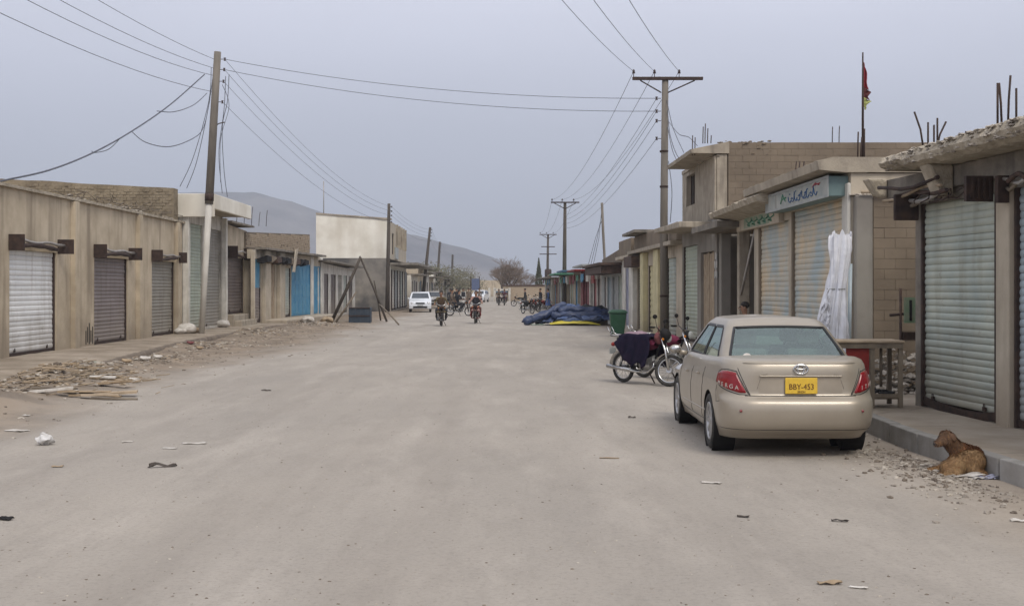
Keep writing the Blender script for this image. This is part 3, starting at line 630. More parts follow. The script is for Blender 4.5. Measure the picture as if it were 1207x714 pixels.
# ---- shops beyond
cols = ['white', 'plaster2', 'cream', 'plaster', 'white', 'concrete']
Y = 107.; far = [(9, 'cream'), (8, 'plaster'), (10, 'white'), (9, 'plaster2'), (12, 'cream'), (12, 'plaster'), (14, 'white'), (16, 'plaster2')]
names = ['tan far left shop with brown shutters just past the cream building', 'cream shop in the left distance with dark awning', 'white shop in the left distance behind the leaning pole', 'pale shop beyond the white shop on the left', 'long cream shop far down the left side', 'tan shop far down the left side behind the shrubs', 'white shop near the far end on the left', 'last pale shop on the left before the street end']
def lx(y): return -9.0 - .012 * (y - 100)
for i, (L_, m) in enumerate(far):
    bays = []; u = .5; k = 0
    while u + 2.4 < L_: bays.append((u, u + 2.2, .1, 2.35 + .1 * (k % 2), 's' if (i + k) % 3 else 'V', M[('sh_brown', 'sh_sage', 'sh_greige', 'bluedk')[(i + 2 * k) % 4]], dict(hs=.2))[:7 if (i + k) % 3 else 6]); u += 2.7; k += 1
    row('distant_shop', names[i], 'shop building', (lx(Y), Y), (lx(Y + L_), Y + L_), 'L', 2.9 + .35 * ((i * 5) % 3), 6, M[m], bays, slab=[(.9 + .3 * (i % 2), 2.902 + .35 * ((i * 5) % 3), 3.02 + .35 * ((i * 5) % 3), M['concrete_dk'], 0, L_)], group='distant shops on the left')
    Y += L_ + .3
# ------------------------------------------------------------------ RIGHT SIDE
def RZ(px): return 5.58 / ((px - CX) / F + .01464)
def RX(y): return 5.58 - .01464 * y
# ---- R1: nearest shop with the two tall pale shutters
a, b = (6.755 - .09 * 7.5, 7.5), (6.755 - .09 * 15.72, 15.72)
fr1 = Fr(a, b, 'R'); u1 = fr1.u_at_px
zs = .22
bays = [(u1(1335), u1(1197.5), zs, 2.86, 'S', M['sh_blue'], dict(hs=.085, d=-.03, dent=.006)), (u1(1176.5), u1(1087), zs, 2.84, 'S', M['sh_sage'], dict(hs=.085, d=-.03, sagb=.07, dent=.007, label='shutter with a bent bottom rail'))]
root1, fr1, off1 = row('near_shop', 'nearest right hand shop with pale ribbed shutters under a crumbling concrete roof', 'shop building', a, b, 'R', 3.12, 7, M['concrete_dk'], bays, zb=.1)
mb = MB(off1); k = 90; vs = []; fs = []            # broken-edged roof slab
for i in range(k + 1):
    t = i / k; uu = -1 + (fr1.L + 1.15) * t; q = Vector((uu * 4, 0, 0))
    e_ = .05 * noise.noise(q * 1.1) + .03 * noise.noise(q * 3.7); ov = .42 + (.18 * (1 - abs(2 * t - 1)) if t > .2 else 0)
    z0 = 3.26 + .02 * noise.noise(q * 2); z1 = 3.50 + .035 * noise.noise(q * 2.3 + Vector((3, 3, 3)))
    if t > .93: z0 += .05
    ring = [(-7, z0 + .02), (ov - .12 + e_, z0), (ov + e_ + .03 * noise.noise(q * 6), z0 + .05), (ov + e_ * .4 + .03 + .03 * noise.noise(q * 8), (z0 + z1) / 2), (ov + e_ - .03, z1 - .03), (ov - .16, z1 + .02), (-7, z1)]
    for d_, z_ in ring: vs.append(fr1.p(uu, d_, z_))
r_ = 7
for i in range(k):
    for j in range(r_): fs.append((i * r_ + j, i * r_ + (j + 1) % r_, i * r_ + r_ + (j + 1) % r_, i * r_ + r_ + j))
fs += [tuple(range(r_))[::-1], tuple(k * r_ + j for j in range(r_))]
mb.add(vs, fs); mb.build('roof_slab', M['slab'], root1)
mb = MB(off1)                                     # exposed aggregate and loose lumps along its edge
for i in range(800):
    uu = random.uniform(-1, fr1.L + .1); t = random.random(); d_ = random.uniform(.36, .62) if t < .6 else random.uniform(-.6, .5); z_ = random.uniform(3.3, 3.5) if t < .6 else 3.51
    tt_ = (uu + 1) / (fr1.L + 1.15); q_ = Vector((uu * 4, 0, 0)); om = .42 + (.18 * (1 - abs(2 * tt_ - 1)) if tt_ > .2 else 0) + .05 * noise.noise(q_ * 1.1) + .03 * noise.noise(q_ * 3.7)
    zt_ = 3.50 + .035 * noise.noise(q_ * 2.3 + Vector((3, 3, 3)))
    if t < .6: d_ = om + random.uniform(-.03, .015); z_ = min(z_, zt_ - .03)
    else: d_ = min(d_, om - .18); z_ = zt_
    mb.rock(fr1.p(uu, d_, z_ + random.uniform(-.005, .005)), random.choice((.015, .02, .03, .04, .055)), random.randint(0, 1))
mb.build('roof_rubble', [M['paleRock'], M['stone']], root1, kind='stuff')
mb = MB(off1); mb.fbox(fr1, 0, fr1.L + .8, -.25, .06, 3.0, 3.25); wl = mb.build('beam', M['concrete_dk'], root1)
um = u1(1131)
for (ua_, w_, z0_, d_) in ((um, .3, 2.88, .34), (u1(1052), .25, 3.0, .30)):
    mb = MB(off1); p = fr1.p
    mb.hexa([p(ua_, .07, z0_), p(ua_ + w_, .07, z0_), p(ua_ + w_, d_ - .1, z0_ + .05), p(ua_, d_ - .1, z0_ + .02), p(ua_, .07, 3.27), p(ua_ + w_, .07, 3.27), p(ua_ + w_, d_ + .05, 3.27), p(ua_, d_ + .05, 3.27)])
    o = mb.build('bracket', M['slab'], root1); bevel(o, .03, 2)
mb = MB(off1); mb.fbox(fr1, u1(1195.5), u1(1180), -.24, .07, .12, 3.0); bevel(mb.build('pillar', M['plaster2'], root1), .02, 2)
mb = MB(off1); mb.fbox(fr1, u1(1086), u1(1086) + .05, .03, .36, 2.64, 2.98); bevel(mb.build('end_box', M['steel_dk'], root1), .01, 1)
mb = MB(off1); mb.fbox(fr1, u1(1177), u1(1177) + .06, .06, .38, 2.74, 3.03)
for k in range(4): mb.fbox(fr1, u1(1177) - .025, u1(1177) - .001, .09 + k * .07, .12 + k * .07, 2.77, 3.0)
mb.build('gear_box', M['steel_dk'], root1)
mb = MB(off1); mb.fbox(fr1, u1(1197), u1(1193), .071, .20, 2.70, 3.0); mb.build('end_box', M['steel_dk'], root1)
for (pa, pb, n) in ((1146, 1062, 5), (1240, 1196, 3)):
    for k in range(n):                            # bent pipes and sticks lying over the roller
        ua_, ub_ = u1(pa) + random.uniform(0, .3), u1(pb) - random.uniform(-.1, .3); mb = MB(off1); zq = 2.86 + .05 * k; dz = random.uniform(-.1, .06)
        mb.tube([fr1.p(ua_ + (ub_ - ua_) * t, .12 + .05 * k + .03 * math.sin(4 * t + k), zq + dz * t + .04 * math.sin(6 * t + 2 * k)) for t in (0, .2, .4, .6, .8, 1)], random.uniform(.018, .034), 6)
        mb.build('roller_pipe', M[('wood_grey', 'galv', 'rust', 'wood_tan', 'steel_dk')[k]], root1)
mb = MB(off1)
for k in range(4):
    t0 = random.random() * 1.2; mb.tube([fr1.p(u1(1165) + t0 + .25 * math.sin(q * 1.1 + k), .15 + .05 * k % .3, 2.88 + .06 * math.cos(q * 1.3 + k)) for q in range(6)], .010, 4)
mb.build('tangled_straps', M['steel_dk'], root1, kind='stuff')
rebars(root1, off1, [(X(px, y), y, 3.48, h, lx_, 0) for px, y, h, lx_ in ((1089, 15.0, .50, -.12), (1094, 15.1, .38, .0), (1101, 15.2, .36, 0), (1105, 15.0, .42, .0), (1104, 14.9, .36, .12), (1176, 12.9, .50, .0), (1181, 12.9, .5, -.03), (1188, 13.0, .6, .03), (1198, 13.0, .46, .0), (1131, 14.6, .18, 0), (1137, 14.6, .2, .02))])
# ---- R2: shop with the sign box
y0, y1 = 18.6, 25.35; a, b = (RX(y0), y0), (RX(y1), y1); fr2 = Fr(a, b, 'R'); u2 = fr2.u_at_px
bays = [(u2(995), u2(932.5), zs, 3.18, 'S', M['sh_peach'], dict(hs=.098, frame=M['wood_grey'])), (u2(929.5), u2(893.5), zs, 3.05, 'S', M['sh_peach'], dict(hs=.098, frame=M['wood_grey']))]
root2, fr2, off2 = row('sign_shop', 'shop with a blue lettered sign box over faded two tone shutters behind the car', 'shop building', a, b, 'R', 3.56, 8, M['plaster2'], bays, zb=.1)
mb = MB(off2); k = 60; vs = []; fs = []
for i in range(k + 1):
    uu = -.05 + 5.6 * i / k; e_ = .012 * noise.noise(Vector((uu * 5, 0, 0)))
    for d_, z_ in ((-8, 3.562), (.1, 3.562), (.52 + e_, 3.60), (.54 + e_, 3.74 + e_), (.3, 3.80), (-8, 3.78)): vs.append(fr2.p(uu, d_, z_))
for i in range(k):
    for j in range(6): fs.append((i * 6 + j, i * 6 + (j + 1) % 6, i * 6 + 6 + (j + 1) % 6, i * 6 + 6 + j))
fs += [(5, 4, 3, 2, 1, 0), tuple(k * 6 + j for j in range(6))]; mb.add(vs, fs); mb.build('canopy', M['concrete'], root2)
mb = MB(off2); mb.fbox(fr2, .12, 4.4, .002, .32, 3.2, 3.52); sb = mb.build('sign_box', M['teal'], root2); bevel(sb, .01, 1)
mb = MB(off2); mb.fbox(fr2, .10, 4.42, .321, .335, 3.19, 3.23); mb.fbox(fr2, .10, 4.42, .321, .335, 3.49, 3.53); mb.fbox(fr2, .1, .14, .321, .335, 3.231, 3.489); mb.fbox(fr2, 4.38, 4.42, .321, .335, 3.231, 3.489); mb.build('sign_frame', M['silver'], sb)
mb = MB(off2); mb.fbox(fr2, .145, 4.375, .3205, .326, 3.232, 3.488); mb.build('sign_face', mat('faded_sign_face', (.27, .30, .285), (.40, .40, .36), 3.5, rough=.6, bump=.1, streak=((.2, .19, .15), .5, 6)), sb)
def strokes(fr, d, u0, z0, w_, h, specs, r=.012):
    mb = MB(off2)
    for s in specs: mb.tube([fr.p(u0 + w_ * (1 - x), d, z0 + h * y) for x, y in s], r, 5)
    return mb
# urdu-like lettering strokes in blue, small red mark at one end
spec = []
for k in range(9):
    x = k / 9. + .02 * math.sin(5 * k);  spec += [[(x, .25), (x + .04, .15), (x + .09, .2), (x + .11, .5), (x + .12, .85)], [(x + .02, .5), (x + .06, .6), (x + .08, .45)]] if k % 2 else [[(x, .75), (x + .03, .3), (x + .08, .15), (x + .12, .4)], [(x + .05, .8), (x + .055, .88)]]
strokes(fr2, .33, .35, 3.24, 2.3, .24, [[(a_ * .8 + .2 * (hash_ % 3) * .06, b_ * (.75 + .12 * (hash_ % 3))) for a_, b_ in q_] for hash_, q_ in enumerate(spec)], .011).build('lettering', M['bluepaint'], sb)
strokes(fr2, .33, 2.75, 3.25, .5, .22, [[(.1, .2), (.4, .9), (.8, .3)], [(.2, .5), (.9, .6)]], .014).build('lettering', M['greensign'], sb)
strokes(fr2, .33, .5, 3.40, .6, .08, [[(.1, .2), (.4, .9), (.8, .3)], [(.2, .5), (.9, .6)]], .01).build('lettering', M['redpaint'], sb)
mb = MB(off2); mb.fbox(fr2, -.02, .3, .002, .06, .1, 3.4); bevel(mb.build('pilaster', M['white'], root2), .015, 1)
# side wall of blocks facing the camera
xw = a[0]
mb = MB(off2); mb.box((xw + .03, y0 - .16, .1), (xw + .30, y0 - .001, 3.20)); bevel(mb.build('pier', M['greywall'], root2), .02, 1)
mb = MB(off2); mb.box((xw + .30, y0 - .08, .1), (xw + 3.3, y0 - .005, 3.2)); mb.build('mortar_bed', M['mortar'], root2)
sw = mb
blocks(root2, off2, lambda u, z: (Vector((xw + .31 + u, y0 - .085, .13 + z)), 0, Vector((0, -1, 0))), 7, 19, .34, .160, M['block'], joint=.004)
mb = MB(off2); mb.tube([(xw + .1, y0 - .2, 3.24), (xw + 1.0, y0 - .25, 3.26), (xw + 2.1, y0 - .3, 3.24)], .03, 6); mb.build('beam_pole', M['wood_tan'], root2)
mb = MB(off2)
for i in range(60): mb.rock((xw + random.uniform(.0, .9), y0 - random.uniform(.0, .07), 3.21), random.uniform(.03, .07))
mb.build('wall_rubble', [M['paleRock']], root2, kind='stuff')
rebars(root2, off2, [(X(px, 19), 19, 3.75, h, lx_, 0) for px, h, lx_ in ((1011, .5, .01), (1014.5, .42, .02), (1019, .55, .0))] + [(X(px, 22.5), 22.5, 3.7, .45, .03, 0) for px in (937, 941, 946)])
# ---- R3: unfinished open bay with a lower rubble-topped slab
y0, y1 = 25.4, 29.75; a, b = (RX(y0), y0), (RX(y1), y1); fr3 = Fr(a, b, 'R'); off3 = Vector((a[0], a[1], 0))
root3 = thing('unfinished_bay', 'open unfinished brick bay between the sign shop and the two storey building', 'building', off3)
mb = MB(off3); k = 40; vs = []; fs = []
for i in range(k + 1):
    uu = -2.6 + 4.2 * i / k; e_ = .03 * noise.noise(Vector((uu * 4, 7, 0)))
    for d_, z_ in ((-.1, 3.30), (.55 + .12 * i / k + e_, 3.42), (.60 + .12 * i / k + e_, 3.52 + e_), (.3, 3.66 + e_), (-.1, 3.76)): vs.append(fr3.p(uu, d_, z_ + (-.09 * i / k)))
for i in range(k):
    for j in range(5): fs.append((i * 5 + j, i * 5 + (j + 1) % 5, i * 5 + 5 + (j + 1) % 5, i * 5 + 5 + j))
fs += [(4, 3, 2, 1, 0), tuple(k * 5 + j for j in range(5))]; mb.add(vs, fs); mb.build('canopy', M['slab'], root3)
mb = MB(off3); mb.fbox(fr3, -2.5, 1.5, -.02, .10, 3.02, 3.29); o = mb.build('fascia', M['plaster2'], root3)
mb = MB(off3)
for k in range(5): 
    u = -1.9 + .5 * k; mb.tube([fr3.p(u + .25 * math.sin(1.4 * q), .105, 3.08 + .035 * q) for q in range(5)], .016, 4); mb.tube([fr3.p(u, .104, 3.1), fr3.p(u + .3, .104, 3.2)], .014, 4)
mb.build('lettering', M['greensign'], o)
mb = MB(off3); mb.fbox(fr3, -1.7, .7, .101, .103, 3.05, 3.27); mb.build('painted_patch', mat('faded_green_patch', (.17, .27, .19), (.33, .33, .25), 3, lo=.4, hi=.6), o)
mb = MB(off3); mb.fbox(fr3, 1.2, 4.7, -.3, .6, 3.12, 3.26); mb.build('lower_slab', M['concrete_dk'], root3)
for pa, w_, m in ((891, .18, 'plaster2'), (871, .22, 'concrete'), (850, .28, 'greywall')):
    mb = MB(off3); u = fr3.u_at_px(pa); mb.fbox(fr3, u, u + w_, -.25, 0, .1, 3.10); bevel(mb.build('column', M[m], root3), .015, 1)
mb = MB(off3); mb.fbox(fr3, 0, fr3.L, -1.5, -1.35, .1, 3.1); mb.fbox(fr3, 0, fr3.L, -1.35, .05, 3.10, 3.115); mb.build('back_wall', M['mortar'], root3)
def PB(u, z):
    return fr3.p(4.25 - u, -1.33, .12 + z), math.atan2(-fr3.u.y, -fr3.u.x), fr3.n
blocks(root3, off3, PB, 10, 14, .4, .205, M['block2'], joint=.010)
mb = MB(off3); mb.tube([fr3.p(.4, -.1, 3.1), fr3.p(1.1, -.05, 2.2), fr3.p(1.5, .0, 1.6)], .03, 5); mb.build('brace', M['galv'], root3)
for k in range(4):
    mb = MB(off3); mb.tube([fr3.p(.25 + .1 * k, -.15 - .1 * k, .2), fr3.p(.35 + .12 * k, -.2, 2.9)], .022, 5); mb.build('scaffold_pole', M[('rust', 'wood_grey')[k % 2]], root3)
for k in range(8):
    mb = MB(off3); mb.fbox(fr3, .3, 1.5, -1.1, -1.05, .5 + k * .28, .53 + k * .28); mb.build('shelf_bar', M['rust'], root3)
mb = MB(off3)
for i in range(50): u_ = -2.3 + 3.7 * random.random(); d_ = random.uniform(.0, .28); mb.rock(fr3.p(u_, d_, 3.75 - .09 * (u_ + 2.6) / 4.2 - (d_ + .1) * .27), random.uniform(.03, .09), random.randint(0, 1))
mb.build('roof_rubble', [M['stone'], M['paleRock']], root3, kind='stuff')
# ---- R4: two-storey block building
y0, y1 = 29.8, 35.3; a, b = (RX(y0), y0), (RX(y1), y1)
fr4 = Fr(a, b, 'R'); u4 = fr4.u_at_px
bays = [(u4(842), u4(826), zs, 2.7, 'P', M['wood_tan'], dict(w_=.2)), (u4(822), u4(805.5), zs, 2.95, 'S', M['sh_green'], dict(hs=.11))]
root4, fr4, off4 = row('two_storey_building', 'two storey bare block building on the right with slit window and thin upper canopy', 'building', a, b, 'R', 3.5, 7, M['greywall'], bays, zb=.1)
mb = MB(off4); xw = a[0]
wx = fr4.u_at_px(819); wx2 = fr4.u_at_px(809)
for ua_, ub_, z0_, z1_ in ((0, .34, 3.51, 5.1), (.34, wx, 3.51, 5.1), (wx, wx2, 3.51, 4.1), (wx, wx2, 4.98, 5.1), (wx2, fr4.L, 3.51, 5.1)): mb.fbox(fr4, ua_, ub_, -.25, 0, z0_, z1_)
mb.build('wall', M['concrete'], root4)
mb = MB(off4); mb.fbox(fr4, 0.02, .36, .001, .06, 3.51, 5.08); bevel(mb.build('corner_column', M['concrete'], root4), .015, 1)
mb = MB(off4); mb.fbox(fr4, wx, wx2, -.2, -.16, 4.1, 4.98); w4 = mb.build('window', M['void'], root4)
for k in range(3):
    mb = MB(off4); q = wx + (wx2 - wx) * (.2 + .3 * k); mb.fbox(fr4, q, q + .03, -.12, -.09, 4.11, 4.97); mb.build('window_bar', M['steel_dk'], w4)
mb = MB(off4); mb.box((xw + .2, y0 + .03, 3.3), (11.4, y0 + .25, 5.40)); mb.box((11.2, y0 + .26, .1), (11.4, y1, 5.4)); mb.box((xw, y1 - .2, 3.52), (11.2, y1, 5.1)); mb.build('wall', M['mortar'], root4)
mb = MB(off4); mb.box((xw - .1, y0 + .26, 5.101), (11.2, y1, 5.2)); mb.build('roof', M['concrete'], root4)
blocks(root4, off4, lambda u, z: (Vector((xw + .28 + u, y0 + .025, 3.28 + z)), 0, Vector((0, -1, 0))), 17, 13, .35, .163, M['block'], joint=.004)
mb = MB(off4); k = 30; vs = []; fs = []
for i in range(k + 1):
    uu = -.05 + 4.1 * i / k; e_ = .015 * noise.noise(Vector((uu * 4, 9, 0)))
    for d_, z_ in ((-.3, 5.12), (.66 + e_, 5.13), (.68 + e_, 5.22), (-.3, 5.42)): vs.append(fr4.p(uu, d_, z_))
for i in range(k):
    for j in range(4): fs.append((i * 4 + j, i * 4 + (j + 1) % 4, i * 4 + 4 + (j + 1) % 4, i * 4 + 4 + j))
fs += [(3, 2, 1, 0), tuple(k * 4 + j for j in range(4))]; mb.add(vs, fs); mb.build('upper_canopy', M['concrete'], root4)
mb = MB(off4)
for i in range(120): mb.rock((xw + random.uniform(0, 1.4), y0 + random.uniform(-.02, .2), random.uniform(5.05, 5.45)), random.uniform(.03, .08), 0)
mb.build('corner_rubble', [M['block']], root4, kind='stuff')
mb = MB(off4); k = 20
mb.fbox(fr4, .7, fr4.L, -.05, .85, 3.30, 3.46, 0, 3.36, 3.5); bevel(mb.build('lower_canopy', M['concrete'], root4), .02, 1)
rebars(root4, off4, [(X(px, 30), 30, z0_, h, .01, 0) for px, z0_, h in ((828.5, 5.4, .42), (831, 5.4, .5), (834, 5.4, .38), (838, 5.4, .2), (816, 5.1, .5), (819, 5.1, .45), (981, 5.4, .42), (989, 5.4, .44))])
for k in range(8):
    mb = MB(off4); u = u4(846) + .03 + .13 * (k % 3); z_ = 2.0 + .22 * (k // 3) + .04 * (k % 2); mb.fbox(fr4, u, u + .1, .003, .008 + .002 * k, z_, z_ + .17); mb.build('poster', M['litter'] if k % 2 else M['silver'], root4)
# ---- R5 yellow shops and the row running off
def strip(name, label, ya, yb, zr, wall, bays, slab, group=None, **k):
    a, b = (RX(ya), ya), (RX(yb), yb); f = Fr(a, b, 'R')
    bb = []
    for pa, pb, z1, kd, m, *o in bays: bb.append((f.u_at_px(pa), f.u_at_px(pb), .15, z1, kd, M[m] if m else None) + ((o[0],) if o else ()))
    return row(name, label, 'shop building', a, b, 'R', zr, 7, M[wall], bb, slab=[(s[0], zr + .002, zr + .12, M[s[1]], s[2] if len(s) > 2 else 0, s[3] if len(s) > 3 else f.L) for s in slab], group=group, zb=.1, **k)
r5, f5, o5 = strip('yellow_shop_row', 'pale yellow pillared shops just beyond the power pole on the right', 35.35, 46.9, 3.05, 'plaster2',
    [(797, 786, 2.7, 'S', 'sh_sage', dict(hs=.13)), (782, 778, 2.6, 's', 'sh_greige'), (775.5, 764.5, 2.55, 's', 'yellow', dict(hs=.2)), (759.5, 752, 2.5, 's', 'sh_sage')], [(.35, 'concrete')])
mb = MB(o5); mb.fbox(f5, .5, 11.3, -.6, .1, 3.18, 3.75); bevel(mb.build('parapet', M['block'], r5), .03, 1)
mb = MB(o5); mb.fbox(f5, 7.5, 11.5, -.5, .55, 3.76, 3.86); mb.build('roof_slab', M['concrete_dk'], r5)
for pa, pb, m in ((782, 776.5, 'yellow'), (764, 760.5, 'yellow'), (751.5, 748.7, 'white')):
    mb = MB(o5); mb.fbox(f5, f5.u_at_px(pa), f5.u_at_px(pb), .002, .2, .1, 3.04); bevel(mb.build('pilaster', M[m], r5), .02, 1)
mb = MB(o5); mb.fbox(f5, f5.u_at_px(760), f5.u_at_px(750), .05, .5, 2.55, 2.95); mb.build('shutter_box', M['rust'], r5)
r6, f6, o6 = strip('lavender_shop', 'shop with lavender grey doors beyond the yellow pillars', 47, 52, 2.95, 'white', [(747, 742.5, 2.6, 'D', 'lav'), (741, 737, 2.6, 'D', 'lav')], [(.3, 'plaster2')])
mb = MB(o6); mb.fbox(f6, .2, 4.9, -.5, .15, 3.07, 3.75); mb.build('parapet', M['block'], r6)
r7, f7, o7 = strip('dark_canopy_shop', 'shop with grey panel doors under a dark drooping canopy', 52.1, 62, 2.75, 'silver', [(733, 728.5, 2.3, 'D', 'sh_sage'), (727, 722, 2.3, 'D', 'silver'), (720.5, 716, 2.3, 'D', 'sh_blue'), (715, 712.5, 2.3, 's', 'white')], [(1.0, 'rust')])
mb = MB(o7); mb.fbox(f7, .2, 9.5, -.4, .9, 2.4, 2.73); mb.build('awning', M['rust'], r7)
mb = MB(o7); mb.fbox(f7, .2, 9.5, -.6, .0, 2.88, 3.5, 0, 2.88, 3.2); mb.build('parapet', M['block'], r7)
spec = [(62.2, 70, 2.9, 'white', 'grey white shop with black door edges on the right beyond the tarps', 'sh_brown', 1.0, 'silver'), (70.2, 77, 2.75, 'maroon', 'maroon fronted shop behind the tarp heap', 'maroon', .9, 'redpanel'),
        (77.2, 84, 2.8, 'plaster2', 'shop with red and blue boards past the maroon shop', 'bluedoor', 1.2, 'bluedk'), (84.2, 93, 2.7, 'plaster', 'shop with green awning in the right distance', 'sh_green', 1.3, 'greensign'),
        (93.2, 103, 2.75, 'white', 'pale shop behind the second crossarm pole', 'lav', 1.0, 'concrete'), (103.2, 116, 2.6, 'plaster2', 'tan shop far along the right side', 'sh_brown', 1.2, 'concrete_dk'), (116.2, 132, 2.6, 'cream', 'last cream shop on the right before the end wall', 'sh_sage', 1.0, 'rust')]
for i, (ya, yb, zr, wm, lab, dm, ov, sm) in enumerate(spec):
    L_ = yb - ya; a, b = (RX(ya), ya), (RX(yb), yb); bays = []; u = .4; k = 0
    while u + 2.1 < L_: bays.append((u, u + 2., .1, 2.25, ('D', 's', 'V')[(i + k) % 3], M[(dm, 'silver', 'redpanel', 'sh_sage', 'bluedoor')[(k * 2 + i) % 5] if k else dm])); u += 2.35; k += 1
    rr, ff, oo = row('distant_shop', lab, 'shop building', a, b, 'R', zr, 6, M[wm], bays, slab=[(ov, zr + .002, zr + .1, M[sm], 0, L_)], group='distant shops on the right')
    for k in range(3):
        mb = MB(oo); u = .6 + k * 2.4; mb.fbox(ff, u, u + 1.7, .3 + .1 * k, .35 + .1 * k, 2.0 + .1 * ((k + i) % 3), 2.55); mb.build('signboard', M[('redpanel', 'white', 'bluedoor', 'greensign', 'maroon')[(i * 2 + k) % 5]], rr)
    mb = MB(oo)
    for k in range(12): mb.rock(ff.p(random.uniform(0, L_), .3, .15), random.uniform(.1, .3), k % 2)
    mb.build('goods', [M['card'], M['maroon']], rr, kind='stuff')
# ---- wall closing the street
off = Vector((0, 156, 0)); ew = thing('end_wall', 'low tan wall with white gate posts closing the far end of the street', 'wall', off)
mb = MB(off); mb.box((-1.2, 156, 0), (9, 156.4, 1.95)); mb.build('wall', M['brick'], ew)
mb = MB(off); mb.box((-1.3, 155.9, 1.951), (9, 156.6, 2.15)); mb.build('coping', M['rust'], ew)
for px in (577, 583, 600.5): 
    mb = MB(off); x = X(px, 156); mb.box((x - .14, 155.5, 0), (x + .14, 155.8, 1.75)); mb.build('gate_post', M['white'], ew)
mb = MB(off); mb.box((X(583, 156), 155.5, 1.4), (X(600, 156), 155.75, 1.6)); mb.build('gate_beam', M['white'], ew)
mb = MB(off); mb.box((X(584, 156) , 155.52, 1.15), (X(600, 156) - .2, 155.6, 1.3)); mb.build('gate', M['bluedk'], ew)
# low compound to the left of the end
off = Vector((-8, 215, 0)); mb = MB(off); mb.box((-40, 230, 0), (-2, 230.4, 3.2)); solo(mb, 'compound_wall', M['plaster'], 'long tan compound wall far beyond the end of the street', 'wall', loc=off)
# ------------------------------------------------------------------ POLES AND WIRES
def insulator(parent, off, p, horizontal=None, r=.045):
    mb = MB(off); p = Vector(p)
    if horizontal: mb.tube([p, p + Vector(horizontal)], .012, 5); q = p + Vector(horizontal); mb.lathe([(0, -.05), (r, -.05), (r * .6, -.015), (r * .6, .015), (r, .05), (0, .05)], q, seg=8); 
    else: mb.tube([p, p + Vector((0, 0, .12))], .012, 5); q = p + Vector((0, 0, .17)); mb.lathe([(0, -.06), (r * 1.2, -.06), (r * .7, -.01), (r, .0), (r * .6, .05), (0, .07)], q, seg=8)
    mb.build('insulator', M['insul'], parent); return q
WG = 'overhead wires'
def wire(a, b, s, label, r=.008, n=16, group=WG):
    a = Vector(a); mb = MB(a); mb.tube(sag(a, b, s, n), r, 4, cap=False); return solo(mb, 'overhead_wire', M['wire'], label, 'wire', group, a)
def cable(pts, label, r=.01, group='drop cables'):
    a = Vector(pts[0]); P = [Vector(q) for q in pts]; out_ = []
    for i in range(len(P) - 1):
        p0, p1, p2, p3 = P[max(i - 1, 0)], P[i], P[i + 1], P[min(i + 2, len(P) - 1)]
        for k in range(6):
            t = k / 6; out_.append(.5 * ((2 * p1) + (p2 - p0) * t + (2 * p0 - 5 * p1 + 4 * p2 - p3) * t * t + (3 * p1 - p0 - 3 * p2 + p3) * t ** 3))
    out_.append(P[-1]); mb = MB(a); mb.tube(out_, r, 4, cap=False); return solo(mb, 'cable', M['wire'], label, 'cable', group, a)
# -- left pole
yl = 40.3; base = Vector((X(238.5, yl), yl - .1, .2)); top = Vector((X(256.5, yl), yl, 9.75)); pl = thing('utility_pole', 'tall leaning grey pole with a whitened foot in front of the corner shop', 'utility pole', base)
mid = base.lerp(top, .46)
mb = MB(base); mb.tube([base, base.lerp(top, .23), mid], [.10, .105, .11], 12); mb.build('pole_foot', mat('whitened_pole', (.58, .55, .49), (.42, .39, .34), 3, bump=.3, aniso=(1, 1, .3)), pl)
mb = MB(base); mb.tube([mid, base.lerp(top, .75), top], [.145, .135, .12], 12); mb.build('pole_shaft', M['pole'], pl)
mb = MB(base); mb.tube([mid.lerp(top, .02) + Vector((0, 0, 0)), mid.lerp(top, .07)], [.155, .155], 12); mb.build('band', M['steel_dk'], pl)
def lp(z): return base.lerp(top, (z - .2) / 9.55)
LI = [insulator(pl, base, lp(z) + Vector((.1, 0, 0)), (.16, 0, 0)) for z in (9.5, 9.15, 8.75, 8.05)]
mb = MB(base); q = lp(7.2); mb.tube([q, q + Vector((.2, 0, .12)), q + Vector((.38, 0, .16))], .02, 5); mb.build('hook', M['steel_dk'], pl)
# -- right pole
yr = 37.0; xr = X(783, yr); br = Vector((xr, yr, .2)); pr_ = thing('utility_pole', 'near right power pole with a wide braced crossarm carrying three insulators', 'utility pole', br)
tpz = 8.3
mb = MB(br); mb.tube([br, (xr - .01, yr, 4), (xr + .03, yr, tpz)], [.13, .12, .10], 12); mb.build('pole_shaft', M['pole'], pr_)
mb = MB(br); mb.box((X(745, yr), yr - .14, tpz - .1), (X(828, yr), yr - .06, tpz + .0)); bevel(mb.build('crossarm', M['steel_dk'], pr_), .01, 1)
for s in (-1, 1):
    mb = MB(br); cxp = (X(745, yr) + X(828, yr)) / 2; mb.tube([(cxp + s * .85, yr - .05, tpz - .1), (xr + s * .1, yr - .05, tpz - .48)], .022, 5); mb.build('brace', M['steel_dk'], pr_)
CI = [insulator(pr_, br, (X(px, yr), yr - .1, tpz)) for px in (746.5, 771, 800)]
RI = [insulator(pr_, br, (xr - .1, yr, z), (-.14, 0, 0)) for z in (7.65, 7.25, 6.95, 6.4)]
mb = MB(br)
for z_ in (1.5, 4.9, 6.0): mb = MB(br); mb.lathe([(.132, -.03), (.134, .03)], (xr - .01, yr, z_), seg=12); mb.build('strap', M['steel_dk'], pr_)
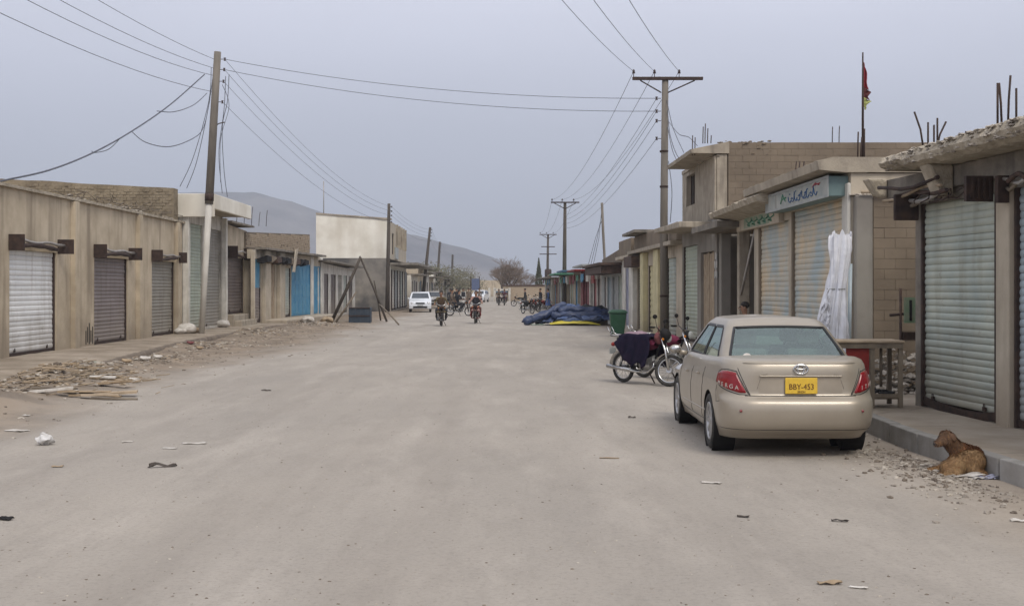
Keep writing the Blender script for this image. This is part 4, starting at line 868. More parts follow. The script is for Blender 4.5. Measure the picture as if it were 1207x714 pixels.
# -- far poles
def far_pole(px0, py0, px1, py1, y, label, group, arm=0, r=.12, arm2=False, zb=0, ms='pole_dk'):
    b_ = Vector((X(px0, y), y, zb)); t_ = Vector((X(px1, y), y, Z(py1, y))); o = thing('utility_pole', label, 'utility pole', b_, 0, group)
    mb = MB(b_); mb.tube([b_, b_.lerp(t_, .5), t_], [r * 1.2, r, r * .75], 8); mb.build('pole_shaft', M[ms], o); pts = []
    if arm:
        for k, (z_, w_) in enumerate(((t_.z - .1, arm),) + (((t_.z - 1.6, arm * .8), (t_.z - 2.5, arm)) if arm2 else ())):
            mb = MB(b_); mb.box((t_.x - w_ / 2, y - .2, z_), (t_.x + w_ / 2, y - .12, z_ + .1)); mb.build('crossarm', M['steel_dk'], o)
            if k == 0:
                pts = [insulator(o, b_, (t_.x + w_ * f, y - .16, z_ + .1), r=.07) for f in (-.46, -.1, .3)]
                for s in (-1, 1): mb = MB(b_); mb.tube([(t_.x + s * w_ * .38, y - .1, z_), (t_.x, y - .1, z_ - .45)], .03, 4); mb.build('brace', M['steel_dk'], o)
        low = [b_.lerp(t_, f) for f in (.88, .84, .8, .76)]
    else:
        low = [insulator(o, b_, b_.lerp(t_, f) + Vector((.08, 0, 0)), (.12, 0, 0), r=.06) for f in (.97, .93, .89, .83)]
    return o, pts, low
G1 = 'poles along the left side'; G2 = 'crossarm poles along the right side'
_, _, L2 = far_pole(456.5, 367, 458.5, 240, 86, 'straight dark pole standing against the cream building corner', G1, r=.14)
_, _, L3 = far_pole(497.5, 360, 507, 268, 121, 'dark pole leaning right just beyond the white hatchback', G1, r=.16)
_, _, L4 = far_pole(514, 356, 518.5, 285, 159, 'slightly leaning dark pole second beyond the cream building', G1, r=.17)
_, _, L5 = far_pole(532, 352, 533.5, 300, 215, 'farthest and shortest looking of the left side poles', G1, r=.22)
_, C2, R2_ = far_pole(665, 363, 666, 238, 92, 'crossarm pole rising behind the blue tarp heap', G2, arm=2.2, r=.15)
o3, C3, R3_ = far_pole(645, 358, 646, 276, 146, 'far crossarm pole with a transformer and extra arms', G2, arm=2.1, arm2=True, r=.16)
b3 = Vector((X(645, 146), 146, 0)); mb = MB(b3); mb.lathe([(0, 3.0), (.35, 3.0), (.42, 3.2), (.42, 3.9), (.3, 4.05), (0, 4.05)], (b3.x + .1, 145.6, 0), seg=10); mb.build('transformer', M['steel_dk'], o3)
for px, dz, lab in ((711, 0, 'bent bare post leaning above the shops right of the tarp heap'),):
    y = 63; b_ = Vector((X(712, y), y, 0)); o = thing('bare_post', lab, 'post', b_); mb = MB(b_); mb.tube([(X(712, y), y, 0), (X(712.5, y), y, 3.4), (X(710.8, y), y, 4.8), (X(709.5, y), y, Z(239, y))], .07, 7); mb.build('post_shaft', M['pole'], o)
    for k in range(3):
        y = 63; mb = MB((X(709, y), y, 3)); mb.tube([(X(709.5, y), y, Z(243 + 8 * k, y)), (X(706 - 2 * k, y), y, 4.4), (X(699 - 3 * k, y), y, 2.9)], .012, 4); solo(mb, 'cable', M['wire'], ('first', 'second', 'third')[k] + ' stay cable slanting down left from the bare post', 'cable', 'stay cables', (X(709, y), y, 3))
# -- wires: left pole towards the camera
for k, (z_, pn, s_) in enumerate(((9.5, 'topmost', 1.0), (9.2, 'second', 1.2), (8.95, 'third', 1.30), (8.4, 'lowest', 1.25))):
    a = lp(z_) + Vector((-.1, 0, 0)); wire(a, (-9.9 - .15 * k, -2, a.z + .1), s_, f'{pn} wire from the left pole out past the top left corner', .0085, 26)
for k in range(4): wire(LI[k], L2[k], .9, f'{("topmost", "second", "third", "lowest")[k]} wire from the left pole back to the cream building pole', .0085, 20)
wire(LI[0], RI[0], .35, 'upper of the two wires crossing the street between the near poles', .0085, 20)
wire(LI[1], RI[1], .38, 'lower of the two wires crossing the street between the near poles', .0085, 20)
for k, (p, e_) in enumerate(zip(CI, ((-5.3, -3), (-4.6, -3), (-3.9, -3)))): wire(p, (e_[0], e_[1], 8.7), .9, f'{("left", "middle", "right")[k]} wire from the near crossarm out over the top of the photo', .0085, 24)
for k in range(3): wire(CI[k], C2[k], .9, f'{("left", "middle", "right")[k]} wire between the near and second crossarm poles', .009, 18); wire(C2[k], C3[k], .7, f'{("left", "middle", "right")[k]} wire between the second and far crossarm poles', .009, 8)
for k in range(4):
    wire(RI[k], R2_[k], .75, f'{("topmost", "second", "third", "lowest")[k]} low voltage wire from the near right pole down the street', .009, 18)
    wire(L2[k], L3[k], .4, f'{("topmost", "second", "third", "lowest")[k]} wire between the cream building pole and the leaning pole', .009, 8)
    wire(L3[k], L4[k], .4, f'{("topmost", "second", "third", "lowest")[k]} wire between the two poles past the white hatchback', .009, 8)
    wire(L4[k], L5[k], .4, f'{("topmost", "second", "third", "lowest")[k]} wire between the last two left side poles', .009, 8)
# thick service cable and its loops
def P(px, py, y): return (X(px, y), y, Z(py, y))
cable([P(241, 88, 40.2), P(200, 124, 38), P(155, 155, 35.5), P(110, 180, 33), P(60, 200, 29.5), P(8, 212, 26.5), P(-25, 219, 25)], 'thick service cable swooping from the left pole to the low roof', .022)
cable([P(185, 131, 37.3), P(205, 132, 38.3), P(228, 124, 39.6), P(244, 110, 40.2)], 'short loop of cable hanging just left of the pole', .013)
cable([P(155, 155, 35.5), P(172, 168, 37), P(200, 173, 38.5), P(228, 163, 39.8), P(240, 150, 40.2), P(247, 120, 40.2)], 'long drooping loop of cable left of the pole', .014)
cable([P(142, 163, 34.8), P(128, 176, 35), P(112, 180, 35.4), P(108, 178, 35.4)], 'frayed cable end dangling from the service cable', .012)
for k, (c, lab) in enumerate((([(249, 80), (246, 120), (228, 185), (212, 220)], 'left drop cable from the pole to the corner shop roof'), ([(251, 90), (245, 130), (232, 190), (220, 222)], 'second drop cable from the pole to the corner shop roof'),
                              ([(266, 90), (264, 130), (258, 180), (262, 228)], 'drop cable down the right side of the pole'), ([(270, 88), (268, 120), (262, 150), (264, 200), (268, 232)], 'twisted drop cable right of the pole reaching the canopy'),
                              ([(262, 100), (270, 125), (260, 165), (260, 215)], 'slack cable wavering along the right of the pole'))):
    cable([P(px, py, 40.3 + .25 * i) for i, (px, py) in enumerate(c)], lab, .011)
for k, (c, lab) in enumerate((([(786, 118), (793, 150), (806, 180)], 'upper drop cable from the right pole to the two storey roof'), ([(787, 130), (790, 160), (800, 186), (812, 184)], 'middle drop cable from the right pole to the upper canopy'), ([(787, 150), (792, 175), (797, 188)], 'short drop cable from the right pole to the canopy corner'), ([(788, 190), (792, 225), (790, 262)], 'slack cable hanging beside the right pole down to the lower canopy'), ([(787, 142), (800, 158), (812, 162), (822, 172)], 'looping cable between the right pole and the roof rubble'))):
    cable([P(px, py, 36.9 - .8 * i) for i, (px, py) in enumerate(c)], lab, .011)
# -- flag
yf = 19.2; xf = X(1017, yf); fb = Vector((xf, yf, 3.76)); fl = thing('flag_pole', 'thin roof pole with a drooping red and green party flag', 'flag', fb)
mb = MB(fb); mb.tube([fb, (xf + .0, yf, 4.8), (xf, yf, Z(62, yf))], [.022, .018, .012], 6); mb.build('pole_shaft', M['steel_dk'], fl)
def fl_part(name, py0, py1, m, seed, w0, w1):
    z0_, z1_ = Z(py0, yf), Z(py1, yf)
    mb = MB(fb); mb.grid(lambda u, v: (xf + .01 + (w0 + (w1 - w0) * v) * u * (.8 + .2 * math.sin(7 * v + seed)), yf + .035 * math.sin(9 * u + 5 * v + seed) * u + .02, z0_ + (z1_ - z0_) * v - .08 * u), 10, 14); o = mb.build(name, m, fl); sol = o.modifiers.new('s', 'SOLIDIFY'); sol.thickness = .004
fl_part('flag_cloth', 71, 102, mat('flag_red', (.26, .03, .04), rough=.8, bump=.1), 0, .03, .12)
fl_part('flag_cloth', 102, 114, mat('flag_dark_red', (.10, .03, .03), rough=.8, bump=.1), 1, .12, .13)
fl_part('flag_cloth', 114, 124, mat('flag_green', (.36, .38, .14), rough=.8, bump=.1), 2, .13, .04)
# ------------------------------------------------------------------ THE SALOON CAR (local frame: rear face at y=0, forward +y, x to the right)
PAINT = mat('champagne_metallic_paint', (.365, .318, .25), (.33, .285, .225), 3, rough=.42, metal=.4, bump=.02, bsc=300, coat=.35, obj=True, spec=.5, dirt=((.40, .35, .28), .15, .55, .55))
GLASS = bpy.data.materials.new('tinted_glass'); GLASS.use_nodes = True
_t = GLASS.node_tree; _t.nodes.clear(); _o = _t.nodes.new("ShaderNodeOutputMaterial"); _a = _t.nodes.new("ShaderNodeBsdfTransparent"); _a.inputs[0].default_value = (.56, .74, .69, 1)
_g = _t.nodes.new("ShaderNodeBsdfGlossy"); _g.inputs["Roughness"].default_value = .03; _g.inputs[0].default_value = (.80, .92, .88, 1); _f = _t.nodes.new("ShaderNodeFresnel"); _f.inputs[0].default_value = 1.6
_m = _t.nodes.new("ShaderNodeMath"); _m.operation = 'MULTIPLY_ADD'; _m.inputs[1].default_value = .9; _m.inputs[2].default_value = .15
_mx = _t.nodes.new("ShaderNodeMixShader"); _t.links.new(_f.outputs[0], _m.inputs[0]); _t.links.new(_m.outputs[0], _mx.inputs[0]); _t.links.new(_a.outputs[0], _mx.inputs[1]); _t.links.new(_g.outputs[0], _mx.inputs[2]); _t.links.new(_mx.outputs[0], _o.inputs[0])
TRIM = mat('black_rubber_trim', (.02, .02, .021), rough=.5, bump=0, spec=.4)
LAMP = mat('red_lamp_lens', (.25, .003, .007), (.17, .002, .005), 30, rough=.25, bump=0, coat=.35, spec=.3, obj=True)
LAMPD = mat('dark_red_lamp_lens', (.20, .008, .012), rough=.12, bump=0, coat=1, spec=.6)
SEAT = mat('grey_seat_cloth', (.20, .20, .18), (.15, .15, .14), 8, rough=.9, bump=.1)
def lerpt(tab, z):
    if z <= tab[0][0]: return tab[0][1]
    for (a, b), (c, d) in zip(tab, tab[1:]):
        if z <= c: t = (z - a) / (c - a); return b + (d - b) * t
    return tab[-1][1]
def smt(tab, z):
    return sum(lerpt(tab, z + k) for k in (-.012, -.006, 0, .006, .012)) / 5
def make_car(name, label, cat, loc, rz, paint, detail=True, group=None, H=1.405):
    root = thing(name, label, cat, loc, rz, group)
    LEN, WB0, WB1 = 4.36, .93, 3.53
    YR = [(.20, .26), (.24, .20), (.28, .09), (.32, .04), (.36, .02), (.45, .0), (.55, .0), (.60, .02), (.635, .07), (.66, .095), (.80, .10), (.90, .10), (1.0, .115), (1.03, .13)]
    YF = [(.20, .25), (.3, .1), (.45, .02), (.6, .05), (.7, .12), (.85, .5), (1.03, .9)]
    WD = [(.18, .78), (.24, .80), (.34, .832), (.5, .846), (.66, .846), (.80, .825), (.92, .79), (1.03, .75)]
    def outline(s, z, w_, yr, yf, rr, rf, bow=.05):
        """closed plan outline: s in 0..1 from the rear centre along the left side to the front centre (mirrored for the right)"""
        # pieces: rear half-line, rear arc, side, front arc, front half-line
        L1 = w_ - rr; A = math.pi / 2 * rr; L2 = (LEN - yf - yr) - rr - rf; B = math.pi / 2 * rf; L3 = w_ - rf; T = L1 + A + L2 + B + L3
        d = s * T
        return d, L1, A, L2, B, L3
    # columns chosen at fixed fractions of each piece so that features line up through every height
    COL = [('r', i / 8) for i in range(8)] + [('a', i / 10) for i in range(10)] + [('s', i / 44) for i in range(44)] + [('b', i / 8) for i in range(8)] + [('f', i / 6) for i in range(7)]
    def pt(c, w_, yr, yf, rr, rf, bow=.045, fbow=.16):
        k, t = c
        if k == 'r': x = -(w_ - rr) * t; y = yr
        elif k == 'a': a = math.pi / 2 * t; x = -(w_ - rr) - rr * math.sin(a); y = yr + rr * (1 - math.cos(a))
        elif k == 's': x = -w_; y = yr + rr + (LEN - yf - yr - rr - rf) * t; 
        elif k == 'b': a = math.pi / 2 * t; x = -(w_ - rf) - rf * math.cos(a); y = LEN - yf - rf + rf * math.sin(a)
        else: x = -(w_ - rf) * (1 - t); y = LEN - yf
        q = abs(x) / .85
        if y < 1.2: y += bow * q * q * max(0, 1 - y / 1.2)
        if y > LEN - 1.2: y -= fbow * q * q * max(0, 1 - (LEN - y) / 1.2)
        if k == 's':
            tt = (y - LEN / 2) / (LEN / 2); x *= 1 - .035 * max(0, abs(tt) - .25) ** 1.2
        else: x *= 1 - .035 * .75 ** 1.2
        return x, y
    def shoulder(y):       # height where the side turns into the deck
        return lerpt([(0, .93), (.5, .93), (2.2, .875), (3.1, .84), (4.0, .72), (4.4, .60)], y)
    def topz(y): return lerpt([(0, 1.0), (.12, 1.015), (.6, 1.035), (1.2, 1.0), (2.9, .97), (3.15, .93), (3.8, .84), (4.2, .74), (4.4, .66)], y)
    rows = [.19, .22, .25, .28, .31, .34, .38, .43, .50, .56, .59, .605, .62, .635, .65, .67, .70, .75, .80, .85, .89]
    def body_pt(c, j):
        z = rows[j]; x, y = pt(c, smt(WD, z), smt(YR, z), lerpt(YF, z), .30 + .06 * (z - .2), .42)
        f = (shoulder(y) - .19) / (.93 - .19); 
        if y > 1.0: z = .19 + (z - .19) * (1 + (f - 1) * min(1, (y - 1) / 1.0))
        # side crease
        if c[0] == 's': x *= 1 + .006 * math.exp(-((z - .76) / .03) ** 2)
        return Vector((x, y, z))
    caps = [(.985, .5), (.955, .82), (.90, .95), (.78, 1.0), (.55, 1.02), (.25, 1.03), (.0, 1.035)]
    def cap_pt(c, j):
        s, h = caps[j]; p = body_pt(c, len(rows) - 1); ry = max(.9, min(3.6, p.y)); x = p.x * s; y = ry + (p.y - ry) * (s if s > .5 else s)
        if c[0] in 'sabrf' : pass
        z = p.z + (topz(y) - p.z) * h + (.0 if s > .8 else .006 * (1 - s))
        return Vector((x, y, z))
    nr, nc = len(rows), len(caps); cols_ = COL; n = len(cols_)
    mb = MB(); vs = []
    for j in range(nr + nc):
        for c in cols_: vs.append(body_pt(c, j) if j < nr else cap_pt(c, j - nr))
    fs = [(j * n + i + 1, j * n + i, (j + 1) * n + i, (j + 1) * n + i + 1) for j in range(nr + nc - 1) for i in range(n - 1)]
    def mirror(mb, vs, fs, mi=0, sm=True):
        mb.add(vs, fs, mi, sm); mb.add([(-v[0], v[1], v[2]) for v in vs], [f[::-1] for f in fs], mi, sm)
    mirror(mb, vs, fs); body = mb.build('body', [paint, TRIM], root)
    # weld the halves, cut the wheel arches
    bm = bmesh.new(); bm.from_mesh(body.data); bmesh.ops.remove_doubles(bm, verts=bm.verts, dist=.0008)
    bot = [e_ for e_ in bm.edges if e_.is_boundary]
    bmesh.ops.holes_fill(bm, edges=bot, sides=0)
    bmesh.ops.recalc_face_normals(bm, faces=bm.faces); bm.to_mesh(body.data); bm.free()
    for p in body.data.polygons: p.use_smooth = True
    RA = .345; bm = bmesh.new(); bm.from_mesh(body.data)
    def dist(co): return min(math.hypot(co.y - yw, co.z - .30) for yw in (WB0, WB1))
    for _ in range(2):
        ed = [e_ for e_ in bm.edges if abs(e_.verts[0].co.x) > .5 and .26 < dist((e_.verts[0].co + e_.verts[1].co) / 2) < .43 and e_.calc_length() > .02]
        bmesh.ops.subdivide_edges(bm, edges=ed, cuts=1, use_grid_fill=True)
    bmesh.ops.delete(bm, geom=[f for f in bm.faces if abs(f.calc_center_median().x) > .52 and dist(f.calc_center_median()) < RA], context='FACES')
    for v in bm.verts:
        if v.is_boundary and abs(v.co.x) > .5 and v.co.z > .0:
            yw = min((WB0, WB1), key=lambda q: abs(v.co.y - q)); dy, dz = v.co.y - yw, v.co.z - .30; d_ = math.hypot(dy, dz)
            if abs(d_ - RA) < .05: v.co.y = yw + dy / d_ * RA; v.co.z = .30 + dz / d_ * RA
    bm.to_mesh(body.data); bm.free()
    for p in body.data.polygons: p.use_smooth = True
    # ---- greenhouse
    ZB, ZT = .92, H
    GY0 = [(0, .50), (.12, .60), (.9, 1.16), (1, 1.28)]; GY1 = [(0, .88), (.9, 1.62), (1, 1.78)]      # rear / front setback against height fraction
    GW = [(0, .745), (.3, .70), (.85, .585), (.95, .555), (1, .53)]
    gro = [0, .06, .12, .3, .5, .7, .84, .89, .94, .97, 1.0]
    GC = [('r', i / 8) for i in range(8)] + [('a', i / 6) for i in range(6)] + [('s', i / 30) for i in range(30)] + [('b', i / 5) for i in range(5)] + [('f', i / 6) for i in range(7)]
    def gp(c, f, out_=0.):
        w_ = lerpt(GW, f) + out_; yr = lerpt(GY0, f) - out_; yf = lerpt(GY1, f) - out_
        x, y = pt(c, w_, yr, yf, .14, .2, bow=.12, fbow=.3)
        q = abs(x) / .75
        if f > .9: pass
        z = ZB + (ZT - ZB) * f
        z -= .035 * q * q * f
        return Vector((x, y, z))
    def is_win(i, j):
        k, t = GC[i]; f = gro[j]
        if f < .06 - 1e-6 or gro[j] >= .84 - 1e-6: return None
        if k == 'r' and True: return 'rear'
        if k == 'a' and t < .30: return 'rear'
        if k == 's' and 3 / 30 <= t < 14 / 30 and f >= .10: return 'sideR'
        if k == 's' and 15 / 30 <= t < 27 / 30 and f >= .10: return 'sideF'
        if k == 'f' or (k == 'b' and t > .6): return 'front'
    n2 = len(GC); vs = [gp(c, f) for f in gro for c in GC]
    fb, ft = [], []
    for j in range(len(gro) - 1):
        for i in range(n2 - 1):
            q = (j * n2 + i + 1, j * n2 + i, (j + 1) * n2 + i, (j + 1) * n2 + i + 1)
            if is_win(i, j): continue
            nb_ = any(is_win(a, b) for a, b in ((i - 1, j), (i + 1, j), (i, j - 1), (i, j + 1)) if 0 <= a < n2 - 1 and 0 <= b < len(gro) - 1)
            k = GC[i][0]; (ft if nb_ and (k == 's' and j > 0) else fb).append(q)
    # roof
    base_i = (len(gro) - 1) * n2; rv = list(vs)
    rings = [(.97, .35), (.90, .62), (.75, .85), (.5, .96), (.2, 1), (0, 1)]
    for s, h in rings:
        for c in GC:
            p = gp(c, 1.0); cy = 2.0; yy = cy + (p.y - cy) * (s if True else 1); rv.append(Vector((p.x * s, yy, p.z + .035 * h + .0)))
    for r_ in range(len(rings)):
        a_ = (len(gro) - 1 + r_) * n2; b_ = (len(gro) + r_) * n2
        for i in range(n2 - 1): fb.append((a_ + i + 1, a_ + i, b_ + i, b_ + i + 1))
    mb = MB(); mirror(mb, rv, fb, 0); mirror(mb, rv, ft, 1)
    cab = mb.build('cabin', [paint, TRIM], root); bm = bmesh.new(); bm.from_mesh(cab.data); bmesh.ops.remove_doubles(bm, verts=bm.verts, dist=.0008); bm.to_mesh(cab.data); bm.free()
    # glass
    def glass(kind, name):
        for side in ((0,) if kind in ('rear', 'front') else (-1, 1)):
            mb = MB(); F_ = [(j * n2 + i + 1, j * n2 + i, (j + 1) * n2 + i, (j + 1) * n2 + i + 1) for j in range(len(gro) - 1) for i in range(n2 - 1) if is_win(i, j) == kind]
            V_ = [gp(c, f, .004 if kind in ('rear', 'front') else -.004) for f in gro for c in GC]
            if side <= 0: mb.add(V_, F_, 0, True)
            if side >= 0: mb.add([(-v.x, v.y, v.z) for v in V_], [f[::-1] for f in F_], 0, True)
            used = sorted({a for f in mb.f for a in f}); mp_ = {a: i for i, a in enumerate(used)}; mb.v = [mb.v[a] for a in used]; mb.f = [tuple(mp_[a] for a in f) for f in mb.f]
            g_ = mb.build(name, GLASS, root)
            bm = bmesh.new(); bm.from_mesh(g_.data); bmesh.ops.remove_doubles(bm, verts=bm.verts, dist=.001)
            # rubber surround following the pane's edge
            be = [e_ for e_ in bm.edges if e_.is_boundary]; nxt = {}
            for e_ in be:
                for v in e_.verts: nxt.setdefault(v, []).append(e_.other_vert(v))
            st = next(iter(nxt)); loop = [st]; prev = None; cur = st
            while True:
                nn_ = [v for v in nxt[cur] if v is not prev]
                if not nn_: break
                prev, cur = cur, nn_[0]
                if cur is st: break
                loop.append(cur)
            pts = [v.co.copy() for v in loop]; bm.to_mesh(g_.data); bm.free()
            # smooth corners
            mb2 = MB(); mb2.tube(pts, .016 if kind in ('rear', 'front') else .011, 6, closed=True); mb2.build('window_seal', TRIM, g_)
    glass('rear', 'rear_window'); glass('front', 'windscreen'); glass('sideR', 'rear_side_window'); glass('sideF', 'front_side_window')
    # ---- wheels
    def wheel(x, y, s):
        o = bpy.data.objects.new('wheel', None); col.objects.link(o); o.parent = root; o.location = (x, y, .305)
        mb = MB(); mb.lathe([(.20, -.085), (.225, -.10), (.27, -.105), (.297, -.09), (.305, -.06), (.302, 0), (.305, .06), (.297, .09), (.27, .105), (.225, .10), (.20, .085)], (0, 0, 0), 'X', 40); mb.build('tyre', M['rubber'], o)
        mb = MB(); mb.lathe([(.205, -.09 * s), (.205, .098 * s), (.19, .10 * s), (.18, .07 * s), (.17, -.02 * s)], (0, 0, 0), 'X', 32); mb.lathe([(.0, .085 * s), (.035, .085 * s), (.045, .07 * s), (.045, .0)], (0, 0, 0), 'X', 16)
        for k in range(10):
            a = 2 * math.pi * k / 10; u = Vector((0, math.cos(a), math.sin(a))); v = Vector((0, -math.sin(a), math.cos(a)))
            P_ = [u * .03 + v * .016, u * .03 - v * .016, u * .195 - v * .024, u * .195 + v * .024]
            mb.hexa([p + Vector((.045 * s, 0, 0)) for p in P_] + [p + Vector((.078 * s if i < 2 else .088 * s, 0, 0)) for i, p in enumerate(P_)])
        mb.build('rim', M['alu'], o)
        mb = MB(); mb.lathe([(0, .02 * s), (.17, .02 * s), (.17, .0), (0, .0)], (0, 0, 0), 'X', 24); mb.build('brake_disc', M['steel_dk'], o)
        return o
    for y in (WB0, WB1):
        for s in (-1, 1): wheel(s * .735, y, s)
    mb = MB(); mb.box((-.66, .45, .20), (.66, 4.05, .42)); mb.box((-.5, .3, .26), (.5, .5, .4)); mb.build('underbody', M['black'], root)
    mb = MB()
    for y in (WB0, WB1):
        for s in (-1, 1): mb = MB(); mb.lathe([(.345, -.20), (.345, .045)] if s > 0 else [(.345, -.045), (.345, .20)], (s * .79, y, .30), 'X', 40); mb.v = [Vector((v.x, v.y, v.z)) for v in mb.v]; mb.build('wheel_arch_liner', M['black'], root)
    # ---- surface decals that follow the skin
    def sp(sx, z, out_=.004):           # point on the rear/side skin at plan distance sx from the rear centre (left side), negative mirrors
        zz = z; w_ = smt(WD, zz); yr = smt(YR, zz); rr = .30 + .06 * (zz - .2); L1 = w_ - rr; A = math.pi / 2 * rr; s = abs(sx)
        if s < L1: c = ('r', s / L1)
        elif s < L1 + A: c = ('a', (s - L1) / A)
        else: c = ('s', (s - L1 - A) / (LEN - lerpt(YF, zz) - yr - rr - .42))
        x, y = pt(c, w_, yr, lerpt(YF, zz), rr, .42)
        if c[0] == 's':
            f = (shoulder(y) - .19) / (.93 - .19)
            if y > 1.0: zz = .19 + (zz - .19) * (1 + (f - 1) * min(1, (y - 1) / 1.0))
            x *= 1 + .006 * math.exp(-((zz - .76) / .03) ** 2)
        # outward direction
        nrm = Vector((0, -1, 0)) if c[0] == 'r' else Vector((-math.sin(math.pi / 2 * c[1]), -math.cos(math.pi / 2 * c[1]), 0)) if c[0] == 'a' else Vector((-1, 0, 0))
        p = Vector((x, y, zz)) + nrm * out_
        if sx > 0: pass
        return Vector((p.x if sx >= 0 else -p.x, p.y, p.z))      # sx>=0: left side of the car (x negative)
    def strip_(pts, w_=.006, out_=.0025, m=TRIM, name='seam', parent=None):
        P_ = []
        for (a, b), (c, d) in zip(pts, pts[1:]):
            k = max(1 if len(pts) > 20 else 2, int(math.hypot(c - a, d - b) / .05))
            P_ += [(a + (c - a) * i / k, b + (d - b) * i / k) for i in range(k)]
        P_.append(pts[-1]); mb = MB(); mb.tube([sp(a, b, out_ - .004) for a, b in P_], w_, 6); return mb.build(name, m, parent or root)
    def patch(top_, bot_, out_, m, name, parent=None, nu=16, nv=8, mir=1):
        # top_/bot_: polylines [(s, z)...] interpolated together, raised lens with closed rim
        def pl_(tab, u):
            k = u * (len(tab) - 1); i = min(len(tab) - 2, int(k)); t = k - i; return (tab[i][0] + (tab[i + 1][0] - tab[i][0]) * t, tab[i][1] + (tab[i + 1][1] - tab[i][1]) * t)
        def fn(u, v):
            a, b = pl_(top_, u), pl_(bot_, u); s = a[0] + (b[0] - a[0]) * v; z = a[1] + (b[1] - a[1]) * v
            ed = min(u, 1 - u, v, 1 - v); return sp(mir * s, z, out_ if ed > .001 else -.01)
        mb = MB(); mb.grid(lambda u, v: fn(u, v), nu, nv); o = mb.build(name, m, parent or root); return o
    # boot lid, bumper, lamps
    for mir in (1, -1):
        lt = patch([(.70, .885), (.75, .895), (.82, .90), (.94, .895), (1.05, .86)], [(.57, .668), (.66, .670), (.77, .695), (.93, .735), (1.05, .775)], .014, LAMP, 'tail_light', None, 20, 12, mir)
        strip_([(mir * a, b) for a, b in ((.695, .895), (.56, .660), (.66, .660), (.77, .685), (.93, .725), (1.06, .768), (1.06, .868), (.94, .905), (.82, .91), (.695, .895))], .005, .004, TRIM, 'lamp_gasket', lt)
        if detail:
            s_ = [sp(mir * q, .742, .019) for q in (.66, .94)]; mid_ = (s_[0] + s_[1]) / 2; ang = math.atan2(s_[1].y - s_[0].y, s_[1].x - s_[0].x)
            if mir == 1:
                for k, ch in enumerate('MERGA'):
                    q = sp(.93 - .062 * k, .765 - .009 * k, .018); q2 = sp(.93 - .062 * k - .03, .765, .018); text(ch, 'sticker_letter', lt, q, .062, M['litter'], (R(90), 0, math.atan2(q2.y - q.y, q2.x - q.x)), .001)
            else:
                for k, ch in enumerate('ITIKA'):
                    q = sp(-(.68 + .062 * k), .728 + .009 * k, .018); q2 = sp(-(.68 + .062 * k + .03), .74, .018); text(ch, 'sticker_letter', lt, q, .062, M['litter'], (R(90), 0, math.atan2(q2.y - q.y, q2.x - q.x)), .001)
        strip_([(mir * a, b) for a, b in ((.0, .648), (.3, .648), (.6, .650))], .007, .002)
        strip_([(mir * a, b) for a, b in ((.545, .652), (.665, .895), (.68, .93))], .005, .002)
        strip_([(mir * a, b) for a, b in ((1.04, .735), (1.10, .62), (1.14, .56))], .005, .002)
        strip_([(mir * .98, .58), (mir * 1.14, .56)], .004, .002)
    # plate recess, plate, emblem, handle bar
    mb = MB()
    def rp(x, z, o_): q = sp(abs(x), z, o_); return Vector((x, q.y, z))
    mb.grid(lambda u, v: rp(-.42 + .84 * u - (.02 * (1 - 2 * u) * v), .845 - .165 * v, -.0 + .002), 20, 5); rc = mb.build('plate_recess', mat('champagne_paint_shaded_recess', (.40, .345, .27), rough=.4, metal=.4, bump=0, coat=.5), root)
    mb = MB(); mb.grid(lambda u, v: rp(-.43 + .86 * u, .862 - .022 * v, .004 + .022 * math.sin(math.pi * v)), 20, 6); mb.build('handle_bar', paint, root)
    mb = MB(); mb.box((-.17, -.0, -.082), (.17, .012, .082)); plate = mb.build('number_plate', mat('yellow_plate', (.72, .47, .05), (.62, .40, .05), 20, rough=.5, bump=.05, obj=True), root); plate.location = (.0, .068, .755); bevel(plate, .006, 2)
    PT = mat('plate_print', (.09, .03, .02), rough=.6, bump=0)
    if detail:
        text('BBY-453', 'plate_number', plate, (0, -.002, -.012), .082, PT, ext=.001, sx=.92); text('SINDH', 'plate_text', plate, (0, -.002, -.062), .028, PT, ext=.001)
    mb = MB(); E_ = [rp(.075 * math.cos(t), .925 + .048 * math.sin(t), .014) for t in [2 * math.pi * k / 28 for k in range(28)]]; mb.tube(E_, .007, 6, closed=True)
    mb.tube([rp(.034 * math.cos(t), .925 + .045 * math.sin(t), .014) for t in [2 * math.pi * k / 20 for k in range(20)]], .006, 6, closed=True)
    mb.tube([rp(.06 * math.cos(t), .945 + .022 * math.sin(t), .016) for t in [2 * math.pi * k / 20 for k in range(20)]], .006, 6, closed=True); mb.build('badge', M['chrome'], root)
    for mir in (1, -1):
        p = sp(mir * .66, .50, .0); mb = MB(); mb.ball(p, .017, 8); mb.build('reflector', LAMPD, root)
        mb = MB(); q = sp(mir * .70, 1.0, 0); 
    for mir in (1, -1):
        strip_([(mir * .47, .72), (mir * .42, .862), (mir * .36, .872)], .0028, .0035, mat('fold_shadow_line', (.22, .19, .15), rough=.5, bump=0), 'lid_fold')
    strip_([(-.62, .985), (0, .992), (.62, .985)], .004, .004, paint, 'lid_edge')
    # bumper lower lip
    strip_([(-1.0, .305), (1.0, .305)], .006, .0, TRIM, 'bumper_lip')
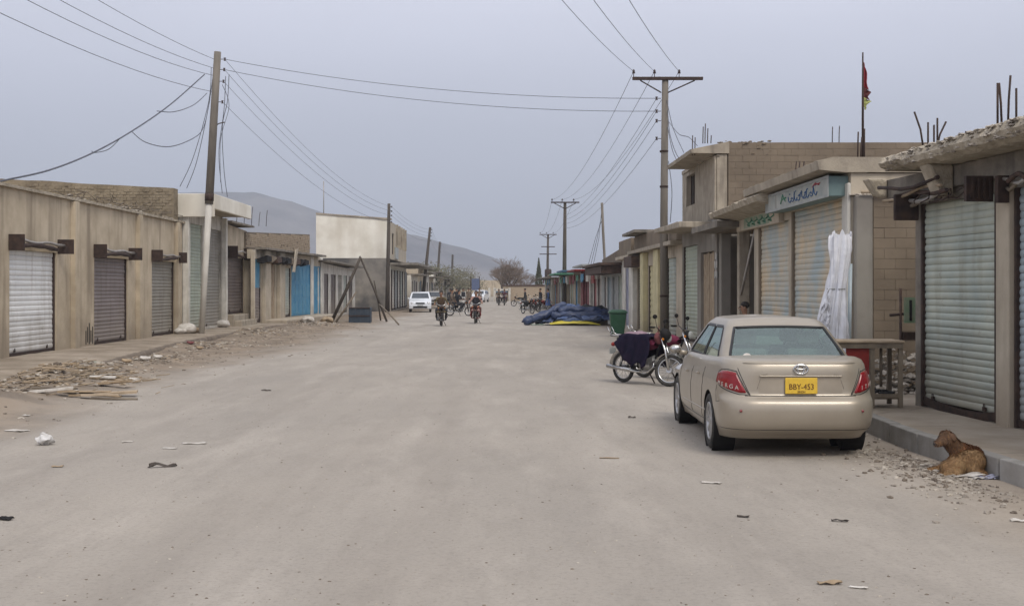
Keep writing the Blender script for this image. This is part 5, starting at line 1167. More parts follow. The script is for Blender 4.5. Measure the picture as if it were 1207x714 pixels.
    # doors: seams, handles, mirrors, sill
    for mir in (1, -1):
        for yy in (1.30, 2.22, 3.22):
            P_ = []
            for z in [.30 + .02 * q for q in range(30)]:
                y2 = yy if yy != 1.30 else (1.36 + .0 * z if z > .62 else 1.36 + .10 * (.62 - z) / .3)
                w_ = smt(WD, z); rr = .30 + .06 * (z - .2); s = (w_ - rr) + math.pi / 2 * rr + (y2 - smt(YR, z) - rr); P_.append((mir * s, z))
            strip_(P_, .0035, .0045)
        strip_([(mir * 1.9, .285), (mir * 3.6, .285)], .006, .002)
        strip_([(mir * 1.9, .40), (mir * 3.6, .40)], .010, .003, paint, 'side_moulding')
        for yy in (1.62, 2.5):
            z = .80; w_ = smt(WD, z); rr = .33; s = (w_ - rr) + math.pi / 2 * rr + (yy - .1 - rr); strip_([(mir * s, z), (mir * (s + .17), z)], .014, .02, paint, 'door_handle')
        mb = MB(); mb.ball((-mir * .93, 2.98, .985), (.08, .045, .055), 12); mb.tube([(-mir * .78, 3.0, .93), (-mir * .88, 3.0, .95)], .03, 8); mi_ = mb.build('wing_mirror', paint, root)
        mb = MB(); mb.ball((-mir * .93, 2.945, .985), (.066, .02, .044), 12); mb.build('mirror_glass', M['chrome'], mi_)
    # lamps in front
    for mir in (1, -1):
        mb = MB(); mb.ball((-mir * .62, LEN - .22, .64), (.16, .16, .09), 12); mb.build('headlight', M['chrome'], root)
    mb = MB(); mb.box((-.35, LEN - .06, .48), (.35, LEN + .0, .58)); mb.build('grille', M['black'], root)
    # interior
    mb = MB(); mb.box((-.68, 1.0, .5), (.68, 3.0, .90)); mb.box((-.62, .75, .88), (.62, 1.16, .945)); mb.box((-.68, 2.85, .85), (.68, 3.2, .98)); mb.build('interior', SEAT, root)
    for x, y in ((-.36, 1.3), (.36, 1.3), (-.36, 2.15), (.36, 2.15)):
        mb = MB(); mb.box((x - .25, y - .10, .6), (x + .25, y + .06, 1.08)); st = mb.build('seat', SEAT, root); bevel(st, .05, 4)
        mb = MB(); mb.box((x - .13, y - .09, 1.12), (x + .13, y + .02, 1.27)); hr = mb.build('headrest', SEAT, st); bevel(hr, .045, 4)
    if detail:
        mb = MB(); mb.grid(lambda u, v: gp(('r', .80 + .09 * v * math.cos(2 * math.pi * u)), .20 + .085 * v * math.sin(2 * math.pi * u), .009), 20, 3); mb.build('window_sticker', M['litter'], root)
        mb = MB(); mb.tube([(0, 1.42, H + .03), (0, 1.30, H + .035)], .02, 6); 
        for k in range(2):
            pass
    return root
CARY = 12.10
make_car('parked_car', 'champagne gold saloon with a yellow number plate parked by the right kerb', 'car', (2.965, CARY, 0), R(-.3), PAINT).scale = (.972, 1, 1)
# ------------------------------------------------------------------ SKINNED FIGURES (people, dog)
def skinned(name, nodes, edges, mats, bonemat, parent, root_i=0, sub=2, amp=0., seed=0, faces_mat=None):
    """nodes: {key: (x, y, z, r or (rx, ry))}; one continuous surface grown from a jointed skeleton"""
    keys = list(nodes); idx = {k: i for i, k in enumerate(keys)}
    me = bpy.data.meshes.new(name); me.from_pydata([nodes[k][:3] for k in keys], [(idx[a], idx[b]) for a, b in edges], [])
    o = bpy.data.objects.new(name, me); col.objects.link(o)
    sk = o.modifiers.new('skin', 'SKIN'); sk.use_smooth_shade = True; sk.branch_smoothing = .35
    if not me.skin_vertices: me.skin_vertices_add() if hasattr(me, 'skin_vertices_add') else None
    lay = me.skin_vertices[0].data
    for i, k in enumerate(keys):
        r = nodes[k][3]; r = r if isinstance(r, tuple) else (r, r); lay[i].radius = r; lay[i].use_root = (i == root_i)
    su = o.modifiers.new('sub', 'SUBSURF'); su.levels = sub; su.render_levels = sub
    dg = bpy.context.evaluated_depsgraph_get(); dg.update(); m2 = bpy.data.meshes.new_from_object(o.evaluated_get(dg)); o.modifiers.clear(); o.data = m2; m2.materials.clear()
    for m in mats: m2.materials.append(m)
    segs = [(Vector(nodes[a][:3]), Vector(nodes[b][:3]), bonemat.get((a, b), 0)) for a, b in edges]
    for p in m2.polygons:
        c = p.center; best = (9e9, 0)
        for a, b, mi in segs:
            ab = b - a; t = max(0, min(1, (c - a).dot(ab) / max(ab.length_squared, 1e-9))); d = (a + ab * t - c).length
            if d < best[0]: best = (d, mi)
        p.material_index = best[1]; p.use_smooth = True
    if amp:
        for v in m2.vertices: v.co += noise.noise_vector(v.co * 14 + Vector((seed, 0, 0))) * amp
    o.parent = parent; return o
def moulded(name, n, edges, mats, bonemat, parent, voxel=.012, amp=0.):
    """one continuous body grown round a jointed skeleton: limbs fused, remeshed and smoothed"""
    mb = MB()
    for a, b in edges:
        A, B = Vector(n[a][:3]), Vector(n[b][:3]); ra, rb = [sum(n[k][3]) / 2 if isinstance(n[k][3], tuple) else n[k][3] for k in (a, b)]
        mb.ball(A, ra, 16); mb.ball(B, rb, 16); mb.tube([A.lerp(B, t) for t in (0, .25, .5, .75, 1)], [ra + (rb - ra) * t for t in (0, .25, .5, .75, 1)], 16)
    o = mb.build(name, mats[0], parent); r = o.modifiers.new('r', 'REMESH'); r.mode = 'VOXEL'; r.voxel_size = voxel; sm = o.modifiers.new('s', 'SMOOTH'); sm.factor = .6; sm.iterations = 6
    dg = bpy.context.evaluated_depsgraph_get(); dg.update(); m2 = bpy.data.meshes.new_from_object(o.evaluated_get(dg)); o.modifiers.clear(); o.data = m2; m2.materials.clear()
    for m in mats: m2.materials.append(m)
    segs = [(Vector(n[a][:3]), Vector(n[b][:3]), bonemat.get((a, b), 0)) for a, b in edges]
    for p in m2.polygons:
        c = p.center + noise.noise_vector(p.center * 20) * .02; best = (9e9, 0)
        for a, b, mi in segs:
            ab = b - a; t = max(0, min(1, (c - a).dot(ab) / max(ab.length_squared, 1e-9))); d = (a + ab * t - c).length
            if d < best[0]: best = (d, mi)
        p.material_index = best[1]; p.use_smooth = True
    if amp:
        for v in m2.vertices: v.co += noise.noise_vector(v.co * 14) * amp
    return o
CL = {}
def cloth(name, c): 
    if name not in CL: CL[name] = mat(name, c, tuple(x * .65 for x in c), 9, rough=.9, bump=.4, bsc=25, obj=True)
    return CL[name]
def person(label, loc, rz, pose, top, legs, group=None, hair=None, scale=1., vest=None, hold=None, cap=None):
    root = thing('person', label, 'person', loc, rz, group)
    if pose == 'ride':
        n = dict(pel=(-.12, 0, .80, (.15, .13)), sp=(-.09, 0, .98, (.155, .12)), ch=(-.02, 0, 1.20, (.17, .125)), nb=(.0, 0, 1.33, (.08, .075)), nk=(.02, 0, 1.39, .052), hd=(.045, 0, 1.49, (.078, .092)), ht=(.04, 0, 1.58, (.062, .075)),
                 hl=(-.08, .1, .78, .09), kl=(.30, .24, .76, .066), al=(.08, .20, .36, .045), fl=(.22, .20, .31, .04),
                 sl=(-.0, .17, 1.29, .07), el=(.12, .30, 1.08, .05), wl=(.29, .31, 1.045, .034))
    elif pose == 'ride2':
        n = dict(pel=(-.12, 0, .80, (.15, .13)), sp=(-.11, 0, .98, (.155, .12)), ch=(-.07, 0, 1.20, (.17, .125)), nb=(-.06, 0, 1.33, (.08, .075)), nk=(-.05, 0, 1.40, .052), hd=(-.03, 0, 1.50, (.078, .092)), ht=(-.03, 0, 1.59, (.062, .075)),
                 hl=(-.08, .1, .78, .09), kl=(.22, .27, .74, .066), al=(.06, .24, .36, .045), fl=(.2, .25, .31, .04),
                 sl=(-.06, .17, 1.29, .07), el=(.02, .27, 1.02, .05), wl=(.18, .20, .90, .034))
    elif pose == 'sit':
        n = dict(pel=(0, 0, .50, (.15, .13)), sp=(.0, 0, .68, (.15, .115)), ch=(.03, 0, .88, (.165, .12)), nb=(.05, 0, 1.0, (.08, .07)), nk=(.06, 0, 1.05, .05), hd=(.085, 0, 1.15, (.078, .092)), ht=(.08, 0, 1.24, (.062, .075)),
                 hl=(.02, .1, .49, .085), kl=(.42, .17, .52, .062), al=(.44, .16, .12, .042), fl=(.58, .17, .05, .04),
                 sl=(.04, .17, .96, .065), el=(.14, .26, .74, .046), wl=(.36, .18, .62, .033))
    else:
        st = .13 if pose == 'walk' else .03
        n = dict(pel=(0, 0, .93, (.14, .115)), sp=(0, 0, 1.10, (.14, .105)), ch=(.01, 0, 1.30, (.165, .12)), nb=(.01, 0, 1.43, (.08, .07)), nk=(.015, 0, 1.48, .05), hd=(.035, 0, 1.58, (.076, .092)), ht=(.03, 0, 1.67, (.06, .075)),
                 hl=(0, .09, .90, .085), kl=(st, .10, .5, .06), al=(st * .6, .10, .1, .042), fl=(st * .6 + .15, .11, .05, .04),
                 sl=(0, .18, 1.39, .062), el=(-st * .6, .235, 1.12, .045), wl=(.06 - st * .3, .24, .87, .033))
    for k in list(n):
        if k in ('hl', 'kl', 'al', 'fl', 'sl', 'el', 'wl'):
            v = n[k]; x = v[0]
            if pose == 'walk' and k in ('kl', 'al', 'fl', 'el', 'wl'): x = (x - .3 * (k in ('al', 'fl')) - .02) if k[0] in 'kaf' else -x
            n[k[0] + 'r'] = (x, -v[1], v[2] + (.05 if pose == 'walk' and k in ('al',) else 0), v[3])
    # hands: a palm, a thumb from its side and four fingers
    hand = {}; he = []
    for s, sg in (('l', 1), ('r', -1)):
        wv = Vector(n['w' + s][:3]); ev = Vector(n['e' + s][:3]); d = (wv - ev).normalized(); side = Vector((0, sg, 0)); pm = wv + d * .055
        n['p' + s] = (*pm, .026)
        for q in range(4):
            b0 = pm + d * .03 + Vector((0, 0, 1)).cross(d).normalized() * (.024 * (q - 1.5)); L_ = (.05, .06, .055, .042)[q]
            hand[f'f{q}{s}'] = (*(b0 + d * L_ * .6 + Vector((0, 0, -.02))), .009); hand[f'g{q}{s}'] = (*(b0 + d * L_ * .7 + Vector((0, 0, -.05))), .008); he += [('p' + s, f'f{q}{s}'), (f'f{q}{s}', f'g{q}{s}')]
        hand[f't{s}'] = (*(pm - side * .04 + d * .01 + Vector((0, 0, -.012))), .011); he.append(('p' + s, f't{s}'))
    n.update(hand)
    e_ = [('pel', 'sp'), ('sp', 'ch'), ('ch', 'nb'), ('nb', 'nk'), ('nk', 'hd'), ('hd', 'ht')]
    bmt = {('nb', 'nk'): 2, ('nk', 'hd'): 2, ('hd', 'ht'): 2}
    for s in 'lr':
        e_ += [('pel', 'h' + s), ('h' + s, 'k' + s), ('k' + s, 'a' + s), ('a' + s, 'f' + s), ('ch', 's' + s), ('s' + s, 'e' + s), ('e' + s, 'w' + s), ('w' + s, 'p' + s)]
        bmt.update({('pel', 'h' + s): 1, ('h' + s, 'k' + s): 1, ('k' + s, 'a' + s): 1, ('a' + s, 'f' + s): 3, ('w' + s, 'p' + s): 2})
    for q in he: bmt[q] = 2
    n = {k: (v[0] * scale, v[1] * scale, v[2] * scale, tuple(a * scale for a in v[3]) if isinstance(v[3], tuple) else v[3] * scale) for k, v in n.items()}
    b = skinned('body', n, e_ + he, [top, legs, M['skin'], M['black']], bmt, root, 0, 1)
    hd = Vector(n['hd'][:3]); mb = MB(); mb.ball(hd + Vector((-.034, 0, .062)) * scale, Vector((.094, .090, .082)) * scale, 12); mb.build('hair', hair or M['hair'], root)
    mb = MB(); mb.ball(hd + Vector((.10, 0, .0)) * scale, .017 * scale, 6); mb.build('nose', M['skin'], root)
    for s in (-1, 1):
        mb = MB(); mb.ball(hd + Vector((.078, s * .033, .025)) * scale, .011 * scale, 6); mb.build('eye', M['black'], root)
        mb = MB(); mb.ball(hd + Vector((.0, s * .083, .005)) * scale, Vector((.022, .012, .03)) * scale, 6); mb.build('ear', M['skin'], root)
    mb = MB(); mb.ball(hd + Vector((.083, 0, -.042)) * scale, Vector((.01, .026, .007)) * scale, 6); mb.build('mouth', cloth('lips', (.2, .07, .06)), root)
    if cap: mb = MB(); mb.lathe([(.10, -.02), (.102, .06), (.07, .10), (0, .105)], hd + Vector((-.01, 0, .055)), seg=12); mb.build('cap', cap, root)
    # long shirt skirt
    p = Vector(n['pel'][:3]); mb = MB(); sg_ = []
    if pose in ('stand', 'walk'): prof = [(.165, .12, .12), (.19, .15, -.1), (.22, .18, -.3), (.245, .2, -.42)]
    else: prof = [(.165, .13, .12), (.2, .16, .0), (.24, .24, -.08), (.27, .30, -.17)]
    sx = .0 if pose in ('stand', 'walk') else .10
    vs = [(p.x + sx * i + ry * math.cos(2 * math.pi * k / 16) + .012 * math.sin(5 * k), p.y + rx * math.sin(2 * math.pi * k / 16), p.z + h + .008 * math.cos(3 * k)) for i, (rx, ry, h) in enumerate(prof) for k in range(16)]
    mb.add(vs, [(i * 16 + k, i * 16 + (k + 1) % 16, i * 16 + 16 + (k + 1) % 16, i * 16 + 16 + k) for i in range(3) for k in range(16)], 0, True); mb.build('shirt_skirt', top, root)
    if vest:
        c = Vector(n['ch'][:3]); s_ = Vector(n['sp'][:3]); mb = MB()
        prof = [(c + Vector((0, 0, .10)), .135, .105), (c, .185, .14), (s_, .175, .14), (s_ + Vector((0, 0, -.13)), .18, .15)]
        vs = [(q.x + ry * math.cos(2 * math.pi * k / 16), q.y + rx * math.sin(2 * math.pi * k / 16), q.z) for q, rx, ry in prof for k in range(16)]
        mb.add(vs, [(i * 16 + k, i * 16 + (k + 1) % 16, i * 16 + 16 + (k + 1) % 16, i * 16 + 16 + k) for i in range(3) for k in range(16)], 0, True); mb.build('waistcoat', vest, root)
    return root
# ---- dog
fur = mat('reddish_tan_fur', (.29, .15, .065), (.33, .20, .09), 7, rough=.95, bump=.6, bsc=60, obj=True); fur_l = mat('pale_tan_fur', (.37, .24, .12), (.28, .165, .08), 8, rough=.95, bump=.6, bsc=60, obj=True)
fur_d = mat('dark_brown_fur', (.10, .055, .035), (.17, .10, .06), 10, rough=.95, bump=.6, bsc=60, obj=True); fur_r = mat('rusty_back_fur', (.25, .115, .05), (.17, .08, .04), 8, rough=.95, bump=.6, bsc=60, obj=True)
def dog():
    yd = 11.15; root = thing('dog', 'tan brown dog curled up against the right kerb with its head turned left', 'dog', (X(1132, yd), yd, .0), R(-4))
    n = dict(pel=(.0, -.11, .12, .112), lu=(.10, -.06, .14, .118), th=(.12, .05, .155, .118), sh=(.045, .09, .19, .10), nk=(-.02, .075, .245, .077), n2=(-.075, .05, .30, .068), hd=(-.12, .02, .345, .074), mz=(-.18, -.01, .32, .043), ms=(-.225, -.03, .302, .030),
             hl=(-.08, -.16, .115, .095), kl=(-.17, -.15, .095, .065), ol=(-.10, -.24, .045, .042), tl=(-.20, -.25, .033, .036), tm=(-.26, -.245, .028, .032),
             s1=(-.03, .05, .13, .065), e1=(-.10, .06, .07, .05), w1=(-.20, .03, .045, .04), p1=(-.275, .02, .032, .038),
             t1=(.10, -.20, .07, .04), t2=(.15, -.24, .04, .032), t3=(.08, -.29, .03, .028), t4=(.0, -.30, .026, .022))
    e_ = [('pel', 'lu'), ('lu', 'th'), ('th', 'sh'), ('sh', 'nk'), ('nk', 'n2'), ('n2', 'hd'), ('hd', 'mz'), ('mz', 'ms'), ('pel', 'hl'), ('hl', 'kl'), ('kl', 'ol'), ('ol', 'tl'), ('tl', 'tm'), ('sh', 's1'), ('s1', 'e1'), ('e1', 'w1'), ('w1', 'p1'), ('pel', 't1'), ('t1', 't2'), ('t2', 't3'), ('t3', 't4')]
    bm_ = {('pel', 'lu'): 1, ('pel', 'hl'): 1, ('hl', 'kl'): 1, ('kl', 'ol'): 1, ('ol', 'tl'): 1, ('tl', 'tm'): 1, ('sh', 'nk'): 3, ('th', 'sh'): 3, ('lu', 'th'): 3, ('mz', 'ms'): 2, ('hd', 'mz'): 2, ('n2', 'hd'): 4, ('nk', 'n2'): 4, ('pel', 't1'): 1, ('t3', 't4'): 2}
    fur_h = mat('brown_head_fur', (.22, .125, .07), (.15, .085, .05), 9, rough=.95, bump=.6, bsc=60, obj=True)
    MS = [fur, fur_l, fur_d, fur_r, fur_h]
    b = moulded('body', n, e_, MS, bm_, root, .013, .005)
    rnd = random.Random(5); mb = MB(); me = b.data; me.update(); polys = list(me.polygons); ar = [p.area for p in polys]
    for p in rnd.choices(polys, ar, k=11000):
        vs = [me.vertices[i].co for i in p.vertices]; a, b_, c, d = vs[0], vs[1], vs[2], vs[-1]; u, v = rnd.random(), rnd.random(); q = (a.lerp(b_, u)).lerp(d.lerp(c, u), v); nn = p.normal
        flow = Vector((-.3, -.25, -.7)) + Vector((rnd.uniform(-.4, .4), rnd.uniform(-.4, .4), rnd.uniform(-.3, .3))); flow = (flow - nn * flow.dot(nn)).normalized(); t = (flow * .85 + nn * .5).normalized(); s = nn.cross(flow).normalized() * .0035; L_ = rnd.uniform(.014, .032)
        if q.z < .02: continue
        mi = p.material_index if rnd.random() > .18 else rnd.choice((0, 1, 3)); mb.add([q - s, q + s, q + t * L_], [(0, 1, 2)], mi)
    mb.build('fur', MS, root, kind='stuff')
    hc = Vector(n['hd'][:3]); f = (Vector(n['ms'][:3]) - hc).normalized(); sd_ = f.cross(Vector((0, 0, 1))).normalized(); up = sd_.cross(f).normalized()
    for s in (-1, 1):
        base = hc - f * .02 + sd_ * s * .052 + up * .055; o_ = sd_ * s; mb = MB()
        mb.add([base - f * .025, base + f * .03, base + f * .035 + o_ * .035 - up * .07, base - f * .005 + o_ * .04 - up * .10, base - f * .035 + o_ * .035 - up * .06, base + o_ * .035 - up * .005], [(0, 1, 5), (1, 2, 5), (2, 3, 5), (3, 4, 5), (4, 0, 5)], 0, True)
        o = mb.build('ear', fur_d, root); sol = o.modifiers.new('s', 'SOLIDIFY'); sol.thickness = .014; ss = o.modifiers.new('u', 'SUBSURF'); ss.levels = 1; ss.render_levels = 1
        mb = MB(); mb.ball(hc + f * .058 + sd_ * s * .033 + up * .022, .010, 8); mb.build('eye', TRIM, root)
    mb = MB(); mb.ball(Vector(n['ms'][:3]) + f * .026 + up * .004, (.015, .015, .012), 8); mb.build('nose', TRIM, root)
dog()
# ------------------------------------------------------------------ MOTORCYCLES (local frame: +x forward)
def make_moto(label, loc, rz, tank, steer=0, cover=None, group=None, guard=None, lean=0, simple=False, cat='motorcycle'):
    root = thing('motorcycle', label, cat, loc, rz, group); root.rotation_euler = (lean, 0, rz)
    WR = .285; rx, fx = -.60, .60; piv = Vector((.44, 0, .6)); Rm = Matrix.Rotation(steer, 3, Vector((-.38, 0, 1)).normalized())
    rt = lambda p: piv + Rm @ (Vector(p) - piv)
    def wheel(cx, f, name='wheel'):
        o = bpy.data.objects.new(name, None); col.objects.link(o); o.parent = root; sg = 22 if not simple else 14
        c = lambda r, a, y: f((cx + r * math.cos(a), y, WR + r * math.sin(a)))
        mb = MB(); mb.tube([c(WR - .032, 2 * math.pi * k / sg, 0) for k in range(sg)], .034, 8, closed=True); mb.build('tyre', M['rubber'], o)
        mb = MB(); mb.tube([c(WR - .068, 2 * math.pi * k / sg, 0) for k in range(sg)], .014, 6, closed=True); mb.build('rim', M['chrome'], o)
        mb = MB(); mb.tube([f((cx, -.055, WR)), f((cx, .055, WR))], .05, 10); mb.build('hub', M['alu'], o)
        mb = MB()
        for k in range(18 if not simple else 8): a = 2 * math.pi * k / (18 if not simple else 8); mb.tube([c(.04, a + .3, .03 * (-1) ** k), c(WR - .07, a, 0)], .0035 if not simple else .006, 3, cap=False)
        mb.build('spokes', M['chrome'], o, kind='stuff'); return o
    idf = lambda p: Vector(p)
    wheel(rx, idf); wheel(fx, rt)
    def part(name, m, fn, parent=None):
        mb = MB(); fn(mb); return mb.build(name, m, parent or root)
    part('front_mudguard', M['chrome'] if not simple else M['black'], lambda mb: mb.grid(lambda u, v: rt((fx + (WR + .03 + .012 * (1 - (2 * v - 1) ** 2)) * math.cos(R(10 + 140 * u)), -.055 + .11 * v, WR + (WR + .03 + .012 * (1 - (2 * v - 1) ** 2)) * math.sin(R(10 + 140 * u)))), 16, 5))
    part('rear_mudguard', M['chrome'] if not simple else M['black'], lambda mb: mb.grid(lambda u, v: (rx + (WR + .035 + .012 * (1 - (2 * v - 1) ** 2)) * math.cos(R(40 + 140 * u)), -.06 + .12 * v, WR + (WR + .035 + .012 * (1 - (2 * v - 1) ** 2)) * math.sin(R(40 + 140 * u))), 16, 5))
    for s in (-1, 1): part('fork_leg', M['chrome'] if not simple else M['steel_dk'], lambda mb: mb.tube([rt((fx, s * .075, WR)), rt((fx - .09, s * .075, WR + .33)), rt((.39, s * .075, .90))], [.026, .022, .02], 8))
    part('handlebar', M['chrome'], lambda mb: mb.tube([rt(p) for p in ((.28, .34, 1.0), (.36, .22, 1.02), (.40, .07, .94), (.40, -.07, .94), (.36, -.22, 1.02), (.28, -.34, 1.0))], .013, 6))
    for s in (-1, 1):
        part('grip', M['black'], lambda mb: mb.tube([rt((.27, s * .36, 1.0)), rt((.33, s * .26, 1.01))], .02, 6))
        o = part('mirror', M['black'], lambda mb: (mb.tube([rt((.36, s * .22, 1.02)), rt((.33, s * .27, 1.17))], .006, 4), mb.ball(rt((.33, s * .29, 1.2)), (.012, .06, .04), 10)))
        part('indicator', cloth('amber_lens', (.6, .2, .02)), lambda mb: mb.ball(rt((.47, s * .15, .82)), .025, 8))
    part('headlight', M['black'], lambda mb: mb.ball(rt((.47, 0, .86)), (.075, .09, .09), 12)); part('headlight_lens', M['silver'] if not simple else M['steel_dk'], lambda mb: mb.ball(rt((.52, 0, .86)), (.035, .075, .075), 12))
    part('tank', tank, lambda mb: [mb.grid(lambda u, v: (.32 - .48 * u, (.13 * math.sin(math.pi * min(1, .25 + u * .9)) ** .5 if True else 0) * math.cos(math.pi * v * 2), .74 + (.12 * math.sin(math.pi * (.18 + .72 * (1 - u)))) * math.sin(math.pi * v * 2)), 10, 14)])
    part('seat', M['black'], lambda mb: mb.grid(lambda u, v: (-.08 - .58 * u, .12 * math.cos(2 * math.pi * v), .78 + .045 * math.sin(2 * math.pi * v) + .03 * u), 8, 12))
    part('frame', M['black'], lambda mb: (mb.tube([(.40, 0, .84), (.15, 0, .72), (-.62, 0, .72)], .022, 6), mb.tube([(.40, 0, .80), (.22, 0, .42), (.0, 0, .30), (-.2, 0, .30)], .02, 6), mb.tube([(-.2, 0, .30), (-.22, 0, .70)], .02, 6), mb.tube([(-.2, .07, .32), (rx, .07, WR)], .018, 6), mb.tube([(-.2, -.07, .32), (rx, -.07, WR)], .018, 6)))
    for s in (-1, 1): part('shock', M['chrome'], lambda mb: mb.tube([(rx + .02, s * .10, WR + .02), (-.45, s * .10, .70)], .024, 8)); part('side_cover', tank, lambda mb: mb.hexa([(-.1, s * .085, .5), (-.34, s * .085, .5), (-.34, s * .11, .5), (-.1, s * .11, .5), (-.06, s * .085, .70), (-.4, s * .085, .70), (-.4, s * .11, .70), (-.06, s * .11, .70)]))
    def eng(mb):
        mb.ball((.0, 0, .36), (.17, .10, .12), 12); mb.tube([(.08, 0, .40), (.26, 0, .46)], .06, 10)
        for k in range(5): mb.tube([(.12 + .03 * k, 0, .413 + .011 * k), (.128 + .03 * k, 0, .416 + .011 * k)], .085, 12)
    part('engine', M['alu'], eng)
    part('exhaust', M['chrome'], lambda mb: mb.tube([(.27, -.06, .44), (.30, -.10, .34), (.18, -.12, .24), (-.1, -.13, .23), (-.25, -.14, .25), (-.88, -.15, .30)], [.018, .018, .018, .02, .036, .038], 8))
    part('carrier', M['chrome'], lambda mb: (mb.tube([(-.5, .10, .86), (-.86, .09, .88), (-.92, 0, .93), (-.86, -.09, .88), (-.5, -.10, .86)], .009, 5), mb.tube([(-.9, .06, .90), (-.98, .05, 1.02)], .009, 5), mb.tube([(-.9, -.06, .90), (-.98, -.05, 1.02)], .009, 5)))
    part('tail_light', M['redpanel'], lambda mb: mb.ball((-.88, 0, .70), (.03, .055, .04), 8))
    part('rear_plate', M['silver'], lambda mb: mb.box((-.90, -.08, .52), (-.89, .08, .63)))
    part('stand', M['steel_dk'], lambda mb: mb.tube([(-.05, .08, .28), (.0, .22, .01)], .014, 5))
    part('footrest', M['black'], lambda mb: mb.tube([(-.02, -.24, .27), (-.02, .24, .27)], .014, 6))
    if guard: part('leg_guard', guard, lambda mb: mb.tube([(.24, 0, .62), (.3, .2, .60), (.30, .27, .45), (.26, .2, .28), (.2, 0, .24), (.26, -.2, .28), (.30, -.27, .45), (.3, -.2, .60)], .02, 6, closed=True))
    if cover:                      # dark cloth thrown over tank and seat
        def fn(u, v):
            s = -1 + 2 * v; x = .28 - .80 * u; w_ = abs(s); top_ = .90 - .03 * math.cos(6 * u) + .02 * math.sin(9 * u)
            drop = max(0, w_ - .32) * (.60 + .20 * math.sin(2.6 * u + .6) + .07 * math.sin(17 * u)) * (1.1 - .7 * max(0, u - .75) / .25)
            y = math.copysign(min(w_, .32) / .32 * .17 + max(0, w_ - .32) * .12 + .018 * math.sin(21 * u) * max(0, w_ - .32) * 3, s)
            return (x + .03 * math.sin(8 * s), y, top_ - drop * .95)
        mb = MB(); mb.grid(fn, 40, 30); o = mb.build('cloth_cover', cover, root); so = o.modifiers.new('s', 'SOLIDIFY'); so.thickness = .008
        mb = MB()
        mb.grid(lambda u, v: (.12 - .66 * u, .16 * math.cos(math.pi * v) * (1 + .1 * math.sin(9 * u)), .89 + .075 * math.sin(math.pi * v) * math.sin(math.pi * min(1, max(0, u * .96 + .02))) + .01 * math.sin(14 * u + 5 * v)), 20, 10); mb.build('folded_cloth', mat('dusty_mauve_cloth', (.30, .22, .24), (.2, .12, .16), 9, bump=.5, obj=True), root)
    return root
bm_ang = math.atan2(-.81, .62)
make_moto('parked motorcycle with a dark navy cloth over its seat beside the gold saloon', (2.44, 21.65, gz(2.4, 21.6)), bm_ang, cloth('plum_red_enamel', (.16, .02, .05)), steer=R(28), cover=mat('navy_black_cloth', (.010, .010, .022), (.02, .014, .028), 7, rough=.95, bump=.6, bsc=20, dist=.02, obj=True, spec=.05), lean=R(0))
for k, (dx, dy, z_, r_, m_) in enumerate(((.30, -.42, .93, .10, 'black'), (.20, -.30, .86, .09, 'maroon'))):
    q = Vector((2.44 + dx, 21.65 + dy, z_)); mb = MB(q); mb.ball(q, (r_, r_ * .8, r_ * 1.15), 12); mb.tube([q + Vector((0, 0, r_)), q + Vector((.02, .02, r_ + .12))], .008, 4); o = solo(mb, 'cloth_bag', M[m_], ('black bag hanging from the covered motorcycle handlebar', 'maroon bag on the tank of the covered motorcycle')[k], 'bag', loc=q); wobble(o, .03, 12)
make_moto('second dark red motorcycle parked close behind the covered one', (3.0, 22.9, gz(3.0, 22.9)), bm_ang + R(6), cloth('plum_red_enamel', (.16, .02, .05)), steer=R(18))
# ---- riders coming up the street
oliv = cloth('olive_brown_wool', (.13, .10, .05)); dkg = cloth('dark_grey_cotton', (.05, .05, .055)); brn = cloth('brown_cotton', (.16, .12, .09)); rose = cloth('dusty_rose_cotton', (.42, .25, .21)); blk = cloth('black_cotton', (.025, .025, .03)); wht = cloth('off_white_cotton', (.55, .53, .5)); gry = cloth('grey_cotton', (.28, .28, .29)); blu = cloth('blue_cotton', (.07, .12, .28)); red_e = cloth('dark_red_enamel', (.22, .03, .03)); blk_e = cloth('black_enamel', (.03, .03, .03))
def ride(px, y, rz, ml, pl_, tank, top, legs, guard=None, vest=None, pillion=None, steer=0, cap=None, gm='motorcycles coming up the street'):
    x = X(px, y); z = 0
    make_moto(ml, (x, y, z), rz, tank, steer, group=gm, guard=guard, simple=True)
    d = Vector((math.cos(rz), math.sin(rz), 0))
    person(pl_, (x - d.x * .05, y - d.y * .05, z), rz, 'ride', top, legs, 'riders and pillion passengers', vest=vest, cap=cap)
    if pillion: person(pillion[0], (x - d.x * .42, y - d.y * .42, z + .04), rz, 'ride2', pillion[1], pillion[2], 'riders and pillion passengers', vest=pillion[3] if len(pillion) > 3 else None)
ride(520, 54.8, R(-84), 'dark motorcycle ridden towards the camera by the man in olive brown', 'rider in olive brown on the nearest dark motorcycle, left of the street middle', blk_e, oliv, dkg, guard=M['black'], vest=cloth('brown_black_wool', (.08, .05, .03)))
ride(561, 58.7, R(-92), 'dark red motorcycle ridden towards the camera in the street middle', 'rider in dusty rose shirt and dark waistcoat on the dark red motorcycle', red_e, rose, cloth('dark_brown_cotton', (.12, .05, .04)), guard=red_e, vest=blk)
ride(541.5, 74, R(-12), 'dark motorcycle crossing side-on behind the two nearest riders', 'rider in black on the motorcycle crossing side-on', blk_e, blk, dkg, pillion=('pillion passenger in dark brown behind the rider in black', brn, blk))
ride(588, 117, R(-86), 'far motorcycle in the street middle, left one of the side by side pair', 'rider in dark brown on the left motorcycle of the far pair', blk_e, brn, blk)
ride(594.5, 118, R(-92), 'far motorcycle in the street middle, right one of the side by side pair', 'rider in dark maroon on the right motorcycle of the far pair', red_e, cloth('maroon_wool', (.12, .05, .06)), blk)
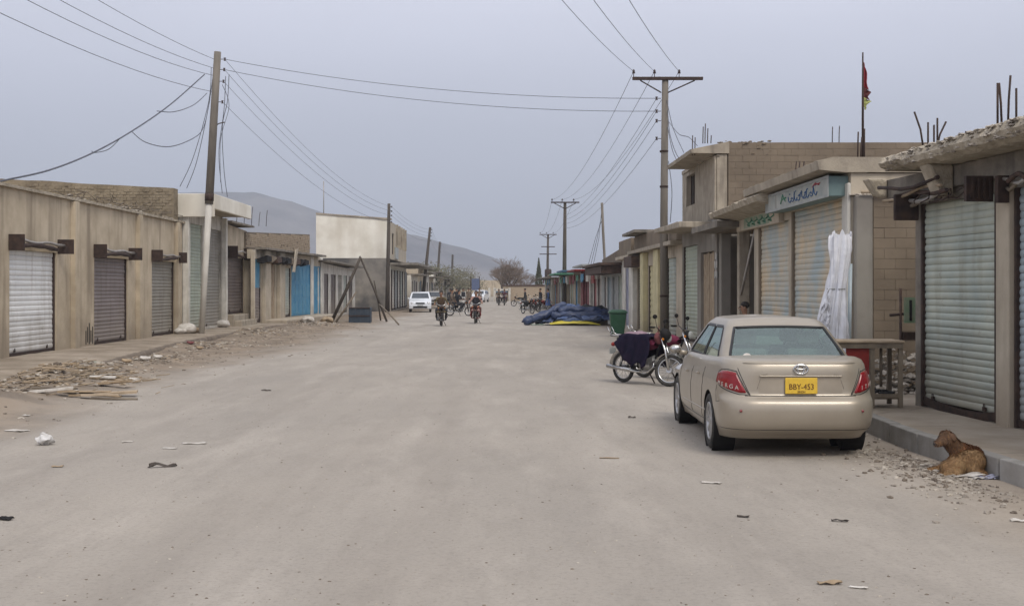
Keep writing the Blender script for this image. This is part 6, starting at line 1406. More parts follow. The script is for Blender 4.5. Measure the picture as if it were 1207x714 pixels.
for k, (px, y, lab) in enumerate(((622, 80, 'parked motorcycle standing just left of the tarp heap'), (629, 90, 'parked motorcycle second in line behind the tarp heap'), (634, 98, 'parked motorcycle third in line at the right side shops'), (641, 86, 'parked motorcycle half hidden by the peak of the tarp heap'), (613, 112, 'lone parked motorcycle farthest left of the right side group'))):
    make_moto(lab, (X(px, y), y, 0), R((-60, -110, -75, -130, 170)[k]), (blk_e, red_e)[k % 2], group='motorcycles parked by the right side shops', simple=True)
for px, y, top, legs, pose, rz, lab, vest in (
    (538, 100, blk, blk, 'stand', -90, 'man all in black standing past the crossing motorcycle', None), (546, 104, wht, wht, 'stand', -60, 'man in off white clothes standing by the left side shops', blk), (552.5, 108, brn, dkg, 'walk', -100, 'man in brown walking beside the man in off white', None),
    (531, 92, dkg, dkg, 'stand', -80, 'man in dark grey standing behind the nearest rider', None), (619, 96, dkg, brn, 'stand', 180, 'man in dark grey standing left of the parked motorcycles', None),
    (637, 92, blk, blk, 'stand', 200, 'man in black standing behind the tarp heap', None), (646, 84, blu, gry, 'stand', 180, 'man in blue standing at the shop beside the tarp heap', blk), (565, 120, brn, brn, 'walk', -90, 'man in brown walking far down the street middle', None), ):
    person(lab, (X(px, y), y, 0), R(rz), pose, top, legs, 'people standing in the street', vest=vest)
# seated man behind the saloon
yp = 24.5; stl = Vector((X(881, yp), yp, .22)); person('dark haired man in red sitting outside the open bay behind the saloon', stl + Vector((0, 0, -.03)), R(190), 'sit', cloth('brick_red_wool', (.26, .07, .05)), dkg)
mb = MB(stl); mb.box(stl + Vector((-.18, -.18, .26)), stl + Vector((.18, .18, .31)))
o = thing('stool', 'low wooden stool under the seated man in red', 'stool', stl); mb.build('seat', M['wood_grey'], o)
for sx in (-.14, .14):
    for sy in (-.14, .14): mb = MB(stl); mb.box(stl + Vector((sx - .02, sy - .02, 0)), stl + Vector((sx + .02, sy + .02, .26))); mb.build('leg', M['wood_grey'], o)
# ---- other cars
W_ = mat('white_car_paint', (.66, .68, .70), (.58, .6, .62), 3, rough=.3, bump=0, coat=.8, obj=True)
def small_car(label, loc, rz, paint, group=None, L_=3.6, H=1.46, W=1.58, zs=1.):
    root = thing('hatchback_car', label, 'car', loc, rz, group)      # +x forward
    prof = [(-L_ / 2, .28), (-L_ / 2 - .02, .55), (-L_ / 2 + .03, .88), (-L_ / 2 + .12, .95), (-L_ / 2 + .42, H - .04), (-L_ / 2 + .8, H), (.15, H), (.45, H - .07), (1.0, .98), (1.15, .93), (L_ / 2 - .18, .80), (L_ / 2 - .02, .66), (L_ / 2, .45), (L_ / 2 - .03, .26)]
    def sec(t): return [(x, z) for x, z in prof]
    mb = MB(); n = len(prof); ws = [(-1, .90), (-.97, .97), (-.8, 1.0), (0, 1.0), (.8, 1.0), (.97, .97), (1, .90)]; vs = []
    for s, k in ws:
        for x, z in prof:
            inset = .0 if z < .96 else (z - .96) / (H - .96) * .16
            vs.append((x * (.985 if abs(s) == 1 else 1), s * (W / 2 - inset), z if abs(s) < .9 else .3 + (z - .3) * (1 - .03 * (abs(s) == 1))))
    fs = [(j * n + i, j * n + (i + 1) % n, (j + 1) * n + (i + 1) % n, (j + 1) * n + i) for j in range(6) for i in range(n)] + [tuple(range(n))[::-1], tuple(6 * n + i for i in range(n))]
    mb.add(vs, fs, 0, False); b = mb.build('body', paint, root); bevel(b, .03, 2)
    def pane(name, pts): mb = MB(); mb.add(pts, [tuple(range(len(pts)))]); o = mb.build(name, mat_glassd, root); so = o.modifiers.new('s', 'SOLIDIFY'); so.thickness = .012; so.offset = 0; return o
    y1 = W / 2 - .13; zl, zh = 1.01, H - .10
    f = lambda z: 1.0 - (z - .98) / (H - .07 - .98) * .55 + .022
    pane('windscreen', [(f(zl), -y1 + .03, zl), (f(zl), y1 - .03, zl), (f(zh), y1 - .11, zh), (f(zh), -y1 + .11, zh)])
    g = lambda z: -L_ / 2 + .12 + (z - .95) / (H - .04 - .95) * .30 - .022
    pane('rear_window', [(g(zl), -y1 + .03, zl), (g(zl), y1 - .03, zl), (g(zh), y1 - .11, zh), (g(zh), -y1 + .11, zh)])
    for s in (-1, 1):
        yy = lambda z: s * (W / 2 - (z - .96) / (H - .96) * .16 + .004)
        pane('side_window', [(.86, yy(zl), zl), (.0, yy(zl), zl), (.0, yy(zh), zh), (.38, yy(zh), zh)]); pane('side_window', [(-.08, yy(zl), zl), (-L_ / 2 + .35, yy(zl), zl), (-L_ / 2 + .6, yy(zh), zh), (-.08, yy(zh), zh)])
        mb = MB(); mb.ball((L_ / 2 - .12, s * (W / 2 - .2), .66), (.13, .15, .10), 10); mb.build('headlight', M['chrome'], root)
        mb = MB(); mb.ball((.85, s * (W / 2 + .06), .98), (.05, .09, .06), 8); mb.build('wing_mirror', paint, root)
        mb = MB(); mb.box((-L_ / 2 - .03, s * (W / 2 - .2) - .08, .7), (-L_ / 2 + .04, s * (W / 2 - .2) + .08, .9)); mb.build('tail_light', LAMP, root)
        for xw in (-L_ / 2 + .62, L_ / 2 - .68):
            o = bpy.data.objects.new('wheel', None); col.objects.link(o); o.parent = root; o.location = (xw, s * (W / 2 - .07), .27)
            mb = MB(); mb.lathe([(.16, -.08), (.25, -.085), (.27, -.05), (.27, .05), (.25, .085), (.16, .08)], (0, 0, 0), 'Y', 20); mb.build('tyre', M['rubber'], o)
            mb = MB(); mb.lathe([(0, .06 * s), (.16, .075 * s), (.165, 0)], (0, 0, 0), 'Y', 16); mb.build('rim', M['alu'], o)
            mb = MB(); mb.lathe([(0, .088 * s - .003 * s), (0, .088 * s)], (0, 0, 0), 'Y', 8)
    mb = MB(); mb.box((L_ / 2 - .04, -.32, .60), (L_ / 2 + .012, .32, .70)); mb.build('grille', M['black'], root)
    mb = MB(); mb.box((L_ / 2 - .04, -.5, .32), (L_ / 2 + .03, .5, .44)); mb.build('air_intake', M['black'], root)
    mb = MB(); mb.box((L_ / 2 + .031, -.2, .45), (L_ / 2 + .036, .2, .54)); mb.build('number_plate', M['silver'], root)
    return root
mat_glassd = mat('dark_windscreen_glass', (.03, .04, .05), rough=.08, bump=0, spec=.8)
small_car('white hatchback facing the camera, parked beside the cream building', (X(495.5, 86.5), 86.5, 0), R(-90 + 4), W_)
small_car('pale parked car partly hidden behind the white hatchback', (X(512, 104), 104, 0), R(-88), cloth('dull_beige_car_paint', (.42, .4, .38)))
small_car('far white car facing the camera before the white gate posts', (X(566, 146), 146, 0), R(-100), W_)
# ------------------------------------------------------------------ STREET OBJECTS
def P3(px, y, z): return Vector((X(px, y), y, z))
# stall counter behind the car
yt = 15.3; zs_ = .22; o0 = Vector((4.62, yt, zs_)); tb = thing('stall_counter', 'rough wooden stall counter with a dark red panel between car and near shutter', 'table', o0)
xl_, xr_ = X(984, yt), X(1064, yt); ht = .86
mb = MB(o0)
mb.box((xl_, yt - .04, zs_ + ht - .03), (xr_ + .02, yt + .52, zs_ + ht)); bevel(mb.build('table_top', M['wood_tan'], tb), .006, 1)
mb = MB(o0); mb.box((xl_, yt - .02, zs_ + ht - .10), (xr_, yt + .01, zs_ + ht - .031)); mb.build('rail', M['wood_grey'], tb)
for x in (xl_ + .03, X(1026, yt), xr_ - .05):
    for yy in (yt, yt + .45): mb = MB(o0); mb.box((x, yy, zs_), (x + .055, yy + .05, zs_ + ht - .032)); mb.build('leg', M['wood_grey'], tb)
mb = MB(o0); mb.box((X(998, yt), yt + .02, zs_ + .42), (X(1025, yt), yt + .04, zs_ + ht - .035)); mb.build('side_panel', M['redpanel'], tb)
mb = MB(o0); mb.box((X(1029, yt), yt + .012, zs_ + .12), (xr_, yt + .04, zs_ + .17)); mb.build('rail', M['wood_grey'], tb)
for k in range(5):
    mb = MB(o0); mb.box((X(1028, yt), yt + .05 + .09 * k, zs_ + .10), (xr_ - .05, yt + .125 + .09 * k, zs_ + .118)); mb.build('shelf_board', M['wood_grey'], tb)
mb = MB(o0); x = X(1044, yt); mb.tube([(x, yt + .2, zs_ + ht - .04), (x, yt + .2, zs_ + .25)], .02, 6); mb.build('centre_post', M['wood_grey'], tb)
b0 = Vector((X(1045, yt), yt + .25, zs_ + .119)); mb = MB(b0)
for k in range(7): mb.rock(b0 + Vector((random.uniform(-.18, .18), random.uniform(-.1, .1), .04 + .03 * (k % 2))), .09, 0)
solo(mb, 'rag_heap', M['black'], 'dark heap of rags on the bottom shelf of the stall counter', 'rags', loc=b0)
# green framed scrap and post by the side wall
b0 = Vector((X(1074, 17.2), 17.2, .22)); fr_ = thing('metal_frame', 'small green and rust metal frame leaning at the block side wall', 'metal frame', b0)
for pts, m in (([(X(1062, 17.2), 17.2, .22), (X(1063, 17.2), 17.25, 1.75)], 'rust'), ([(X(1083, 17.2), 17.2, .22), (X(1083, 17.2), 17.25, 1.68)], 'wood_grey'), ([(X(1050, 17.2), 17.25, 1.36), (X(1084, 17.2), 17.25, 1.40)], 'steel_dk')):
    mb = MB(b0); mb.tube(pts, .022, 5); mb.build('bar', M[m], fr_)
mb = MB(b0); mb.box((X(1066, 17.2), 17.2, 1.25), (X(1082, 17.2), 17.23, 1.62)); pp = mb.build('green_panel', mat('faded_green_metal', (.16, .24, .15), (.22, .24, .17), 8, bump=.2), fr_)
mb = MB(b0); mb.box((X(1072, 17.2), 17.185, 1.28), (X(1074.5, 17.2), 17.199, 1.58)); mb.build('slot', M['black'], pp)
mb = MB(b0); mb.box((X(1064, 17.2), 17.19, 1.0), (X(1084, 17.2), 17.26, 1.12)); mb.build('bar', M['steel_dk'], fr_)
# pale broken rubble in the gap
mb = MB((5.6, 17.6, .2)); r_ = random.Random(3)
for i in range(420):
    t = abs(r_.gauss(0, .35)); mb.rock((r_.uniform(4.95, 6.7), 17.9 - t * .8, .22 + max(0, .62 - t * .9) * r_.random()), r_.uniform(.025, .10), 0 if r_.random() < .7 else 1, .8)
tag(mb.build('rubble', [M['paleRock'], M['stone']], None, (5.6, 17.6, .2)), 'pale broken stone rubble heaped in the gap beside the near shutter', 'rubble', kind='stuff')
# wrapped white bundle
def bundle():
    yb = 17.75; b0 = Vector((X(983, yb), yb, .22)); o = thing('wrapped_bundle', 'tall white plastic wrapped bundle leaning on the pillar of the sign shop', 'bundle', b0)
    m = mat('crumpled_white_plastic', (.80, .80, .82), (.66, .67, .71), 5, rough=.35, bump=.5, bsc=9, dist=.02, spec=.5, coat=.3)
    H_ = 2.34
    def fn(u, v):
        a = 2 * math.pi * u; z = H_ * v
        r = lerpt([(0, .21), (.2, .235), (.42, .225), (.55, .185), (.64, .145), (.75, .135), (.9, .15), (1, .14)], v)
        f1 = noise.noise(Vector((math.cos(a) * 2.2, math.sin(a) * 2.2, z * 1.1))); f2 = noise.noise(Vector((math.cos(a) * 6, math.sin(a) * 6, z * 2.5 + 9))); f3 = abs(noise.noise(Vector((math.cos(a) * 9, math.sin(a) * 9, z * 1.3 + 20))))
        r *= 1 + .42 * f1 + .22 * f2 - .35 * f3
        if v > .985: z += .10 * noise.noise(Vector((a * 2, 5, 0)))
        cx = -.02 - .04 * math.sin(2.6 * v * 2) + .09 * v; return (cx + r * math.cos(a), -.07 + .12 * v + r * .7 * math.sin(a), z)
    mb = MB(); mb.grid(fn, 110, 110); mb.build('wrapping', m, o)
    for q_, (z0_, L0, dr, sd0) in enumerate(((.72, .24, .34, 3), (.95, .20, .42, 8), (.55, .16, .30, 14))):
        def flap(u, v):
            z = z0_ + .62 * u; x = -.12 - L0 * v * (1.15 - .75 * u) * (1 + .35 * noise.noise(Vector((u * 6, v * 3, sd0))))
            return (x + .02 * math.sin(26 * u + sd0), -.10 - .05 * q_ + .07 * noise.noise(Vector((u * 5, v * 5, sd0))) + .02 * math.sin(20 * u + 6 * v), z - dr * v * (.6 + .8 * abs(noise.noise(Vector((u * 4, 0, sd0))))) + .03 * math.sin(23 * u + 5 * v))
        mb = MB(); mb.grid(flap, 40, 16); f_ = mb.build('loose_flap', m, o); so = f_.modifiers.new('s', 'SOLIDIFY'); so.thickness = .004
    for z in (1.52,):
        mb = MB(); mb.tube([fn(k / 24, z / H_) for k in range(24)], .010, 5, closed=True); mb.build('tie', M['silver'], o)
bundle()
# thin blue pipe beside it
b0 = Vector((X(1000, 17.9), 17.9, .22)); mb = MB(b0); mb.tube([b0, b0 + Vector((.06, .1, 1.9))], .03, 8); solo(mb, 'pipe', M['sh_blue'], 'pale blue pipe standing between the white bundle and the pier', 'pipe', loc=b0)
# green litter bin
yb = 41.6; b0 = Vector((X(728, yb), yb, gz(X(728, yb), yb))); bn = thing('litter_bin', 'dark green plastic litter bin standing right of the tarp heap', 'bin', b0)
gm = mat('dark_green_plastic', (.018, .07, .035), (.03, .085, .05), 5, rough=.5, bump=.1, obj=True)
mb = MB(b0); p = lambda w_, d_, z: [b0 + Vector((sx * w_, sy * d_, z)) for sx, sy in ((-1, -1), (1, -1), (1, 1), (-1, 1))]
mb.hexa(p(.21, .2, .08) + p(.29, .27, .80)); bevel(mb.build('tub', gm, bn), .03, 3)
mb = MB(b0); mb.hexa(p(.33, .31, .80) + p(.32, .30, .87)); bevel(mb.build('rim', gm, bn), .02, 2)
mb = MB(b0); mb.hexa(p(.30, .28, .871) + p(.22, .2, .92)); bevel(mb.build('lid', gm, bn), .02, 2)
for s in (-1, 1): mb = MB(b0); mb.lathe([(0, -.03), (.08, -.03), (.08, .03), (0, .03)], b0 + Vector((s * .2, .2, .08)), 'X', 12); mb.build('wheel', M['black'], bn)
# tarp heap
yt_ = 56.0; b0 = Vector((X(668, yt_), yt_, 0)); th_ = thing('tarp_heap', 'long heap of dark navy tarpaulin rolls spread across the right side', 'tarpaulins', b0)
tn = mat('dark_navy_tarpaulin', (.016, .028, .075), (.035, .055, .12), 4, rough=.45, bump=.5, bsc=5, dist=.04, spec=.5); tb2 = mat('faded_blue_tarpaulin', (.06, .10, .22), (.12, .16, .26), 4, rough=.5, bump=.5, bsc=5, dist=.04); tk = mat('black_tarpaulin', (.012, .012, .014), (.03, .03, .032), 4, rough=.45, bump=.5, bsc=6, dist=.04)
def roll(pts, r, m, nm='tarp_roll', flat=1):
    P_ = [P3(px, yt_ + dy, z * .88) for px, dy, z in pts]; Q = []
    for i in range(len(P_) - 1): Q += [P_[i].lerp(P_[i + 1], k / 7) for k in range(7)]
    Q.append(P_[-1]); mb = MB(b0); mb.tube([q + noise.noise_vector(q * 1.7) * .06 for q in Q], [r * (1 + .22 * noise.noise(q * 2.3)) * (1 if 0 < i < len(Q) - 1 else .6) for i, q in enumerate(Q)], 12); o = mb.build(nm, m, th_); wobble(o, .10, 5.5); wobble(o, .04, 14); return o
roll([(617, -.6, .17), (630, -.5, .32), (645, -.3, .62), (658, 0, .95), (668, .3, 1.08)], .19, tn); roll([(630, .2, .2), (648, .2, .5), (664, .3, .85), (676, .5, .80)], .24, tk); roll([(634, -.2, .25), (650, 0, .60), (672, .1, .80), (695, .2, .74)], .18, tb2)
roll([(650, -.6, .52), (668, -.6, .50), (690, -.6, .52), (712, -.5, .56)], .17, tn); roll([(656, -.2, .75), (676, -.2, .80), (700, -.1, .76), (718, 0, .66)], .17, tn); roll([(660, .5, .7), (690, .5, .82), (716, .6, .72)], .22, tk)
roll([(655, -.7, .36), (680, -.75, .33), (705, -.7, .38), (717, -.6, .42)], .13, tb2); roll([(664, .2, 1.0), (672, .2, 1.02), (684, .2, .9)], .10, tb2)
def drape(u, v): 
    px = 640 + 80 * u; q = P3(px, yt_ - .9 + 1.9 * v, 0); h = lerpt([(0, .22), (.25, .55), (.4, .68), (.7, .62), (1, .5)], u) * math.sin(math.pi * min(1, .12 + v * .8)) ** .5 - .02 + .16 * noise.noise(q * 2.6) + .05 * math.sin(46 * v + 9 * u + 4 * noise.noise(q)); return (q.x, q.y, max(.04 + .2 * (u > .3), h))
mb = MB(b0); mb.grid(drape, 50, 26); mb.build('tarp_sheet', tn, th_)
mb = MB(b0); mb.box((X(652, yt_), yt_ - .2, 0), (X(716, yt_), yt_ + .8, .30)); mb.build('plank_base', M['wood_grey'], th_)
y_ = yt_ - .95; b1 = P3(675, y_, .0); mb = MB(b1)
def ys(u, v): px = 648 + 60 * u; q = P3(px, y_ + .3 * v, 0); return (q.x, q.y, .03 + .24 * math.sin(math.pi * min(1, max(0, u * .8 + .15))) * math.sin(math.pi * (.1 + .8 * v)) + .02 * noise.noise(q * 3))
mb.grid(ys, 40, 10); solo(mb, 'yellow_tarp', mat('yellow_tarpaulin', (.62, .52, .06), (.5, .42, .06), 5, rough=.5, bump=.4, bsc=8), 'flat roll of bright yellow tarpaulin lying before the navy tarp heap', 'tarpaulin', loc=b1)
mb = MB(P3(634, yt_ - .5, 0))
for k in range(9): mb.rock(P3(628 + 1.6 * k, yt_ - .8, .05), .12, 0, .4)
solo(mb, 'net_heap', cloth('pale_green_net', (.28, .34, .28)), 'small pale green net heap beneath the left end of the tarp rolls', 'net', loc=P3(634, yt_ - .5, 0))
# blue hoarding and dark kiosk boxes in the far left
b0 = P3(560, 124, 0); bh = thing('blue_hoarding', 'tall faded blue hoarding standing in the far street on the left', 'hoarding', b0)
mb = MB(b0); mb.box((X(556, 124), 124, 1.5), (X(565, 124), 124.15, 2.7)); mb.build('board', cloth('faded_blue_board', (.13, .16, .26)), bh)
for px in (555, 565): mb = MB(b0); mb.box((X(px, 124) - .05, 124.16, 0), (X(px, 124) + .05, 124.26, 2.9)); mb.build('post', M['steel_dk'], bh)
# leaning poles and blue crate on the left
yc = 57.3; b0 = P3(423.5, yc, 0); cr = thing('blue_crate', 'dark blue metal crate on the left verge under the leaning poles', 'crate', b0)
mb = MB(b0); mb.box((X(411, yc), yc, .0), (X(436, yc), yc + .8, .80)); bevel(mb.build('box', mat('dark_slate_blue_metal', (.03, .045, .065), (.055, .065, .08), 5, rough=.6, bump=.2), cr), .015, 1)
for k in range(5): mb = MB(b0); x = X(411, yc) + .03 + k * .245; mb.box((x, yc - .03, .03), (x + .05, yc - .001, .77)); mb.build('rib', mat('slate_rib', (.035, .055, .08), (.06, .07, .085), 5, bump=.2), cr)
for z in (.0, .38, .76): mb = MB(b0); mb.box((X(411, yc), yc - .05, z), (X(436, yc), yc - .031, z + .05)); mb.build('rim', M['steel_dk'], cr)
for (a, b, r, m, lab) in (((391, yc + 1.0, .1), (425, yc + .6, 3.25), .085, 'pole_dk', 'thick dark pole leaning to the right, left leg of the pointed pair'), ((456, yc + .9, .1), (424, yc + .7, 3.3), .055, 'pole_dk', 'thin pole leaning to the left, right leg of the pointed pair'), ((470, yc - 1.5, .03), (447, yc + .5, .95), .04, 'wood_grey', 'short grey stick propped low to the right of the blue crate'), ((396, yc + .2, .1), (420, yc + .5, 1.55), .05, 'wood_grey', 'grey pole lying slanted below the thick dark pole'), ((449, yc + 1.6, .03), (441, yc + 1.2, 2.1), .04, 'pole_dk', 'short dark post standing behind the blue crate')):
    p0, p1 = P3(*a), P3(*b); mb = MB(p0); mb.tube([p0, p0.lerp(p1, .5) + Vector((.03, 0, .02)), p1], [r, r * .95, r * .8], 7); solo(mb, 'leaning_pole', M[m], lab, 'pole', 'poles around the blue crate', p0)
# sacks beside the corner shop pilasters
for k, (px, y, w_, h, m, lab) in enumerate(((219, 40.2, .35, .35, 'litter', 'white lumpy sack at the foot of the corner shop pilaster'), (226, 40.6, .28, .22, 'card', 'brown sack right of the white lumpy sack by the left pole'), (213, 40.0, .22, .2, 'litter', 'small pale bag left of the white lumpy sack'), (262, 46.6, .3, .28, 'litter', 'white bag at the far pilaster of the corner shop'))):
    q = P3(px, y, .21); mb = MB(q); mb.ball(q + Vector((0, 0, h * .45)), (w_, w_ * .7, h * .55), 12); solo(mb, 'sack', M[m], lab, 'sack', 'sacks by the corner shop', q); wobble(bpy.data.objects[-1] if False else [o for o in col.objects if o.get('label') == lab][0], .06, 7)
# ------------------------------------------------------------------ LITTER AND RUBBLE
def flatbit(pts_c, w_, l_, m, lab, name='litter_scrap', cat='litter', lift=.0, curl=.03, seed=0, rz=0, group='scraps of litter on the road'):
    q = Vector((pts_c[0], pts_c[1], gz(pts_c[0], pts_c[1]) + .004 + lift)); c_, s_ = math.cos(rz), math.sin(rz)
    def fn(u, v):
        x, y = (u - .5) * l_, (v - .5) * w_; k = 1 + .3 * noise.noise(Vector((u * 3, v * 3, seed))); x *= k; y *= k
        return (x * c_ - y * s_, x * s_ + y * c_, .003 + curl * .55 * abs(noise.noise(Vector((u * 1.7, v * 1.7, seed + 4)))))
    mb = MB(); mb.grid(fn, 8, 6); o = mb.build(name, m, None, q); so = o.modifiers.new('s', 'SOLIDIFY'); so.thickness = .004; return tag(o, lab, cat, group)
M['rubble_dk'] = mat('dark_brown_scrap', (.10, .08, .065), (.05, .042, .036), 12, bump=.3)
def G(px, py): y = D(py); return (X(px, y), y)
for i, (px, py, w_, l_, m, lab, cu) in enumerate(((20, 508, .16, .26, 'litter', 'pale oval scrap at the left edge beside the white plastic bag', .03), (229, 523, .10, .26, 'litter', 'bright white paper scrap on the road left of centre', .05), (838, 569, .08, .18, 'litter', 'small pale scrap on the road below the car', .03), (192, 551, .05, .26, 'rubble_dk', 'dark bent scrap on the road near the lower left', .12), (314, 460, .07, .16, 'rubble_dk', 'small dark scrap on the road beyond the white paper', .08),
    (990, 614, .03, .12, 'rubble_dk', 'dark speck of litter on the road at the lower right', .04), (876, 609, .04, .09, 'rubble_dk', 'tiny dark scrap below the car, left of the lower right speck', .04), (1201, 614, .06, .12, 'litter', 'pale scrap at the right edge below the dog', .04), (5, 613, .07, .13, 'black', 'black lump at the far left edge of the road', .1), (978, 689, .05, .14, 'card', 'brown scrap at the very bottom right of the road', .05), (30, 494, .05, .12, 'litter', 'small white scrap above the pale oval scrap', .03),
    (68, 551, .05, .1, 'card', 'faint brown scrap below the white plastic bag', .04), (150, 521, .05, .12, 'litter', 'faint pale scrap between the bag and the white paper', .02), (200, 529, .06, .16, 'litter', 'thin pale scrap left of the white paper scrap', .02), (718, 540, .04, .2, 'card', 'thin brown straw on the road left of the car', .02), (745, 492, .04, .10, 'rubble_dk', 'small dark scrap on the road before the front wheel', .05), (1012, 694, .03, .1, 'litter', 'tiny pale fleck at the bottom right corner', .02))):
    x, y = G(px, py); flatbit((x, y), w_, l_, M[m], lab, seed=i, curl=cu, rz=random.uniform(-.4, .4))
x, y = G(53, 524); q = Vector((x, y, gz(x, y))); pm = mat('thin_white_plastic', (.62, .60, .57), (.5, .48, .45), 14, rough=.4, bump=.4); mb = MB(); mb.ball((0, 0, .055), (.10, .08, .065), 24); o = mb.build('plastic_bag', pm, None, q); wobble(o, .05, 12); wobble(o, .02, 34); tag(o, 'crumpled white plastic bag on the road at the left', 'plastic bag')
# scraps heaped along the left verge
names_ = ['flattened tan cardboard', 'grey plank', 'pale broken board', 'crushed brown carton', 'strip of tan board']
WH = ['near the left edge of the verge heap', 'in the middle of the verge heap', 'at the back of the verge heap by the kerb', 'on the right end of the verge heap', 'at the front of the verge heap']
k = 0
for a in range(5):
    for b in range(5):
        px = (62, 84, 102, 120, 132)[a] + random.uniform(-5, 5); py = (452, 459, 464, 470, 473)[(b * 2 + a) % 5]; x, y = G(px, py); z = gz(x, y) + .012 + .014 * b
        mb = MB(); L_ = random.uniform(.2, .75); w_ = random.uniform(.05, .16); mb.box((-L_ / 2, -w_ / 2, 0), (L_ / 2, w_ / 2, .015 + .01 * (b % 3))); o = mb.build('board_scrap', [M['card'], M['wood_tan'], M['litter'], M['card'], M['wood_grey']][(a + b) % 5], None, (x, y, z)); o.rotation_euler = (random.uniform(-.14, .14), random.uniform(-.12, .12), random.uniform(-.35, .5))
        tag(o, f'{["tan cardboard", "pale plank", "off white board", "brown carton", "grey plank"][(a + b) % 5]} {["lowest", "low", "midway", "high", "topmost"][b]} in the left verge heap, {["leftmost", "left of middle", "middle", "right of middle", "rightmost"][a]}', 'board', 'boards in the verge heap')
for px, py, m, lab, s_ in ((160, 458, 'litter', 'white crumpled bag at the right end of the verge heap', .12), (172, 432, 'litter', 'white bag lying against the left kerb', .14), (187, 429, 'litter', 'second pale bag along the left kerb', .12), (108, 440, 'sh_green', 'pale green bag at the back of the verge heap', .15), (117, 441, 'greensign', 'dark green bottle-like lump at the back of the verge heap', .09), (150, 436, 'card', 'curled brown sheet by the left kerb', .12), (225, 412, 'maroon', 'dark maroon bag by the far left kerb', .12), (236, 414, 'card', 'brown bag right of the maroon bag', .12), (375, 380, 'litter', 'white sheet scrap before the blue doors', .3), (362, 386, 'litter', 'pale broken slab before the blue doors', .3), (385, 383, 'wood_tan', 'tan board piece near the blue crate', .3)):
    x, y = G(px, py); mb = MB(); mb.ball((0, 0, s_ * .4), (s_, s_ * .7, s_ * .45), 10); o = mb.build('rubbish_bag', M[m], None, (x, y, gz(x, y))); wobble(o, s_ * .5, 8); tag(o, lab, 'rubbish', 'rubbish along the left kerb')
rr_ = random.Random(11)
mb = MB()
for i in range(2600):
    y = 12 + 46 * rr_.random() ** 1.3; x = -8.9 - .02 * (y - 20) + abs(rr_.gauss(0, 1.1)) - .1
    if y > 30: x = -9.6 + abs(rr_.gauss(0, 1.4))
    mb.rock((x, y, gz(x, y) + .005), rr_.choice((.012, .018, .025, .03, .05)), rr_.randint(0, 2))
for cx_, cy_, n_ in ((-7.9, 20.6, 240), (-8.5, 22.8, 200), (-8.6, 27.5, 160), (-9.0, 35, 160), (-9.3, 44, 180), (-8.9, 53, 260)):
    for i in range(n_): x, y = rr_.gauss(cx_, .5), rr_.gauss(cy_, 1.1); mb.rock((x, y, gz(x, y) + .01), rr_.uniform(.02, .085), rr_.randint(0, 3))
for i in range(260):
    x, y = rr_.gauss(-7.9, .7), rr_.gauss(20.8, 1.0); a = rr_.uniform(-.5, .7); L_ = rr_.uniform(.05, .28); z = gz(x, y) + .02; mb.tube([(x, y, z), (x + L_ * math.cos(a), y + L_ * math.sin(a), z + rr_.uniform(0, .05))], rr_.uniform(.004, .012), 4, 3)
mb.build('verge_rubble', [M['stone'], M['dirt'], M['paleRock'], M['wood_tan']], None, kind='stuff', label='stones, straw and crumbs strewn along the left verge')
mb = MB()
for i in range(2000):
    y = rr_.uniform(8.5, 40); x = 4.35 - abs(rr_.gauss(0, .35)) - .02
    if i < 950: x, y = 4.15 - abs(rr_.gauss(0, .33)), rr_.gauss(11.2, .9)
    mb.rock((x, y, gz(x, y) + .003), rr_.choice((.006, .008, .010, .013, .018, .032)), rr_.randint(0, 2), rr_.uniform(.5, 1))
mb.build('kerb_gravel', [M['stone'], M['dirt'], M['paleRock']], None, kind='stuff', label='small stones and grit gathered along the right kerb')
mb = MB()
for i in range(3600):
    y = 6.5 + 34 * rr_.random() ** 1.6; x = rr_.uniform(-7, 4.2); mb.rock((x, y, gz(x, y) + .001), rr_.choice((.004, .005, .006, .008, .012)), rr_.randint(0, 2), .7)
mb.build('road_grit', [M['stone'], M['dirt'], M['paleRock']], None, kind='stuff', label='fine grit scattered over the dusty road')
for k, (dx, dy, s_) in enumerate(((-.05, -.30, .12), (.10, -.34, .10), (.02, -.38, .07), (.22, -.3, .08))):
    x, y = X(1132, 11.15) + dx, 11.15 + dy; flatbit((x, y), s_, s_ * 2.2, M['litter'] if k % 2 == 0 else M['lav'], ('crumpled pale paper under the dog, largest piece', 'lilac paper scrap under the dog', 'smallest white scrap in front of the dog', 'lilac scrap right of the paper under the dog')[k], seed=20 + k, curl=.09, rz=.2 * k, group='paper scraps before the dog')
# ------------------------------------------------------------------ TREES
def bare_tree(label, x, y, h, spread, seed, trunks=5):
    r = random.Random(seed); o = thing('bare_tree', label, 'tree', (x, y, 0), 0, 'bare trees at the street end'); big = MB(); tw = MB()
    def br(p, d, L_, rad, lv):
        q = p + d * L_; (big if lv < 2 else tw).tube([p, p.lerp(q, .5) + Vector((r.uniform(-1, 1), r.uniform(-1, 1), 0)) * L_ * .05, q], [rad, rad * .8, rad * .62], 6 if lv < 2 else 3, cap=False)
        if lv >= 6: return
        for k in range(3 if lv < 5 else 4):
            a = r.uniform(0, 6.3); t = r.uniform(.35, .75); nd = (d + Vector((math.cos(a) * t * spread, math.sin(a) * t * spread, r.uniform(-.1, .25)))).normalized()
            br(p.lerp(q, r.uniform(.6, 1)), nd, L_ * r.uniform(.62, .84), rad * .6, lv + 1)
    for k in range(trunks): a = 2 * math.pi * k / trunks; br(Vector((.3 * math.cos(a), .3 * math.sin(a), 0)), Vector((math.cos(a) * .25, math.sin(a) * .25, 1)).normalized(), h * .26, h * .022, 0 if k < 4 else 1)
    big.build('trunk', M['pole_dk'], o); tw.build('crown', mat('bare_twigs', (.26, .20, .155), rough=.9, bump=0), o, kind='stuff')
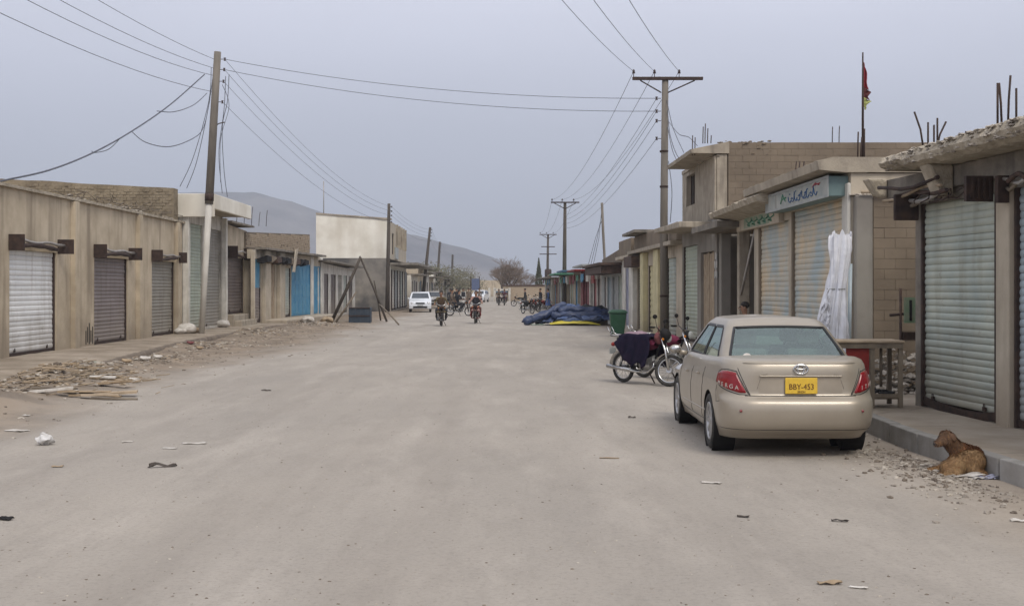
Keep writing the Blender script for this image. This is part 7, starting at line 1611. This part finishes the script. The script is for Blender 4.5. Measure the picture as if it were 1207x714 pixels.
bare_tree('wide bare tree rising behind the low tan end wall', X(597, 162), 162, 7.6, 1.25, 4, 7)
bare_tree('smaller bare tree right of the wide one at the street end', X(613, 170), 170, 5.2, 1.0, 8, 3)
LEAF = [mat('olive_leaves', (.10, .105, .055), (.065, .07, .04), 1, rough=.8, bump=0), mat('dry_green_leaves', (.17, .16, .095), (.12, .11, .07), 1, rough=.8, bump=0)]
def leafy(label, x, y, h, w_, seed, dark=0, cone=False, base=.25, z0=0, group='green trees in the far left'):
    r = random.Random(seed); o = thing('leafy_tree' if not cone else 'cypress_tree', label, 'tree', (x, y, z0), 0, group); mb = MB()
    mb.tube([(0, 0, 0), (.1, 0, h * .4), (0, 0, h * .8)], [.14, .1, .04], 6)
    for k in range(6 if not cone else 0): a = r.uniform(0, 6.3); mb.tube([(0, 0, h * .3), (w_ * .4 * math.cos(a), w_ * .4 * math.sin(a), h * r.uniform(.55, .8))], [.06, .02], 4)
    mb.build('trunk', M['pole_dk'], o); mb = MB(); cl = []
    for k in range(26): cl.append((Vector((r.gauss(0, w_ * .24), r.gauss(0, w_ * .24), h * (base + (1 - base) * (.15 + .8 * r.random())))), r.uniform(.14, .24) * w_))
    for i in range(1500):
        if cone: t = r.random() ** .8; a = r.uniform(0, 6.3); rad = w_ * .5 * (1 - t) * r.uniform(.5, 1.1); c = Vector((rad * math.cos(a), rad * math.sin(a), h * (.08 + .92 * t)))
        else: q, s = r.choice(cl); c = q + Vector((r.gauss(0, 1), r.gauss(0, 1), r.gauss(0, .8))) * s * .6
        d = Vector((r.uniform(-1, 1), r.uniform(-1, 1), r.uniform(-.6, 1))).normalized() * .10; e2 = d.orthogonal() * .8; mb.add([c - d, c + e2, c + d, c - e2], [(0, 1, 2, 3)], 0)
    mb.build('crown', LEAF[1 - dark], o, kind='stuff')
for i, (px, y, h, w_, lab) in enumerate(((486, 140, 4.3, 3.5, 'green tree just left of the leaning pole'), (505, 150, 4.6, 4, 'bushy tree right of the leaning pole'), (524, 175, 4.6, 4.5, 'yellowish tree behind the third left pole'), (541, 200, 4.8, 5, 'pale green tree between the last left poles'), (552, 215, 4.3, 5, 'distant green tree above the compound wall'))): leafy(lab, X(px, y) , y, h, w_, i + 1)
leafy('slim dark cypress just left of the transformer pole', X(635, 170), 170, 6.0, 1.7, 9, 1, True, group=None); 
# ------------------------------------------------------------------ AIR
mb = MB(); mb.box((-2900, -80, -3), (2900, 3300, 420)); hz = mb.build('haze', [], kind='stuff')
hm = bpy.data.materials.new('haze_air'); hm.use_nodes = True; ht_ = hm.node_tree; ht_.nodes.clear(); ho = ht_.nodes.new("ShaderNodeOutputMaterial"); hv = ht_.nodes.new("ShaderNodeVolumePrincipled")
hv.inputs["Color"].default_value = (.86, .92, 1, 1); hv.inputs["Density"].default_value = .0005; hv.inputs["Anisotropy"].default_value = .1; ht_.links.new(hv.outputs[0], ho.inputs["Volume"]); hz.data.materials.append(hm)
